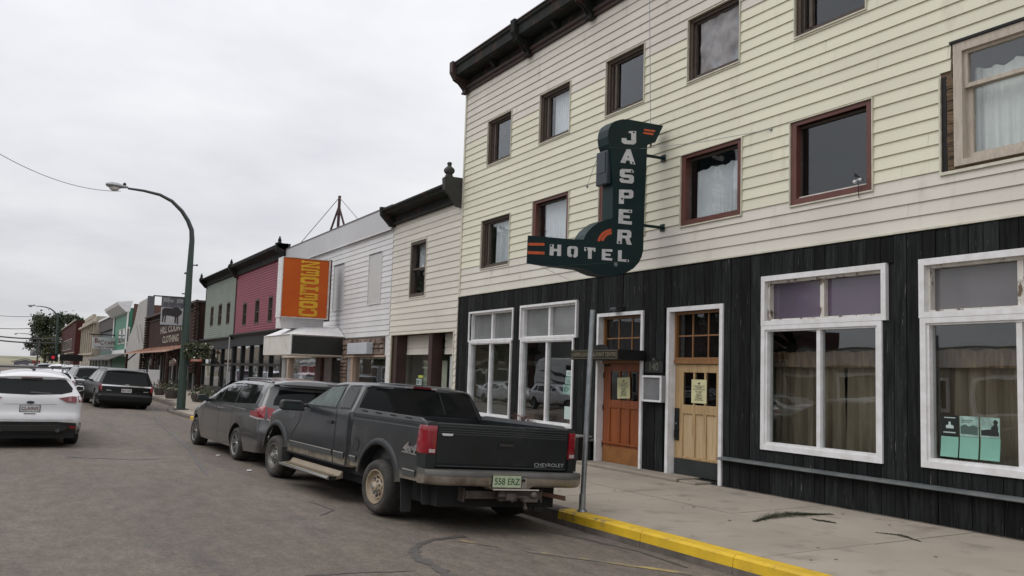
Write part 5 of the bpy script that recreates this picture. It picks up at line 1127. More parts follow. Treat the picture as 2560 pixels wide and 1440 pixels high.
m=MB(); m.prism([(Ya,ZF),(Yb,ZF),(Yb,2.6),(Yb-2,3.6),(Yb-5,4.6),(Yb-7,6.0),(Yb-8,6.15),(Ya,6.2)],'x',XF-.1,XF+.3); m.build('front_wall',M_gw,b7)
m=MB(); m.box(XF+.3,XF+9,Ya,Yb-1,ZF,4.6); m.build('side_walls',M_gw,b7)
m=MB(); m.box(XF-.16,XF+.3,Ya-.05,Ya+.25,4.6,6.3); m.build('end_trim',mat('slate',(.10,.10,.11),.6),b7)
for i in range(2): m=MB(); m.prism([(Ya+1.5+i*2.2,3.0),(Ya+1.9+i*2.2,3.0),(Ya+4.4+i*2.2,4.4),(Ya+4.0+i*2.2,4.4)],'x',XF-.14,XF-.101); m.build('raking_batten',mat('slate2',(.2,.2,.2),.6),b7)
M_bg=mat('bright_green_wall',(.045,.22,.135),.55,col2=(.04,.18,.11),ns=1,coord='World')
w8=[(ylist(325,840)+i*3.6+.3,ylist(325,840)+i*3.6+3.0,zx(325,857),zx(325,817)) for i in range(3)]
b8=block('tall green shop front with white cornice, white window bay and a brick side','X' and 84.6,98.3,6.2,M_bg,wins=w8) if False else block('tall bright green shop with heavy white cornice and white framed windows',84.6,98.3,6.15,M_bg,wins=w8)
m=MB(); m.prism([(XF,5.75),(XF-.3,5.8),(XF-.9,6.35),(XF-1.0,6.6),(XF+.2,6.75)],'y',84.5,98.6); m.box(XF-.12,XF-.05,84.5,85.3,2.3,5.8); m.box(XF-.12,XF-.05,97.6,98.3,2.3,5.8); m.box(XF-.12,XF-.05,84.5,98.3,2.0,2.6); m.build('cornice',M_white,b8)
m=MB(); m.box(XF+.3,XF+9,84.4,84.6,ZF,6.5); m.build('brick_side_wall',mat('brick_far',(.11,.055,.04),.85,col2=(.085,.045,.035),ns=4,coord='World'),b8)
aw=MB(); aw.add([(XF-.02,84,2.45),(XF-.02,122,2.45),(6.3,122,1.75),(6.3,84,1.75)],[(0,1,2,3)]); 
aw=MB(); aw.prism([(XF-.02,2.3),(6.6,1.72),(6.6,1.62),(XF-.02,2.2)],'y',84.8,112); o=aw.build('awning',mat('grey_shingle_awning',(.11,.105,.095),.8,col2=(.08,.075,.07),ns=4,coord='World'),None); tag(o,'long grey shingled awning over the sidewalk below the cafe sign','awning')
for i in range(7):
    m=MB(); y=86+i*4; m.box(6.7,6.9,y-.1,y+.1,SWZ(7),1.65); m.build('awning_post',mat('greyed_slat'),b8)
M_lt=mat('greyed_slat')
b9=block('plain slate grey building with a dark brown fascia and thin white roof edge',98.6,123.5,5.5,mat('slate_grey_wall',(.10,.115,.12),.7,col2=(.08,.09,.095),ns=1,coord='World'),X=XF+.6)
m=MB(); m.box(XF+.35,XF+.59,98.6,123.5,5.0,6.3); m.build('fascia',mat('dark_brown_fascia',(.05,.035,.035),.7),b9); m=MB(); m.box(XF+.2,XF+.62,98.5,123.6,6.301,6.5); m.build('roof_edge',M_white,b9)
m=MB(); m.box(XF-.1,XF+.55,98.7,112,ZF,2.6); m.build('shopfront',mat('teal_front',(.05,.11,.09),.6),b9)
M_bei=mat('beige_stone',(.40,.355,.285),.8,spec=.3,col2=(.32,.285,.23),ns=1,coord='World')
w10=[(126+i*4.2,127.6+i*4.2,2.9,5.2) for i in range(6)]+[(126+i*4.2,127.6+i*4.2,.5,2.0) for i in range(6)]
b10=block('old beige stone bank with stepped parapet and tall narrow windows',123.8,153.5,7.1,M_bei,wins=w10)
m=MB(); m.box(XF-.5,XF,123.8,153.5,6.2,6.45); m.box(XF-.3,XF,123.8,153.5,2.35,2.6); m.box(XF-.05,XF+.3,130,147,7.1,7.6); 
for i in range(7): m.box(XF-.25,XF,124.2+i*4.2,125+i*4.2,2.6,6.2)
m.build('stone_trim',M_bei,b10)
M_brk=mat('dark_red_brick',(.060,.017,.014),.9,spec=.2,col2=(.045,.014,.012),ns=.8,coord='World')
w11=[(184+i*7,187.5+i*7,3.6,5.6) for i in range(6)]+[(184+i*7,188+i*7,.4,2.2) for i in range(6)]
b11=block('large dark red brick building at the far end of the row',172,232,8.35,M_brk,wins=w11,depth=12)
m=MB(); m.box(XF-.25,XF,172,232,8.35,8.6); m.box(XF-.12,XF,172,232,2.9,3.05); m.build('stone_coping',mat('coping',(.30,.26,.22),.7),b11)
t=text('127',2.2,.02,.02); t.xf(frameM((XF-.06,205,2.6),(0,-1,0),(0,0,1))); t.v=[Vector((v.x,205+(v.y-205)*4,v.z*.35+2.6*.65)) for v in t.v]; t.build('wall_lettering',mat('pale_letter',(.4,.38,.36),.6),b11,fix=False)
# cafe sign
YC=96.5; cc=[PY(*p,YC) for p in ((232,842),(293,845),(292,873),(232,871))]
x0=cc[0][0];x1=cc[1][0];z1=(cc[0][1]+cc[1][1])/2;z0=(cc[2][1]+cc[3][1])/2
cf=thing('cafe_sign','white hanging sign lettered B&C CAFE in dark red, over the sidewalk','sign',(x0,YC,z0))
m=MB(); m.box(x0,x1,YC,YC+.3,z0,z1); m.build('board',mat('sign_board_white',(.60,.59,.60),.5,col2=(.5,.5,.5),ns=2),cf)
M_mar=mat('maroon_letter',(.16,.02,.03),.5)
for tx,cx,cz,w,h in (('CAFE',.72,.52,.46,.28),('B',.15,.70,.13,.42),('C',.39,.52,.13,.42),('&',.27,.62,.08,.26),('FAMILY',.3,.13,.40,.12),('DINING',.75,.13,.38,.12)):
    t=text(tx,1,.0,.02); mw=max(v.x for v in t.v)-min(v.x for v in t.v); mh=max(v.y for v in t.v)-min(v.y for v in t.v)
    t.v=[Vector((v.x/mw*w*(x1-x0),v.y/mh*h*(z1-z0),0)) for v in t.v]; t.xf(frameM((x0+cx*(x1-x0),YC-.01,z0+cz*(z1-z0)),(1,0,0),(0,0,1))); t.build('lettering',M_mar,cf,fix=False)
m=MB(); m.tube([(x0-.3,YC+.15,z1+.25),(XF,YC+.15,z1+.25)],.06,6); m.tube([(x0+.1,YC+.15,z1),(x0+.1,YC+.15,z1+.3)],.04,5); m.build('hanger',M_black,cf)
# ================================================================== VEHICLES
def chaikin(P,it=2):
    for _ in range(it):
        Q=[P[0]]
        for a,b in zip(P,P[1:]):
            Q+=[(a[0]*.75+b[0]*.25,a[1]*.75+b[1]*.25),(a[0]*.25+b[0]*.75,a[1]*.25+b[1]*.75)]
        Q.append(P[-1]); P=Q
    return P
def densify(P,s):
    o=[]
    for a,b in zip(P,P[1:]):
        d=math.hypot(b[0]-a[0],b[1]-a[1]); n=max(1,int(math.ceil(d/s)))
        for i in range(n): o.append((a[0]+(b[0]-a[0])*i/n,a[1]+(b[1]-a[1])*i/n))
    return o+[P[-1]]
def segd(p,a,b):
    ax,ay=a;bx,by=b;dx,dy=bx-ax,by-ay; L=dx*dx+dy*dy
    t=0 if L==0 else max(0,min(1,((p[0]-ax)*dx+(p[1]-ay)*dy)/L)); return math.hypot(p[0]-ax-t*dx,p[1]-ay-t*dy)
def inside(p,P):
    c=False;n=len(P);j=n-1
    for i in range(n):
        if (P[i][1]>p[1])!=(P[j][1]>p[1]) and p[0]<(P[j][0]-P[i][0])*(p[1]-P[i][1])/(P[j][1]-P[i][1])+P[i][0]: c=not c
        j=i
    return c
def tri(poly,g,rings=()):
    xs=[p[0] for p in poly];ys=[p[1] for p in poly]; pts=list(poly); n=len(poly)
    def ok(p,m): return inside(p,poly) and min(segd(p,poly[i],poly[(i+1)%n]) for i in range(n))>m
    x=min(xs)+g*.5
    while x<max(xs):
        y=min(ys)+g*.5
        while y<max(ys):
            if ok((x,y),g*.45): pts.append((x,y))
            y+=g
        x+=g
    area=sum(poly[i][0]*poly[(i+1)%n][1]-poly[(i+1)%n][0]*poly[i][1] for i in range(n))
    sg=1 if area>0 else -1
    for d in rings:
        for i in range(n):
            a=poly[i-1];b=poly[(i+1)%n]; dx,dy=b[0]-a[0],b[1]-a[1]; L=math.hypot(dx,dy) or 1
            q=(poly[i][0]-sg*dy/L*d,poly[i][1]+sg*dx/L*d)
            if ok(q,d*.9): pts.append(q)
    v,e,f,*_=delaunay_2d_cdt([Vector(p) for p in pts],[],[list(range(n))],1,1e-5)
    return [(q.x,q.y) for q in v],[tuple(t) for t in f]
class Body:
    def __init__(s,chain,arches,hw,belt,tum,r=.07,bulge=.04,zb=None,rb=.03,sm=2,top_n=10,taper=(0,0),sillz=None):
        s.chain=densify(chaikin(chain,sm),.10); s.hw=hw;s.belt=belt;s.tum=tum;s.r=r;s.b=bulge;s.taper=taper
        s.ymin=min(p[0] for p in chain); s.ymax=max(p[0] for p in chain)
        front=chain[-1];rear=chain[0]; bot=[front]; s.arcs=[]
        for (cy,cz,ry,rz) in sorted(arches,key=lambda a:-a[0]):
            zs=sillz if sillz is not None else rear[1]; th=math.asin(max(-1,min(1,(zs-cz)/rz)))
            arc=[(cy+ry*math.cos(t),cz+rz*math.sin(t)) for t in [th+(PI-2*th)*i/20 for i in range(21)]]
            bot+=arc; s.arcs.append(arc)
        bot.append(rear); s.poly=s.chain+densify(bot,.12)[1:-1]
    def Wf(s,y,z):
        w=s.hw
        if z>s.belt: w-=(z-s.belt)*s.tum
        if z<.33: w-=(.33-z)*.25
        e=(y-s.ymin)/(s.ymax-s.ymin); tr,tf=s.taper
        if e<.2: w-=tr*((.2-e)/.2)**2
        if e>.75: w-=tf*((e-.75)/.25)**2
        return w
    def W(s,y,z):
        d=min(segd((y,z),a,b) for a,b in zip(s.chain,s.chain[1:])); w=s.Wf(y,z)
        if d<s.r: w-=s.r-math.sqrt(max(0,s.r**2-(s.r-d)**2))
        return w
    def shell(s,name,paint,parent,skip=None,n=10):
        P,F=tri(s.poly,.09,(s.r*.12,s.r*.4,s.r*.9)); m=MB(); w=[s.W(*p) for p in P]
        for sd in (-1,1): m.add([(sd*w[i],P[i][0],P[i][1]) for i in range(len(P))],F)
        c=s.chain; rows=[]
        for i,p in enumerate(c):
            a=c[max(0,i-1)];b=c[min(len(c)-1,i+1)]; dy,dz=b[0]-a[0],b[1]-a[1]; L=math.hypot(dy,dz) or 1; ny,nz_=-dz/L,dy/L
            xe=s.W(*p); row=[]
            for k in range(n+1):
                t=-1+2*k/n; bb=s.b*(1-abs(t)**2.5); row.append((xe*t,p[0]+ny*bb,p[1]+nz_*bb))
            rows.append(row)
        base=len(m.v); 
        for rw in rows: m.v+=[Vector(v) for v in rw]
        for i in range(len(rows)-1):
            for k in range(n): a=base+i*(n+1)+k; m.f.append((a,a+1,a+n+2,a+n+1))
        o=m.build(name,paint,parent,smooth=38,merge=.0015)
        # arch liners
        for arc in s.arcs:
            for sd in (-1,1):
                l=MB()
                for (y,z) in arc:
                    x=s.W(y,z); l.v.append(Vector((sd*(x-.002),y,z))); l.v.append(Vector((sd*(x-.34),y,z)))
                for i in range(len(arc)-1): l.f.append((2*i,2*i+1,2*i+3,2*i+2))
                l.build('wheel_arch_liner',M_dark,o,fix=False)
        return o
    def Yr(s,z):
        for a,b in zip(s.chain,s.chain[1:]):
            if min(a[1],b[1])<=z<=max(a[1],b[1]) and a[1]!=b[1]:
                t=(z-a[1])/(b[1]-a[1]); y=a[0]+(b[0]-a[0])*t; xe=s.W(y,z); L=math.hypot(b[0]-a[0],b[1]-a[1]); s.ny=max(.35,abs(b[1]-a[1])/L); return y,xe
        s.ny=1; return s.chain[0][0],s.hw
    def side(s,name,poly,mt,parent,off=.004,sides=(-1,1),g=.12,one=True):
        P,F=tri(densify(poly+[poly[0]],.1)[:-1],g); out=None
        for sd in sides:
            m=MB(); m.add([(sd*(s.W(y,z)+off),y,z) for y,z in P],F); out=m.build(name,mt,parent,smooth=60,fix=False)
            if sd>0: 
                for p in out.data.polygons: p.flip()
        return out
    def rear(s,name,poly,mt,parent,off=.005,g=.12):
        P,F=tri(densify(poly+[poly[0]],.08)[:-1],g); m=MB(); vs=[]
        for x,z in P:
            y,xe=s.Yr(z); t=min(1,abs(x)/max(xe,.01)); vs.append((x,y-(s.b*(1-t**2.5)+off)/s.ny,z))
        m.add(vs,F); return m.build(name,mt,parent,smooth=60,fix=True)
    def rearpt(s,x,z):
        y,xe=s.Yr(z); t=min(1,abs(x)/max(xe,.01)); return y-s.b*(1-t**2.5)/s.ny
    def seam(s,name,pl,parent,w=.010,sides=(-1,1),mt=None,off=.003):
        pl=densify(pl,.06)
        for sd in sides:
            m=MB()
            for i,p in enumerate(pl):
                a=pl[max(0,i-1)];b=pl[min(len(pl)-1,i+1)]; L=math.hypot(b[0]-a[0],b[1]-a[1]) or 1; q=(-(b[1]-a[1])/L*w/2,(b[0]-a[0])/L*w/2)
                for k in (-1,1): y,z=p[0]+q[0]*k,p[1]+q[1]*k; m.v.append(Vector((sd*(s.W(y,z)+off),y,z)))
            m.f=[(2*i,2*i+1,2*i+3,2*i+2) for i in range(len(pl)-1)]; m.build(name,mt or M_gap,parent,fix=False)
M_gap=mat('panel_gap',(.006,.006,.006),.8)
M_tyre=mat('tyre_rubber',(.020,.019,.018),.85,col2=(.035,.033,.03),ns=5,bump=.2,bs=40,dirt=((.075,.065,.055),7,.45,.75))
M_tint=mat('tinted_car_glass',(.008,.0095,.0095),.04,spec=.35,ior=1.28)
M_tintg=mat('green_car_glass',(.012,.026,.02),.05,spec=.33,col2=(.05,.085,.068),ns=4,ramp=(.45,.7),ior=1.28)
M_rubber=mat('black_plastic',(.018,.018,.019),.55,col2=(.028,.027,.026),ns=6)
M_lred=mat('tail_red',(.30,.006,.018),.2,coat=.5,col2=(.20,.005,.012),ns=3)
M_lredd=mat('tail_red_dark',(.16,.008,.018),.15,coat=.6)
M_lwhite=mat('tail_clear',(.42,.36,.36),.15,coat=.6)
M_alloy=mat('alloy',(.38,.38,.37),.32,metal=.65,col2=(.28,.27,.26),ns=6)
M_under=mat('underbody',(.010,.010,.010),.9)
def wheel(par,x,y,rz,ry,w,side,style,rimr=.62,dusty=None):
    """tyre centre (y, z=rz); x outer face"""
    s=ry/rz; rr=rz*rimr; c=(x,y,rz)
    def hx(h): return side*h
    t=MB(); t.lathe([(rr*.98,hx(-.01)),(rr+.012,hx(.004)),((rr+rz)/2,hx(.014)),(rz-.02,hx(.004)),(rz-.004,hx(-.022)),(rz,hx(-.04)),(rz,hx(-w+.03)),(rz-.02,hx(-w)),(rr,hx(-w)),(rr*.98,hx(-w+.02))],36,'x',c,s)
    # tread blocks
    for i in range(36):
        a=2*PI*i/36
        for k in range(3):
            h=-.05-(w-.08)*k/3; a2=a+.05*(k%2); ca,sa=math.cos(a2),math.sin(a2); da=.045
            pts=[]
            for rr_ in (rz-.001,rz+.005):
                for (aa,hh) in ((a2-da,h),(a2+da,h),(a2+da,h-(w-.1)/3.6),(a2-da,h-(w-.1)/3.6)): pts.append((x+hx(hh),y+rr_*math.cos(aa)*s,rz+rr_*math.sin(aa)))
            t.add(pts,[(4,5,6,7),(0,1,5,4),(1,2,6,5),(2,3,7,6),(3,0,4,7)])
    o=t.build('wheel',M_tyre,par,smooth=50)
    if style=='alloy':
        b=MB(); b.lathe([(0,hx(-.09)),(rr*.8,hx(-.09)),(rr*.99,hx(-.06))],24,'x',c,s); b.build('brake_disc',M_under,o,fix=False)
        r=MB(); r.lathe([(rr*.99,hx(-.07)),(rr*.93,hx(-.03)),(rr*.94,hx(-.004)),(rr,hx(.003)),(rr*1.01,hx(-.015))],32,'x',c,s)
        r.lathe([(0,hx(-.012)),(rr*.16,hx(-.014)),(rr*.24,hx(-.03)),(rr*.24,hx(-.08))],16,'x',c,s)
        for k in range(6):
            for dd in (-.17,.17):
                a=2*PI*k/6+.2; a1=a+dd*.6;a2=a+dd; w1,w2=.05,.062
                P=[(rr*.2,a1-w1*3),(rr*.2,a1+w1*3),(rr*.95,a2+w2),(rr*.95,a2-w2)]
                vs=[(x+hx(-.02 if q[0]<rr*.5 else -.008),y+q[0]*math.cos(q[1])*s,rz+q[0]*math.sin(q[1])) for q in P]+[(x+hx(-.06),y+q[0]*math.cos(q[1])*s,rz+q[0]*math.sin(q[1])) for q in P]
                r.add(vs,[(0,1,2,3),(0,4,5,1),(1,5,6,2),(2,6,7,3),(3,7,4,0)])
        r.build('rim',M_alloy,o,smooth=40)
    else:
        M=dusty or M_alloy
        r=MB(); r.lathe([(rr*1.01,hx(-.02)),(rr*1.0,hx(.004)),(rr*.94,hx(.004)),(rr*.92,hx(-.02)),(rr*.84,hx(-.045)),(rr*.78,hx(-.05)),(rr*.66,hx(-.02)),(rr*.50,hx(-.035)),(rr*.42,hx(-.02)),(rr*.30,hx(-.01)),(rr*.27,hx(.012)),(rr*.2,hx(.020)),(0,hx(.022))],36,'x',c,s)
        r.build('rim',M,o,smooth=35)
        h=MB()
        for k in range(8):
            a=2*PI*k/8; q=rr*.57
            pts=[(x+hx(-.024+.0),y+(q*math.cos(a)+rr*.085*math.cos(tt)*math.cos(a)-rr*.13*math.sin(tt)*math.sin(a))*s,rz+q*math.sin(a)+rr*.085*math.cos(tt)*math.sin(a)+rr*.13*math.sin(tt)*math.cos(a)) for tt in [j*PI/4 for j in range(8)]]
            h.add(pts+[(p[0]-hx(.02),p[1],p[2]) for p in pts],[tuple(range(8))]+[(j,(j+1)%8,8+(j+1)%8,8+j) for j in range(8)])
        h.build('wheel_slot',M_under,o,fix=False)
        h=MB()
        for k in range(8):
            a=2*PI*(k+.5)/8; q=rr*.38; h.ball((x+hx(-.008),y+q*math.cos(a)*s,rz+q*math.sin(a)),.013,6,4)
        h.lathe([(0,hx(.030)),(rr*.13,hx(.027)),(rr*.15,hx(.018))],12,'x',c,s); h.build('hub',M_steel,o,smooth=40)
    return o
def plate(par,x,y,z,w,h,txt,col,tcol,yaw=0,green=False):
    m=MB(); m.box(x-w/2,x+w/2,y-.006,y,z-h/2,z+h/2); o=m.build('licence_plate',mat('plate_%s'%('g' if green else 'w'),col,.4,col2=tuple(c*.8 for c in col),ns=14),par)
    t=text(txt,1,0,.015); mw=max(v.x for v in t.v)-min(v.x for v in t.v); mh=max(v.y for v in t.v)-min(v.y for v in t.v)
    t.v=[Vector((v.x/mw*w*.90,v.y/mh*h*.56,0)) for v in t.v]; t.xf(frameM((x,y-.0075,z-h*.03),(1,0,0),(0,0,1))); t.build('plate_number',mat('plate_ink_%s'%('g' if green else 'w'),tcol,.5),o,fix=False)
    return o
def place(o,X,Y,dx,dy,roll,z):
    """local y -> street direction (dx,dy)"""
    yaw=math.atan2(-dx,dy); o.rotation_mode='ZXY'; o.matrix_world=Matrix.Translation((X,Y,z))@Matrix.Rotation(yaw,4,'Z')@Matrix.Rotation(roll,4,'Y')

# ---------------------------------------------------------------- pickup
def make_truck():
    T=thing('pickup_truck','dusty dark blue grey pickup with beige running boards and a tan rear wheel','pickup truck',(0,0,0),rot=(0,0,0))
    D=((.17,.14,.10))
    paint=mat('pickup_paint',(.009,.0115,.0135),.34,spec=.4,col2=(.022,.025,.027),ns=2,coat=.5,dirtz=((.23,.195,.145),.42,.50,5),dirt=((.06,.06,.058),4,.55,.85),croug=.18)
    paint2=mat('pickup_cab_paint',(.0085,.0115,.0145),.32,spec=.4,col2=(.018,.022,.026),ns=2,coat=.55,dirt=((.05,.05,.05),4,.6,.9),dirtz=((.23,.195,.145),.42,.50,5),croug=.15)
    hw=.80
    cab=Body([(.84,.37),(.82,.6),(.82,.95),(.83,.99),(.90,1.24),(.95,1.272),(1.15,1.285),(1.62,1.285),(1.82,1.265),(2.42,.975),(2.50,.945),(3.1,.92),(3.72,.855),(3.86,.79),(3.89,.66),(3.88,.40),(3.80,.37)],[(3.36,.27,.46,.40)],hw,.955,.50,r=.055,bulge=.018,sm=1,taper=(0,.05),sillz=.37)
    c=cab.shell('cab',paint2,T)
    # side glass
    cab.side('door_window',[(1.36,.99),(2.30,.985),(1.86,1.20),(1.42,1.235)],M_tintg,T)
    cab.side('quarter_window',[(.92,1.0),(1.22,.995),(1.27,1.225),(.98,1.235)],M_tint,T)
    cab.seam('window_seal',[(1.22,.99),(1.27,1.24),(.98,1.25),(.90,.99),(1.22,.985)],T,.014)
    cab.seam('window_seal',[(1.32,.98),(2.36,.975),(1.87,1.22),(1.40,1.25),(1.32,.98)],T,.018)
    cab.seam('door_seam',[(1.30,1.25),(1.27,.95),(1.28,.60),(1.26,.38)],T,.013)
    cab.seam('door_seam',[(2.44,.93),(2.52,.75),(2.74,.60),(2.78,.42)],T,.010)
    cab.seam('cab_gap',[(.88,.95),(.88,.38)],T,.025)
    cab.seam('rocker_line',[(.9,.375),(2.8,.375)],T,.02,mt=M_under)
    # chrome and grey mouldings
    M_strip=mat('dull_chrome_strip',(.34,.33,.31),.3,metal=.2)
    M_mold=mat('grey_moulding',(.045,.047,.048),.5)
    for a,b in ((.93,1.24),(1.30,2.76)):
        cab.side('side_moulding',[(a,.455),(b,.455),(b,.505),(a,.505)],M_mold,T,off=.012); cab.seam('chrome_strip',[(a,.513),(b,.513)],T,.012,mt=M_strip,off=.016)
    # door handles
    for y,z in ((1.36,.80),):
        m=MB()
        for sd in (-1,1): m.box(sd*(hw-.002),sd*(hw+.018),y,y+.13,z,z+.035)
        m.build('door_handle',M_rubber,T)
    # rear window
    def cabrear(poly,name,mt,off): return cab.rear(name,poly,mt,T,off=off)
    cabrear([(-.735,.968),(.715,.968),(.60,1.225),(.55,1.242),(-.56,1.242),(-.61,1.225)],'rear_window',M_tint,.006)
    m=MB(); pts=[(-.745,.965),(-.625,1.23),(-.565,1.253),(.555,1.253),(.615,1.23),(.725,.965)]
    m.tube([(x,cab.rearpt(x,z)-.006,z) for x,z in pts],.010,6); m.build('window_seal',M_rubber,T)
    m=MB(); m.tube([(.28,cab.rearpt(.28,1.0)-.012,.99),(.22,cab.rearpt(.22,1.22)-.012,1.23)],.008,5); m.build('window_divider',M_rubber,T)
    y=cab.rearpt(0,1.255)+.01; m=MB(); m.box(-.10,.12,y-.035,y+.06,1.262,1.287); o=m.build('high_stop_lamp',M_lredd,T); bevel(o,.006)
    m=MB(); m.box(-.17,-.101,y-.03,y+.03,1.262,1.282); m.box(.121,.19,y-.03,y+.03,1.262,1.282); m.build('cargo_lamp',M_lwhite,T)
    m=MB(); m.tube([(0.4,.95,1.296),(-.45,.98,1.296)],.008,5) ; m.box(-.3,.1,.85,.90,1.30,1.306)
    m.build('roof_strip',M_steel,T)
    # flares
    def flare(cy,cz,ry,rz,name='fender_flare',zlow=.36,flapback=None):
        for sd in (-1,1):
            m=MB(); rows=[]
            th0=math.asin((zlow-cz)/rz)
            for i in range(25):
                t=th0-.0+(PI-2*th0)*i/24
                for (k,dx) in ((-.008,-.01),(-.006,.022),(.006,.026),(.045,.018),(.062,-.004)):
                    m.v.append(Vector((sd*(hw+dx),cy+(ry+k*1.15)*math.cos(t),cz+(rz+k)*math.sin(t))))
            for i in range(24):
                for j in range(4): a=i*5+j; m.f.append((a,a+1,a+6,a+5))
            m.build(name,mat('flare_paint',(.009,.011,.0125),.5,spec=.3,col2=(.016,.018,.02),ns=3,coat=.05,dirtz=((.09,.078,.06),.3,.5,4),croug=.2),T,smooth=60)
    flare(3.36,.27,.46,.40); flare(0,.27,.48,.415)
    # bed
    bed=Body([(-1.02,.42),(-1.02,.6),(-1.02,.95),(-1.01,.965),(.76,.965),(.79,.95),(.80,.60),(.80,.40)],[(0,.27,.48,.415)],hw,.9,.10,r=.022,bulge=.0,sm=0,sillz=.41)
    P,F=tri(bed.poly,.10,(.01,)); w=[bed.W(*p) for p in P]; m=MB()
    for sd in (-1,1): m.add([(sd*w[i],P[i][0],P[i][1]) for i in range(len(P))],F)
    for sd in (-1,1):
        a,b=(-.775*sd*-1,0),0
        m.box(sd*.70,sd*.776,-1.02,.80,.955,.966)                # rail tops
        m.box(sd*.70,sd*.715,-1.02,.80,.50,.954)                  # inner walls
        m.box(sd*.71,sd*.795,-1.023,-1.01,.42,.955)               # rear corner posts
    m.box(-.70,.70,.78,.80,.45,.955)
    b=m.build('bed',paint,T,smooth=35,merge=.0005)
    l=MB()
    for arc in bed.arcs:
        for sd in (-1,1):
            b0=len(l.v)
            for (y,z) in arc: l.v.append(Vector((sd*.79,y,z))); l.v.append(Vector((sd*.45,y,z)))
            for i in range(len(arc)-1): a=b0+2*i; l.f.append((a,a+1,a+3,a+2))
    l.box(-.7,.7,-1.0,.78,.47,.50); l.build('bed_floor',M_under,b,fix=False)
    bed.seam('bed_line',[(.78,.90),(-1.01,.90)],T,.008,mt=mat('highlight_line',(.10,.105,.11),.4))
    bed.seam('bed_line',[(.78,.925),(-1.01,.925)],T,.006)
    # rail cap with stake pockets on the near side and the far side
    for sd in (-1,1):
        m=MB(); m.prism([(.84,.955),(.80,1.0),(.72,1.012),(-.82,.992),(-.90,.968),(-.90,.955)],'x',sd*.755,sd*.785); m.build('bed_rail_cap',mat('rail_cap_grey',(.11,.115,.115),.5,col2=(.08,.085,.088),ns=4),T)
        m=MB()
        for i in range(4): y=.42-i*.36; m.prism([(y,.980-.004*i),(y+.15,.984-.004*i),(y+.15,.998-.004*i),(y,.994-.004*i)],'x',sd*.7855,sd*.7868)
        m.build('stake_slot',M_gap,T)
    bed.side('fuel_door',[(.62+.075*math.cos(t),.63+.062*math.sin(t)) for t in [i*PI/8 for i in range(16)]],paint,T,off=.004,sides=(-1,))
    bed.seam('fuel_door_seam',[(.62+.08*math.cos(t),.63+.066*math.sin(t)) for t in [i*PI/8 for i in range(17)]],T,.006,sides=(-1,),off=.005)
    for a,b_ in ((.58,.76),(-.86,-.60)):
        bed.side('side_moulding',[(a,.45),(b_,.45),(b_,.497),(a,.497)],M_mold,T,off=.012); bed.seam('chrome_strip',[(a,.505),(b_,.505)],T,.012,mt=M_strip,off=.016)
    # 4x4 decal
    t=text('4x4',1,0,.05); mw=max(v.x for v in t.v)-min(v.x for v in t.v);mh=max(v.y for v in t.v)-min(v.y for v in t.v)
    t.v=[Vector(((v.x/mw*.29+v.y/mh*.05),v.y/mh*.095,0)) for v in t.v]; M_dec=mat('silver_decal',(.22,.21,.20),.5,col2=(.15,.145,.14),ns=9)
    t.xf(frameM((-hw-.009,-.71,.70),(0,-1,0),(0,0,1))); t.build('decal',M_dec,T,fix=False)
    m=MB(); m.prism([(-.53,.652),(-.85,.647),(-.86,.657),(-.54,.664)],'x',-hw-.009,-hw-.006); m.build('decal_stripe',M_dec,T)
    # tailgate
    m=MB(); ty=-1.032; m.prism([(ty+.03,.545),(ty+.004,.56),(ty,.60),(ty,.93),(ty+.004,.955),(ty+.02,.963),(ty+.05,.963),(ty+.05,.545)],'x',-.70,.70)
    pt=mat('tailgate_paint',(.005,.007,.0075),.4,spec=.3,col2=(.011,.015,.0155),ns=1.6,coat=.1,dirt=((.055,.055,.05),3,.58,.9),croug=.2); tg=m.build('tailgate',pt,T); bevel(tg,.006)
    for z in (.905,.885,.865,.93): m=MB(); m.box(-.69,.69,ty-.0035,ty-.0005,z,z+.0035); m.build('tailgate_crease',mat('crease_line',(.075,.085,.085),.35),tg)
    m=MB(); m.box(-.69,.69,ty-.004,ty-.0005,.572,.577); m.build('tailgate_crease',MATS['crease_line'],tg)
    m=MB(); m.box(-.07,.09,ty-.004,ty-.0005,.755,.825); m.build('handle_recess',M_gap,tg)
    m=MB(); m.box(-.065,.085,ty-.016,ty-.0045,.772,.797); m.box(-.07,.09,ty-.008,ty-.0045,.757,.763); m.build('tailgate_handle',M_rubber,tg)
    t=text('CHEVROLET',1,0,.0); mw=max(v.x for v in t.v)-min(v.x for v in t.v);mh=max(v.y for v in t.v)-min(v.y for v in t.v)
    t.v=[Vector((v.x/mw*.335,v.y/mh*.034,0)) for v in t.v]; t.xf(frameM((.50,ty-.006,.612),(1,0,0),(0,0,1))); t.build('badge',mat('badge_silver',(.42,.43,.43),.35,metal=.3),tg,fix=False)
    m=MB(); m.box(.335,.47,ty-.006,ty-.0005,.588,.590); m.build('badge_underline',MATS['badge_silver'],tg)
    m=MB(); m.prism([(-.66,.868),(-.545,.868),(-.55,.853),(-.57,.847),(-.64,.847),(-.655,.853)],'y',ty-.008,ty-.0005); m.build('small_badge',mat('badge_white',(.6,.6,.6),.4),tg)
    # tail lamps on the corners
    for sd in (-1,1):
        yb,yf=ty-.014,-.85; m=MB(); cx=[(.712,yb),(.745,yb),(.775,yb+.006),(.797,yb+.022),(.812,yb+.05),(.818,yb+.085)]
        for z,cut in ((.678,0),(.70,.0),(.80,0),(.88,.022),(.92,.05),(.932,.062)):
            yfz=yf-cut*.6; P=cx+[(.818,yfz-.02),(.806,yfz),(.712,yfz)]; n=len(P); k=.004 if z in(.678,.932) else 0
            for (x,y) in P: m.v.append(Vector((sd*(x-k),y+k,z)))
        for q in range(5):
            for w_ in range(n): a=q*n+w_;b0=q*n+(w_+1)%n; m.f.append((a,b0,b0+n,a+n))
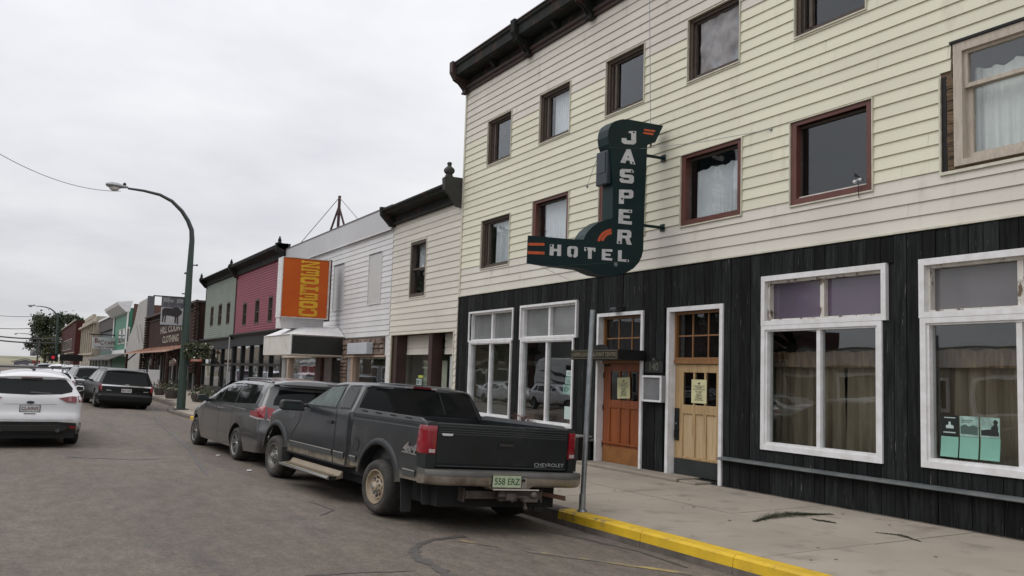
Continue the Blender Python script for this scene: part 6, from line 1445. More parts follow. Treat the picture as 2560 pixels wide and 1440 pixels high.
        m.f+=[tuple(range(n)),tuple(range(5*n,6*n))]
        o=m.build('tail_lamp',M_lred,T,smooth=50)
        m=MB(); m.box(sd*.72,sd*.775,yb-.003,yb+.012,.69,.722); m.build('reverse_lens',M_lwhite,o)
        m=MB(); m.box(sd*.71,sd*.806,yb-.002,-.87,.56,.675); m.build('corner_panel',pt,T)
    # bumper
    def bumpersec(x):   # returns profile (y,z), swept forward at the ends
        a=max(0,abs(x)-.62)/.25; off=.22*a*a*.8
        d=.0
        return off
    M_bchr=mat('dusty_chrome_bumper',(.29,.255,.21),.4,metal=.35,col2=(.17,.15,.12),ns=3,dirt=((.11,.08,.055),7,.5,.75))
    M_bgrey=mat('bumper_pad_grey',(.10,.095,.085),.6,col2=(.07,.068,.062),ns=4)
    xs=[-.825,-.815,-.775,-.70,-.62,-.45,-.25,-.19,.17,.23,.45,.62,.72,.80,.855,.87]
    def sweep(prof,name,M):
        m=MB(); n=len(prof)
        for x in xs:
            off=bumpersec(x); dip=.03 if -.2<x<.18 else 0
            for (y,z) in prof:
                zz=z-(dip if z<.42 else 0)+( .02*max(0,abs(x)-.8)/.075 if z<.44 else 0); yy=y+off+(.03 if -.2<x<.18 and z>.43 else 0)
                m.v.append(Vector((x,yy,zz)))
        for i in range(len(xs)-1):
            for j in range(n): a=i*n+j;b0=i*n+(j+1)%n; m.f.append((a,b0,b0+n,a+n))
        m.f+=[tuple(range(n)),tuple(range((len(xs)-1)*n,len(xs)*n))]
        return m.build(name,M,T,smooth=45)
    bp=sweep([(-1.07,.405),(-1.195,.415),(-1.22,.44),(-1.22,.497),(-1.07,.497)],'rear_bumper',M_bchr)
    sweep([(-1.05,.498),(-1.225,.498),(-1.225,.522),(-1.205,.545),(-1.05,.545)],'bumper_pad',M_bgrey)
    m=MB(); m.box(-.19,.17,-1.194,-1.19,.40,.53); m.build('plate_recess',mat('recess_cream',(.30,.27,.23),.5,col2=(.22,.2,.17),ns=6),bp)
    m=MB(); m.box(-.2,.28,-1.24,-1.22,.387,.397); m.build('bumper_step_edge',mat('bright_cream',(.5,.47,.41),.4),bp)
    pl=plate(T,-.055,-1.212,.465,.295,.108,'558 ERZ',(.46,.52,.36),(.025,.10,.04),green=True)
    m=MB(); m.box(-.205,.105,-1.208,-1.200,.408,.522); m.build('plate_holder',M_gap,bp)
    m=MB(); m.lathe([(0,-1.22),(.013,-1.22),(.013,-1.20)],10,'y',(.125,0,.478)); m.build('bolt_hole',M_gap,bp)
    # hitch
    M_hit=mat('rusty_hitch',(.10,.085,.075),.7,col2=(.055,.04,.032),ns=8,bump=.3)
    m=MB(); m.box(-.40,.40,-1.09,-1.02,.29,.36); m.box(-.05,.05,-1.22,-1.2,.295,.355); m.box(-.09,.10,-1.17,-1.12,.28,.37); m.tube([(-.12,-1.19,.335),(.28,-1.19,.31)],.018,8); m.box(.12,.26,-1.26,-1.16,.285,.315)
    m.ball((.22,-1.25,.345),.032); m.ball((.02,-1.20,.30),.03); m.ball((.27,-1.18,.30),.025); m.tube([(.14,-1.22,.30),(.15,-1.23,.23)],.012,6); m.ball((.15,-1.23,.225),.022)
    m.build('tow_hitch',M_hit,T,smooth=40)
    for q in (-.42,.405): m=MB(); m.box(q,q+.015,-1.08,-.97,.26,.38); m.build('hitch_end',M_hit,T)
    m=MB(); m.add([(.42,-1.02,.325),(.42,-1.02,.36),(.64,-1.15,.33),(.64,-1.15,.285),(.42,-0.98,.325),(.42,-0.98,.36),(.65,-1.10,.33),(.65,-1.10,.285)],[(0,1,2,3),(4,5,6,7),(0,1,5,4),(1,2,6,5),(2,3,7,6),(3,0,4,7)]); m.build('exhaust_pipe',mat('rust_brown',(.10,.05,.03),.8),T)
    # mud flaps
    for (yy,z0,z1,xx) in ((-.52,.10,.44,.66),(-.80,.20,.42,.58),(2.86,.20,.46,.74)):
        for sd in (-1,1):
            m=MB(); z1-=.04; m.prism([(sd*xx,z1),(sd*(xx+.125),z1),(sd*(xx+.115),z0),(sd*(xx+.02),z0)],'y',yy,yy+.012) 
            m.v=[Vector((v.x,v.y-(z1-v.z)*.14,v.z)) for v in m.v]; m.build('mud_flap',M_rubber,T)
    # running boards
    M_rb=mat('beige_running_board',(.26,.21,.145),.55,col2=(.19,.155,.105),ns=3)
    for sd in (-1,1):
        m=MB(); m.prism([(sd*.77,.31),(sd*.785,.312),(sd*.815,.265),(sd*.925,.25),(sd*.935,.222),(sd*.91,.212),(sd*.77,.235)],'y',.98,2.66); rb=m.build('running_board',M_rb,T); bevel(rb,.004,1)
        m=MB(); m.tube([(sd*.932,.97,.236),(sd*.932,2.68,.236)],.016,8); m.box(sd*.85,sd*.935,.965,.98,.215,.26); m.build('chrome_edge',M_chrome,rb,smooth=40)
        m=MB(); m.box(sd*.835,sd*.90,1.04,2.60,.2605,.264); m.build('tread_strip',mat('tread_dark',(.16,.13,.09),.7),rb)
    # mirrors
    for sd in (-1,1):
        m=MB(); m.prism([(sd*.84,.90),(sd*1.10,.895),(sd*1.13,.92),(sd*1.125,1.0),(sd*1.10,1.02),(sd*.90,1.02),(sd*.87,1.0)],'y',2.20,2.31); mi=m.build('mirror',M_rubber,T); bevel(mi,.02,3)
        m=MB(); m.prism([(sd*.89,.912),(sd*1.10,.91),(sd*1.11,.995),(sd*.91,1.005)],'y',2.195,2.199); m.build('mirror_glass',mat('mirror_glass',(.05,.06,.06),.03,metal=.6),mi)
        m=MB(); m.tube([(sd*.77,2.30,.975),(sd*.88,2.27,.955)],.022,6); m.build('mirror_arm',M_rubber,mi)
    # chassis, wheels
    m=MB(); m.box(-.62,.62,-.97,3.75,.20,.47); m.box(-.7,.7,.0,2.9,.30,.40); m.build('chassis',M_under,T)
    Mdust=mat('dusty_tan_rim',(.36,.285,.20),.6,col2=(.26,.205,.145),ns=5,dirt=((.12,.09,.06),6,.6,.8)); Mrimf=mat('dusty_steel_rim',(.22,.21,.195),.45,metal=.4,col2=(.15,.14,.125),ns=6)
    for y,M in ((0,Mdust),(3.36,Mrimf)):
        for sd in (-1,1): wheel(T,sd*.815,y,.265,.345,.24,sd,'steel',.63,M)
    m=MB(); m.ball((-.72,3.83,.46),.055,10,6); m.build('fog_lamp',M_lwhite,T)
    for sd in (-1,1): m=MB(); m.box(sd*.5,sd*.74,3.90,3.915,.66,.76); m.build('head_lamp',M_lwhite,T)
    m=MB(); m.box(-.48,.48,3.905,3.92,.62,.78); m.box(-.8,.8,3.86,3.96,.40,.52); m.build('grille',M_rubber,T)
    return T
A=Vector((3.23,8.82)); B=Vector((3.03,12.17)); d=(B-A).normalized(); e=Vector((d.y,-d.x)); c=A+e*.80
truck=make_truck(); place(truck,c.x,c.y,d.x,d.y,.05,-.041); truck.matrix_world=truck.matrix_world@Matrix.Diagonal((1.035,1,1,1))

# ---------------------------------------------------------------- minivan
def car(label,cat,paint,S,name='parked_car',group=None):
    """S: dict of shape numbers"""
    T=thing(name,label,cat,(0,0,0),rot=(0,0,0),group=group)
    b=Body(S['chain'],[(0,S['wr']*.98,S['ar'],S['arz']),(S['wb'],S['wr']*.98,S['ar'],S['arz'])],S['hw'],S['belt'],S['tum'],r=S.get('r',.09),bulge=S.get('bulge',.05),sm=S.get('sm',2),taper=S.get('taper',(.03,.12)),sillz=S['sill'])
    o=b.shell('body',paint,T); G=S.get('glass',M_tint)
    for w in S['side_glass']: b.side('side_window',w,G,T)
    b.rear('rear_window',S['rear_glass'],S.get('rg',M_tint),T)
    for s in S.get('seams',()): b.seam('panel_seam',s,T,.008)
    for sd in (-1,1):
        for y in (0,S['wb']): wheel(T,sd*(S['hw']-.015),y,S['wr'],S['wr']*1.28,.2,sd,'alloy',S.get('rim',.68))
    m=MB(); m.box(-S['hw']+.2,S['hw']-.2,S['chain'][0][0]+.25,S['chain'][-1][0]-.2,.16,.34); m.build('underbody',M_under,T)
    for sd in (-1,1):
        y,z=S['mirror']; m=MB(); m.prism([(sd*(S['hw']-.06),z-.03),(sd*(S['hw']+.10),z-.045),(sd*(S['hw']+.17),z-.01),(sd*(S['hw']+.165),z+.06),(sd*(S['hw']+.04),z+.075)],'y',y,y+.11); mi=m.build('mirror',S.get('mirm',paint),T); bevel(mi,.018,3)
        m=MB(); m.prism([(sd*(S['hw']+.03),z-.025),(sd*(S['hw']+.15),z-.01),(sd*(S['hw']+.148),z+.05),(sd*(S['hw']+.04),z+.06)],'y',y-.004,y-.001); m.build('mirror_glass',mat('mirror_glass',(.05,.06,.06)),mi)
        m=MB(); fy=max(p[0] for p in S['chain'])
    for sd in (-1,1):
        if S.get('rails'):
            r0,r1,rx,rz=S['rails']; m=MB(); m.tube([(sd*rx,r0,rz-.045),(sd*rx,r0+.12,rz),(sd*rx,(r0+r1)/2,rz+.008),(sd*rx,r1-.12,rz-.002),(sd*rx,r1,rz-.05)],.017,6); m.build('roof_rail',S.get('railm',M_steel),T,smooth=50)
    # windscreen and lamps at the nose
    ch=b.chain
    if 'wsc' in S:
        (ya,za),(yb,zb_)=S['wsc']; m=MB(); m.add([(-S['hw']+.12,yb,zb_),(S['hw']-.12,yb,zb_),(S['hw']-.20,ya,za),(-S['hw']+.20,ya,za)],[(0,1,2,3)])
        L=math.hypot(yb-ya,zb_-za); ny,nz_=-(zb_-za)/L,(yb-ya)/L; k=(S.get('bulge',.05)*.5+.012)
        m.v=[v+Vector((0,ny*k,nz_*k)) for v in m.v]; m.build('windscreen',M_tint,T)
    return T,b
gv=mat('grey_van_paint',(.052,.053,.055),.25,metal=.35,coat=.7,col2=(.072,.073,.074),ns=1.5,dirtz=((.10,.09,.08),.18,.34,5),croug=.08)
VS=dict(chain=[(-1.16,.20),(-1.26,.30),(-1.28,.52),(-1.22,.60),(-1.20,.75),(-1.15,.88),(-1.02,1.14),(-1.10,1.19),(-.95,1.215),(-.3,1.235),(.5,1.225),(1.2,1.18),(1.7,1.05),(2.5,.80),(2.8,.74),(3.3,.66),(3.68,.52),(3.76,.40),(3.72,.20),(3.60,.17)],
   wb=2.87,wr=.245,ar=.40,arz=.315,hw=.80,belt=.80,tum=.42,sill=.17,r=.10,bulge=.06,taper=(.03,.16),
   side_glass=[[(1.22,.835),(2.28,.80),(1.62,1.03),(1.28,1.125)],[(.30,.85),(1.16,.838),(1.22,1.14),(.42,1.165)],[(-.80,.885),(.24,.855),(.36,1.165),(-.74,1.155)]],
   rear_glass=[(-.60,.885),(.60,.885),(.58,.96),(.50,1.10),(-.50,1.10),(-.58,.96)],mirror=(2.05,.845),rails=(-.95,.55,.56,1.245),wsc=((1.35,1.14),(2.45,.82)),railm=mat('grey_rail',(.10,.10,.105),.35,metal=.5),
   seams=[[(1.19,1.15),(1.16,.80),(1.18,.25)],[(2.25,.80),(2.35,.5),(2.32,.25)],[(.26,.86),(.30,.60),(.42,.25)],[(-.85,.80),(.22,.80)]],mirm=M_rubber)
van,vb=car('dark grey minivan with roof rails parked in front of the black pickup','minivan',gv,VS,name='minivan')
vb.side('tail_lamp',[(-1.215,.695),(-.74,.72),(-.73,.765),(-.95,.79),(-1.16,.872)],M_lred,van,off=.012,g=.035); vb.side('tail_lamp_clear_strip',[(-1.215,.665),(-.74,.69),(-.74,.715),(-1.215,.69)],M_lwhite,van,off=.013,g=.035)
for sd in (-1,1):
    x=lambda v:sd*v
    vb.rear('tail_lamp',[(x(.44),.70),(x(.68),.695),(x(.69),.85),(x(.62),.84),(x(.44),.77)],M_lred,van,off=.018); vb.rear('tail_lamp_clear_strip',[(x(.44),.67),(x(.69),.665),(x(.69),.69),(x(.44),.695)],M_lwhite,van,off=.019)
vb.rear('rear_trim',[(-.42,.70),(.42,.70),(.42,.735),(-.42,.735)],M_chrome,van,off=.012)
m=MB(); m.prism([(-1.20,1.16),(-1.0,1.19),(-.86,1.225),(-.9,1.20),(-1.16,1.15)],'x',-.52,.52); m.build('spoiler',gv,van)
plate(van,0,vb.rearpt(0,.60)-.012,.60,.3,.11,'DXK 417',(.6,.6,.6),(.1,.02,.02))
for sd in (-1,1):
    m=MB(); m.box(sd*.83,sd*.845,1.24,1.38,.735,.755); m.box(sd*.80,sd*.845,1.26,1.28,.735,.755); m.box(sd*.80,sd*.845,1.34,1.36,.735,.755);  m.box(sd*.83,sd*.845,.98,1.12,.735,.755); m.box(sd*.80,sd*.845,1.0,1.02,.735,.755); m.build('door_handle',M_chrome,van)
A=Vector((2.97,14.48)); B=Vector((2.84,17.35)); d=(B-A).normalized(); e=Vector((d.y,-d.x)); c=A+e*.785
place(van,c.x,c.y,d.x,d.y,.045,-.035)

# ---------------------------------------------------------------- white suv in the lane
wp=mat('white_car_paint',(.66,.66,.67),.3,coat=.6,col2=(.62,.62,.63),ns=1,dirtz=((.36,.33,.30),.30,.55,5),croug=.05)
yo=-.93
ES=dict(chain=[(yo+.10,.22),(yo+.02,.30),(yo+.0,.42),(yo+.02,.50),(yo+.07,.58),(yo+.08,.78),(yo+.13,.86),(yo+.33,1.10),(yo+.25,1.13),(yo+.42,1.165),(yo+.9,1.20),(yo+1.6,1.21),(yo+2.2,1.19),(yo+2.6,1.12),(yo+3.5,.86),(yo+4.3,.78),(yo+4.75,.66),(yo+4.9,.48),(yo+4.9,.30),(yo+4.8,.22)],
   wb=3.1,wr=.25,ar=.40,arz=.31,hw=.775,belt=.80,tum=.62,sill=.21,r=.09,bulge=.045,taper=(.02,.14),
   side_glass=[[(yo+.62,.88),(yo+1.2,.855),(yo+1.25,1.12),(yo+.9,1.12)],[(yo+1.28,.855),(yo+2.1,.84),(yo+2.1,1.135),(yo+1.32,1.13)],[(yo+2.18,.84),(yo+3.2,.83),(yo+2.5,1.09),(yo+2.18,1.13)]],
   rear_glass=[(-.60,.90),(-.45,.865),(0,.85),(.45,.865),(.60,.90),(.61,.96),(.50,1.10),(-.50,1.10),(-.61,.96)],mirror=(yo+3.0,.87),rails=(yo+.7,yo+2.5,.52,1.255),wsc=((yo+2.7,1.13),(yo+3.45,.90)),
   seams=[[(yo+.15,.30),(yo+.22,.5),(yo+.2,.68)],[(yo+1.2,.85),(yo+1.2,.3)],[(yo+2.13,.84),(yo+2.13,.3)],[(yo+3.3,.8),(yo+3.2,.3)]])
def trim_suv(T,b,platetxt,lower=M_rubber):
    b.rear('bumper_black',[(-.69,.215),(.69,.215),(.69,.40),(.40,.425),(-.40,.425),(-.69,.40)],lower,T,off=.016)
    b.side('bumper_black_side',[(yo+.05,.225),(yo+.40,.225),(yo+.42,.36),(yo+.03,.40)],lower,T,off=.012)
    m=MB(); m.box(-.68,.68,yo+.03,yo+.5,.155,.26); m.build('bumper_lower',M_under,T)
    b.side('sill_cladding',[(.36,.215),(2.7,.215),(2.7,.27),(.42,.27)],lower,T,off=.006)
    b.rear('bumper_skid',[(-.50,.275),(.50,.275),(.58,.33),(.50,.37),(-.50,.37),(-.58,.33)],mat('skid_grey',(.035,.037,.037),.5,col2=(.028,.028,.028),ns=3),T,off=.024)
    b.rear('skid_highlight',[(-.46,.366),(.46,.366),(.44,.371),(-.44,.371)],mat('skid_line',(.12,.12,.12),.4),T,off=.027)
    for sd in (-1,1):
        q=lambda v:sd*v
        b.rear('tail_lamp',[(q(.40),.800),(q(.53),.735),(q(.675),.725),(q(.675),.83),(q(.60),.835)],M_lredd,T,off=.018)
        b.rear('tail_lamp_clear',[(q(.55),.75),(q(.60),.75),(q(.60),.822),(q(.55),.818)],mat('pink_clear',(.30,.12,.12),.15,coat=.5),T,off=.022)
        b.rear('reflector',[(q(.58),.36),(q(.68),.345),(q(.68),.315),(q(.61),.315)],M_lred,T,off=.026)
        m=MB(); m.tube([(q(.42),yo+.2,.285),(q(.42),yo-.03,.285)],.035,12); m.build('exhaust_tip',mat('dark_tip',(.05,.05,.05),.5),T,smooth=50)
    b.side('tail_lamp',[(yo+.075,.735),(yo+.30,.77),(yo+.42,.82),(yo+.30,.845),(yo+.11,.835)],M_lredd,T,off=.013)
    b.rear('lift_gate_crease',[(-.40,.695),(.40,.695),(.36,.701),(-.36,.701)],mat('crease_grey',(.30,.30,.30),.5),T,off=.007)
    b.rear('gate_seam',[(-.64,.448),(.64,.448),(.64,.455),(-.64,.455)],MATS['crease_grey'],T,off=.006)
    y=b.rearpt(0,.62); plate(T,0,y-.012,.63,.27,.10,platetxt,(.62,.60,.62),(.28,.24,.27))
    m=MB(); ring(m,0,.001,(-.15,.15,.572,.688),.012); m.v=[Vector((v.y,y-.016-v.x,v.z)) for v in m.v]; m.build('plate_frame',M_rubber,T)
    m=MB(); m.prism([(.058*math.cos(t),.728+.022*math.sin(t)) for t in [i*PI/10 for i in range(20)]],'y',b.rearpt(0,.73)-.012,b.rearpt(0,.73)-.002); m.build('oval_badge',mat('badge_dark',(.04,.045,.06),.3,metal=.4),T)
    b.rear('gate_handle',[(-.09,.545),(.09,.545),(.08,.555),(-.08,.555)],M_rubber,T,off=.008)
    b.rear('wiper',[(-.02,.875),(.30,.865),(.29,.883),(0,.90)],M_rubber,T,off=.012)
    b.rear('high_stop_lamp',[(-.16,1.102),(.16,1.102),(.15,1.122),(-.15,1.122)],M_lredd,T,off=.012)
    m=MB(); m.ball((.02,yo+.75,1.25),.03,8,5,(1,1.6,.8)); m.build('roof_antenna',M_rubber,T)
suv,sb=car('white compact suv driving ahead in the lane, seen from behind at the left edge','suv',wp,ES,name='white_suv'); trim_suv(suv,sb,'CLAIRES')
for y in (yo+1.0,yo+2.1):
    m=MB(); m.box(-.54,.54,y-.03,y+.03,1.270,1.293); m.build('roof_crossbar',mat('crossbar_dark',(.06,.06,.06),.4),suv)
place(suv,.20,17.72,-.0,1,.0,0.0)

# ---------------------------------------------------------------- black suv by the kerb
bp_=mat('black_car_paint',(.0035,.004,.0045),.3,spec=.2,coat=.18,croug=.05)
yx=-1.15
XS=dict(chain=[(yx+.08,.13),(yx+.0,.17),(yx-.02,.40),(yx+.05,.44),(yx+.05,.70),(yx+.10,.76),(yx+.30,1.13),(yx+.24,1.16),(yx+.40,1.20),(yx+1.0,1.225),(yx+2.6,1.225),(yx+3.2,1.17),(yx+4.0,.90),(yx+5.0,.82),(yx+5.5,.72),(yx+5.7,.5),(yx+5.7,.20),(yx+5.6,.16)],
   wb=3.5,wr=.27,ar=.43,arz=.335,hw=.80,belt=.74,tum=.42,sill=.20,r=.07,bulge=.04,taper=(.01,.08),
   side_glass=[[(yx+.40,.80),(yx+1.3,.79),(yx+1.35,1.13),(yx+.62,1.13)],[(yx+1.40,.79),(yx+2.4,.785),(yx+2.4,1.14),(yx+1.44,1.135)],[(yx+2.47,.785),(yx+3.65,.78),(yx+3.05,1.08),(yx+2.47,1.14)]],
   rear_glass=[(-.70,.78),(.70,.78),(.68,.85),(.58,1.12),(-.58,1.12),(-.68,.85)],mirror=(yx+3.5,.83),rails=(yx+.6,yx+2.9,.58,1.25),railm=M_steel,wsc=((yx+3.3,1.12),(yx+3.95,.91)),
   seams=[[(yx+1.36,.79),(yx+1.36,.25)],[(yx+2.43,.78),(yx+2.43,.25)],[(yx+3.75,.78),(yx+3.65,.25)]])
ex,eb=car('black full size suv parked by the kerb with a chrome bar across its tailgate','suv',bp_,XS,name='black_suv')
eb.rear('chrome_bar',[(-.72,.695),(.72,.695),(.72,.735),(-.72,.735)],M_chrome,ex,off=.012)
for sd in (-1,1):
    q=lambda v:sd*v
    eb.rear('tail_lamp',[(q(.70),.55),(q(.765),.55),(q(.765),.75),(q(.70),.75)],M_lred,ex,off=.012)
eb.side('tail_lamp',[(yx+.05,.55),(yx+.15,.55),(yx+.16,.745),(yx+.09,.75)],M_lred,ex,off=.008)
plate(ex,.0,eb.rearpt(0,.56)-.01,.575,.30,.11,'BKF 2093',(.6,.6,.6),(.3,.3,.35))
m=MB(); m.prism([(.06*math.cos(t),.755+.02*math.sin(t)) for t in [i*PI/8 for i in range(16)]],'y',eb.rearpt(0,.755)-.01,eb.rearpt(0,.755)-.001); m.build('oval_badge',M_chrome,ex)
for x in (-.58,.50): eb.rear('badge',[(x,.555),(x+.14,.555),(x+.14,.575),(x,.575)],mat('badge_silver',(.4,.4,.4)),ex,off=.009)
eb.rear('rear_bumper',[(-.77,.25),(.77,.25),(.77,.40),(-.77,.40)],mat('bumper_dark',(.010,.010,.010),.5,spec=.25),ex,off=.03)
m=MB(); m.tube([(-.35,yx-.0,.20),(.30,yx,.20)],.008,5); m.build('hitch_bar',M_chrome,ex)
m=MB(); m.box(.35,.45,yx+.05,yx+.3,.12,.17); m.build('exhaust_tip',M_alloy,ex)
c0=(2.93,31.0-yx); place(ex,2.93,32.15,-.03,1,.045,-.02)

# ---------------------------------------------------------------- others: shared body shapes, own paint
def repaint(o,mp):
    for c in [o]+list(o.children_recursive):
        if c.type=='MESH':
            for s in c.material_slots:
                if s.material in mp:
                    c.data=c.data.copy(); break
            for i,s in enumerate(c.material_slots):
                if s.material in mp: c.data.materials[i]=mp[s.material]
def clone(src,X,Y,dx,roll,z,label,cat,paint,old,flip=False,group='cars parked and driving further up the street',name='parked_car',drop=(),zs=1):
    c=copy_tree(src); c.name=name; c['label']=label; c['category']=cat; c['group']=group
    place(c,X,Y,dx*(-1 if flip else 1),-1 if flip else 1,roll,z); c.scale=(1,1,zs)
    repaint(c,{old:paint})
    for q in list(c.children_recursive):
        n=q.name.split('.')[0]
        if n in drop or n in('plate_number',): bpy.data.objects.remove(q)
    return c
dg=mat('dark_grey_paint',(.05,.052,.055),.3,coat=.6); sg=mat('silver_paint',(.36,.37,.38),.3,metal=.3,coat=.6); pu=mat('purple_black_paint',(.035,.025,.045),.3,coat=.7); bl=mat('deep_blue_paint',(.03,.04,.07),.3,coat=.7)
clone(ex,2.55,40.2,-.03,.04,-.01,'dark grey parked suv whose side shows just left of the black suv','car',dg,bp_)
clone(suv,2.35,48.5,-.02,.03,0,'silver parked car, second beyond the black suv','car',sg,wp,drop=('roof_crossbar',))
clone(suv,2.0,57,0,.03,0,'white parked car, third beyond the black suv','car',wp,sg,drop=('roof_crossbar',))
clone(suv,1.6,68,0,.0,0,'dark blue car, fourth beyond the black suv','car',bl,wp,drop=('roof_crossbar',))
clone(ex,1.25,46,0,.0,.02,'dark purple car driving ahead of the white suv','car',pu,bp_,name='car_ahead',zs=.87)
clone(suv,1.0,36,0,.0,-.0,'white car driving between the white suv and the black suv','car',wp,sg,name='car_ahead',drop=('roof_crossbar',),zs=.9)
# mirrored in the windows: cars across the street
clone(suv,-7.6,46,0,.0,-.12,'white suv parked across the street, seen only as a reflection in the hotel window','car',wp,sg,flip=True,group='cars across the street')
clone(suv,-7.6,25.5,0,.0,-.12,'silver car parked across the street, seen only as a reflection in the hotel window','car',sg,wp,flip=True,group='cars across the street')
clone(suv,-7.2,39.5,0,.0,-.12,'white car parked across the street before the trailer, seen only as a reflection','car',wp,sg,flip=True,group='cars across the street')
rv=thing('camper_van','white travel trailer with grey swooshes across the street, seen only reflected in the hotel window','trailer',(-9.5,41,0)); M_rv=mat('rv_white',(.58,.58,.57),.4)
m=MB(); m.prism([(38,.35),(44,.35),(44.3,1.3),(43.8,2.4),(38.2,2.45),(37.9,1.2)],'x',-11,-9); o=m.build('body',M_rv,rv); bevel(o,.08,3)
m=MB(); m.prism([(38.6,.9),(41,1.0),(43,1.4),(40.5,1.15)],'x',-9,-8.99); m.prism([(39,1.3),(42,1.5),(43.4,1.8),(40.5,1.55)],'x',-9,-8.99); m.build('stripe',dg,rv); 
m=MB(); m.box(-9,-8.985,39.4,40.6,1.7,2.1); m.build('window',M_tint,rv)
for y in (40.2,41.4): m=MB(); m.lathe([(0,-.0),(.26,0),(.26,-.2)],20,'x',(-9.02,y,.26)); m.build('wheel',M_tyre,rv)
# ================================================================== STREET FURNITURE
M_gp=mat('green_painted_pole',(.034,.060,.047),.5,col2=(.027,.047,.038),ns=4,stretch=(1,1,.3),coord='World',bump=.1)
M_gpd=mat('dark_pole_paint',(.035,.045,.042),.5)
def lamp_post(label,X,Y,pts,r0,group=None,head=True):
    o=thing('street_lamp',label,'street lamp',(X,Y,.05),group)
    P=[Vector((x,Y,z)) for x,z in pts]; n=len(P); k=3
    m=MB(); m.tube(P[:k+1],[r0,r0*.85,r0*.72,r0*.6],12); m.build('pole',M_gp,o,smooth=50)
    m=MB(); m.tube(P[k:],[r0*(.6-.35*i/(n-k-1)) for i in range(n-k)],10); m.build('arm',M_gpd,o,smooth=50)
    if head:
        h=P[-1]; d=(P[-1]-P[-2]).normalized(); s=r0/.13
        m=MB(); m.add([v for v in []],[]); L=.62*s
        prof=[(0,.05),(.2,.075),(.45,.14),(.75,.15),(.95,.09),(1,.02)]
        base=0; nn=10
        for t,rr in prof:
            c=h+d*L*t
            for i in range(nn):
                a=2*PI*i/nn; m.v.append(c+Vector((0,math.cos(a)*rr*s*1.1,math.sin(a)*rr*.62*s+.03*s)))
        for j in range(len(prof)-1):
            for i in range(nn): m.f.append((j*nn+i,j*nn+(i+1)%nn,(j+1)*nn+(i+1)%nn,(j+1)*nn+i))
        m.f+=[tuple(range(nn)),tuple(range((len(prof)-1)*nn,len(prof)*nn))]
        hd=m.build('lamp_head',mat('lamp_grey',(.30,.31,.32),.4,metal=.3),o,smooth=50)
        m=MB(); m.ball(h+d*L*.6+Vector((0,0,-.05*s)),.12*s,12,8,(1.2,1,.75)); m.build('lens',mat('frosted_lens',(.5,.5,.48),.3),hd,smooth=70)
        m=MB(); m.lathe([(0,0),(.04*s,0),(.05*s,.05*s),(.03*s,.09*s),(0,.1*s)],10,'z',h+d*.1*s+Vector((0,0,.06*s))); m.build('photocell',M_black,hd)
    return o
YL_=30.37
pp=[(452,1022),(466,800),(474,680),(480,600),(479,575),(470,552),(455,528),(430,503),(400,487),(360,477),(320,471)]
pts=[PY(x,y,YL_) for x,y in pp]
lamp=lamp_post('tall green street lamp with curved arm, standing by the kerb near the brown store',pts[0][0],YL_,pts,.135)
for (px,py,dx) in ((484,664,.2),(468,685,-.12),(462,735,.15)):
    x,z=PY(px,py,YL_); m=MB(); m.tube([(x-dx*.6,YL_,z),(x+dx*.5,YL_,z+.02)],.02,5); m.ball((x+dx*.5,YL_,z+.02),.035,8,5); m.build('bracket',M_gpd,lamp)
m=MB(); m.box(pts[0][0]-.2,pts[0][0]+.2,YL_-.2,YL_+.2,.02,.06); m.build('base_plate',M_gpd,lamp)
# bison banner on the lamp
q=[PY(*p,YL_) for p in ((403,741),(463,745),(458,814),(402,812))]
bn=thing('street_banner','black and white banner with a standing bison hung from the green lamp post','banner',(q[0][0],YL_,q[3][1]))
x0,x1,z0,z1=(q[0][0]+q[3][0])/2,(q[1][0]+q[2][0])/2-.02,(q[2][1]+q[3][1])/2,(q[0][1]+q[1][1])/2
m=MB(); m.box(x0,x1,YL_,YL_+.012,z0,z1); m.build('cloth',mat('banner_pale',(.42,.41,.41),.7,col2=(.34,.33,.33),ns=3),bn)
m=MB(); m.box(x0,x1,YL_-.003,YL_-.001,z0+(z1-z0)*.62,z1); m.build('dark_top',mat('banner_dark',(.07,.07,.085),.7,col2=(.16,.16,.17),ns=5,ramp=(.5,.6)),bn)
def bz(pl): return [(x0+(x1-x0)*u,z0+(z1-z0)*v) for u,v in pl]
m=MB(); 
for k,pl in enumerate([[(.06,.30),(.20,.34),(.45,.33),(.7,.28),(.82,.34),(.92,.42),(.93,.52),(.85,.56),(.78,.64),(.62,.66),(.5,.60),(.35,.60),(.15,.60),(.05,.54)],[(.07,.10),(.12,.10),(.15,.34),(.08,.36)],[(.17,.09),(.22,.09),(.24,.36),(.19,.36)],[(.62,.08),(.68,.08),(.70,.32),(.63,.32)],[(.73,.05),(.79,.05),(.78,.32),(.72,.32)],[(.86,.55),(.90,.62),(.86,.61)]]): m.prism(bz(pl),'y',YL_-.008-.0005*k,YL_-.0035)
m.build('bison_print',mat('bison_ink',(.022,.018,.018),.7),bn,fix=False)
m=MB(); m.prism(bz([(.06,.80),(.36,.82),(.36,.97),(.06,.97)]),'y',YL_-.008,YL_-.0035); m.prism(bz([(.46+.07*math.cos(t),.86+.06*math.sin(t)) for t in [i*PI/5 for i in range(10)]]),'y',YL_-.008,YL_-.0035); m.prism(bz([(.68,.80),(.95,.80),(.95,.94),(.68,.94)]),'y',YL_-.008,YL_-.0035); m.build('banner_crest',mat('banner_grey',(.3,.3,.3),.7,col2=(.12,.12,.13),ns=20),bn,fix=False)
xp=PY(466,800,YL_)[0]
for z in (z1+.01,z0-.01):
    m=MB(); m.tube([(x0-.25 if z>z0+.3 else x0,YL_+.005,z),(xp,YL_+.005,z)],.022,6); m.build('banner_arm',M_gpd,bn)
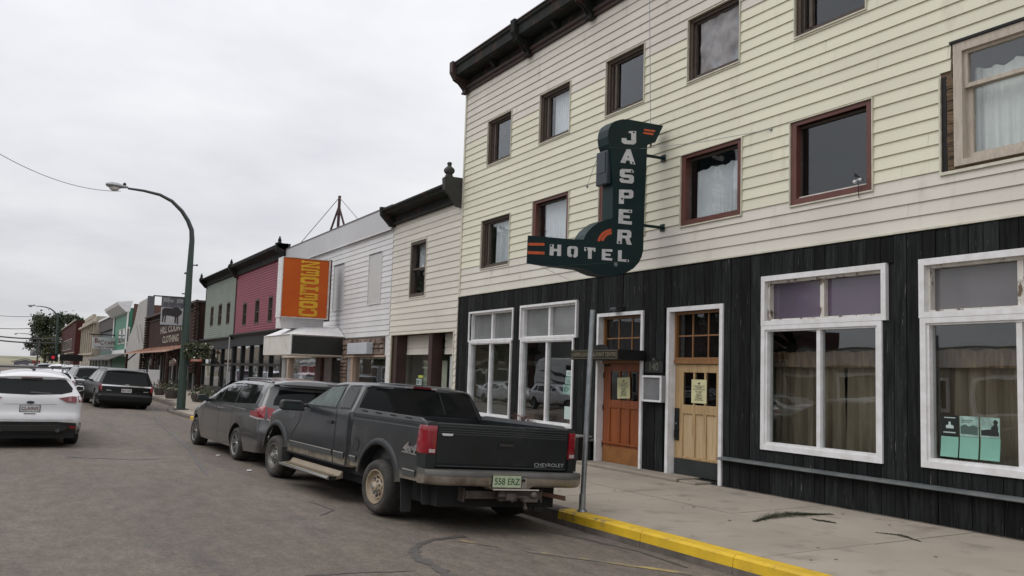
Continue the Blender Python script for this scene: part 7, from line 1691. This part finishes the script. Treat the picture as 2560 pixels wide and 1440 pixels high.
x,z=PY(493,872,YL_); hb=flowers('hanging_basket','leafy hanging flower basket on the street side of the green lamp post',(x,YL_-.1,z-.15),.36,.12,'white',1900,pot=False,cat='hanging basket')
m=MB(); m.lathe([(0,-.12),(.25,-.08),(.40,.10),(0,.10)],14,'z',(x,YL_-.1,z-.1)); m.build('basket',M_black,hb)
m=MB(); m.tube([(xp,YL_,z+.25),(x,YL_-.1,z+.22)],.025,6); m.tube([(x,YL_-.1,z+.22),(x,YL_-.1,z)],.015,5); m.build('hook',M_gpd,hb)
# bare steel sign pole near the pickup
a=PY(1482,775,8.12); b=PY(1455,1277,8.12); sp=thing('sign_post','bare galvanised steel sign post on the sidewalk behind the pickup','post',(b[0],8.12,.04))
m=MB(); m.tube([(b[0],8.12,.045),(a[0],8.12,a[1])],.027,12); m.build('post',M_steel,sp,smooth=50)
m=MB(); m.tube([(b[0],8.12,.045),(b[0]+.003,8.12,.22)],.034,12); m.lathe([(.0,0),(.055,0),(.045,.02),(0,.02)],12,'z',(b[0],8.12,.045)); m.build('collar',M_steel,sp,smooth=50)
# far lamps
f1=lamp_post('smaller far street lamp with curved arm in front of the tree',4.6,118,[PY(x,y,118) for x,y in ((141,905),(142,860),(143,820),(144,796),(142,788),(136,779),(127,772),(115,768),(100,765.5),(88,765))],.16)
f2=lamp_post('farthest tiny street lamp with curved arm at the left',-8,190,[PY(x,y,190) for x,y in ((93,900),(93.5,880),(93,862),(92,848),(88,843),(80,838),(70,835),(60,834),(52,833.5),(46,834))],.15)
# traffic light
Yt=112; x,z=PY(134,893,Yt); tl=thing('traffic_light','traffic signal showing red, on a post at the far crossing','traffic light',(x,Yt,z))
w_=.36
m=MB(); m.box(x-.5,x+.42,Yt,Yt+.3,z-.42,z+.38); m.build('housing',M_black,tl)
m=MB(); m.lathe([(0,Yt-.02),(.17,Yt-.02),(.18,Yt-.002)],16,'y',(x-.05,0,z-.02)); m.build('red_lens',mat('lit_red',(.3,.01,.02),.4,emit=((1,.02,.06),.28)),tl)
m=MB(); m.box(x+.6,x+2.9,Yt+.1,Yt+.4,z-.35,z+.35); m.build('side_signal',M_black,tl)
m=MB(); m.tube([(x+.9,Yt+.5,0),(x+.9,Yt+.5,z+.6)],.09,8); m.build('post',M_gpd,tl)
# utility pole with banner
Yu=150; x,_=PY(92,900,Yu); up=thing('utility_pole','plain dark pole with a small banner at the far crossing','pole',(x,Yu,0)); zt=PY(92,850,Yu)[1]
m=MB(); m.tube([(x,Yu,-.3),(x+.15,Yu,zt)],.11,8); m.build('pole',mat('dark_wood_pole',(.09,.08,.08),.8),up)
a=PY(76,873,Yu);b=PY(89,890,Yu); m=MB(); m.box(a[0],b[0],Yu,Yu+.1,b[1],a[1]); m.build('banner',mat('far_banner',(.10,.10,.11),.7,col2=(.3,.3,.3),ns=.8,ramp=(.5,.6)),up)
# overhead wires
M_wire=mat('cable',(.05,.05,.055),.6)
def wire(label,a,b,Ya,Yb,r,sag=.0,n=14,grp=None):
    A=Vector((PY(*a,Ya)[0],Ya,PY(*a,Ya)[1]));B=Vector((PY(*b,Yb)[0],Yb,PY(*b,Yb)[1])); P=[]
    for i in range(n+1): t=i/n; p=A.lerp(B,t); p.z-=sag*4*t*(1-t); P.append(p)
    m=MB(); m.tube(P,r,5,cap=False); o=m.build('overhead_wire',M_wire,None,smooth=70); tag(o,label,'wire',grp); return o
wire('thin sagging cable running from the upper left to the near street lamp head',(-40,362),(302,478),24,YL_-.02,.008,.28)
g='overhead wires across the far street'
wire('upper of the two thick wires crossing the sky at the far left',(-40,836),(152,845),150,150,.10,.3,grp=g)
wire('lower of the two thick wires crossing the sky at the far left',(-40,846),(165,856),150,150,.10,.3,grp=g)
wire('thin wire ending at the tree, above the two thick ones',(-40,817),(90,820),150,150,.05,.2,grp=g)
wire('highest thin wire at the far left, level with the tree top',(-40,785),(100,790),150,150,.035,.2,grp=g)
# trees
def tree(label,X,Y,base,h,crown,n,leaf,seed,M1,trunk=.35):
    r=random.Random(seed); o=thing('tree',label,'tree',(X,Y,base)); m=MB()
    m.tube([(X,Y,base),(X+.1,Y,base+h*.3),(X-.1,Y,base+h*.55),(X,Y,base+h*.8)],[trunk,trunk*.8,trunk*.5,trunk*.2],8)
    cl=[]
    for i in range(crown[3]):
        a=r.uniform(0,2*PI); rr=r.uniform(.3,1); t=r.uniform(-1,1); c=Vector((X+crown[0]*rr*math.cos(a)*math.sqrt(1-t*t*.6),Y+crown[0]*rr*math.sin(a)*math.sqrt(1-t*t*.6),base+crown[2]+crown[1]*t)); s=r.uniform(.16,.34)*crown[0]; cl.append((c,s))
        m.tube([(X,Y,base+h*r.uniform(.3,.6)),((X+c.x)/2,(Y+c.y)/2,(base+h*.5+c.z)/2+.3),tuple(c)],[trunk*.3,trunk*.2,trunk*.06],5)
    m.build('trunk',mat('bark',(.05,.042,.035),.9),o,smooth=60)
    lv=MB()
    for i in range(n):
        c,s=r.choice(cl); d=Vector((r.gauss(0,1),r.gauss(0,1),r.gauss(0,.8)))*s*.55; p=c+d
        q=Vector((r.gauss(0,1),r.gauss(0,1),r.gauss(0,1))).normalized(); u=q.orthogonal().normalized()*leaf*r.uniform(.6,1.2); v=q.cross(u)*.6
        lv.add([p-u,p-v,p+u,p+v],[(0,1,2,3)])
    stuff(lv.build('crown',M1,o,fix=False)); return o
M_lf=mat('dark_leaves',(.022,.034,.014),.7,col2=(.045,.06,.024),ns=.5,coord='World'); M_lf2=mat('olive_leaves',(.085,.085,.03),.7,col2=(.05,.06,.02),ns=.5,coord='World')
x,_=PY(112,890,240); s=240*.9/2300
tree('large dark green tree rising beside the red brick building',x,240,-.3,9.5,(4.6,4.2,7.9,46),9000,.30,3,M_lf)
x,_=PY(165,890,246); tree('dark green tree top showing over the red brick building',x,246,-.3,11,(4.0,2.0,10.4,24),4500,.30,5,M_lf)
x,_=PY(130,890,225); tree('thin yellow green tree below the large dark one, behind the traffic signal',x,225,-.3,6,(2.6,2.6,4.4,24),2200,.2,8,M_lf2,.15)
for i,(tx,ty,th) in enumerate(((-10.5,52,10),(-10.5,63,12),(-11,78,17),(-12.5,96,18),(-11,30,8))):
    tree(['tree across the street opposite the green lamp','tall tree across the street beyond the parked trailer','tall tree across the street, third one up','tallest tree across the street, farthest up','small tree across the street nearest the camera'][i]+', seen only reflected in glass',tx,ty,-.3,th,(3.4,3.6,th*.68,22),2600,.42,30+i,M_lf)
# grey house beyond the crossing
Yh=300; a=PY(30,926,Yh)[0];b=PY(92,926,Yh)[0]; zr=PY(63,897,Yh)[1]; ze=PY(40,905,Yh)[1]
gh=thing('grey_house','low grey gabled house beyond the far crossing','house',(a,Yh,-.3)); mid=(a+b)/2
m=MB(); m.prism([(a+.3,-.3),(b-.3,-.3),(b-.3,ze),(mid,zr-.25),(a+.3,ze)],'y',Yh,Yh+10); m.build('walls',mat('grey_house_wall',(.13,.13,.145),.8),gh)
m=MB(); m.prism([(a-.3,ze-.1),(mid,zr-.1),(b+.3,ze-.1),(b+.3,ze+.2),(mid,zr+.2),(a-.3,ze+.2)],'y',Yh-.4,Yh+10.4); m.build('roof',mat('house_roof',(.16,.155,.16),.8),gh)
p=PY(49,911,Yh-.1);q=PY(63,919,Yh-.1); m=MB(); m.box(p[0],q[0],Yh-.12,Yh-.02,q[1],p[1]); o=m.build('window',M_white,gh); m=MB(); m.box(p[0]+.15,q[0]-.15,Yh-.16,Yh-.13,(p[1]+q[1])/2+.08,p[1]-.12); m.box(p[0]+.15,q[0]-.15,Yh-.16,Yh-.13,q[1]+.12,(p[1]+q[1])/2-.08); m.build('pane',M_panel,o)
p=PY(72,909,Yh-.1);q=PY(84,923,Yh-.1); m=MB(); m.box(p[0],q[0],Yh-.12,Yh-.02,-.3,p[1]); m.build('garage_door',M_white,gh)
p=PY(90,905,200); fs=thing('yard_sign','small red sign on a post before the grey house','sign',(p[0],200,0)); m=MB(); m.box(p[0]-.7,p[0]+.7,200,200.1,p[1]-.3,p[1]+.3); m.build('panel',mat('dull_red',(.25,.05,.04),.6),fs); m=MB(); m.tube([(p[0],200.06,-.3),(p[0],200.06,p[1])],.08,6); m.build('post',M_gpd,fs)
p=PY(108,915,205); ld=thing('white_panel_fence','low pale panel fence behind the traffic signal','fence',(p[0],205,0))
for i in range(5): m=MB(); m.box(p[0]+i*1.15,p[0]+i*1.15+1.1,205,205.1,-.3,p[1]+.4); m.build('panel',mat('fence_pale',(.35,.35,.33),.7),ld)

# ================================================================== OPPOSITE SIDE (seen reflected in the glass)
def opp(label,Y0,Y1,zt,M,bands,X=-13.5):
    b=thing('opposite_shop',label,'building',(X,Y0,0)); m=MB(); m.box(X-8,X,Y0,Y1,-.35,zt); m.build('walls',M,b)
    for (a,c,Mb) in bands: m=MB(); m.box(X,X+.08,Y0,Y1,a,c); m.build('band',Mb,b)
    n=int((Y1-Y0)/3)
    for i in range(n):
        y=Y0+.6+i*3; m=MB(); ring(m,X+.081,X+.16,(y,y+2,.6,1.9),.1); o=m.build('window',M_white,b); m=MB(); m.box(X+.082,X+.09,y+.1,y+1.9,.7,1.8); m.build('pane',M_panel,o)
    return b
M_ob=mat('opp_beige',(.36,.31,.23),.8,col2=(.30,.26,.2),ns=1); M_obr=mat('opp_brown',(.09,.055,.04),.8); M_od=mat('opp_maroon',(.06,.022,.025),.8); M_og=mat('opp_grey',(.22,.22,.22),.8)
opp('beige single storey shop across the street with a white upper band',-4,9,3.1,M_ob,[(1.9,2.7,M_white)])
opp('tan single storey shop across the street with pale fascia',9.2,34,3.0,M_ob,[(2.2,2.9,M_white)])
opp('dark maroon shop across the street, seen only in window reflections',34.2,37,4.2,M_od,[(2.1,2.3,M_og)])
opp('grey two storey shop across the street, seen only in window reflections',37.2,52,4.6,M_og,[(2.2,2.5,M_white)])
opp('dark brown shop across the street, seen only in window reflections',52.2,75,4.0,M_obr,[(2.2,2.5,M_ob)])
opp('long grey shop row across the street, seen only in window reflections',75.2,110,4.4,M_og,[(2.2,2.5,M_white)]); opp('long tan shop row across the street, seen only in window reflections',110.2,170,4.4,M_ob,[(2.2,2.5,M_og)])
m=MB(); m.add([(-13.5,-30,-.2),(-9,-30,-.22),(-9,200,-.22),(-13.5,200,-.2)],[(0,1,2,3)]); struct(m.build('far_sidewalk',M_conc))
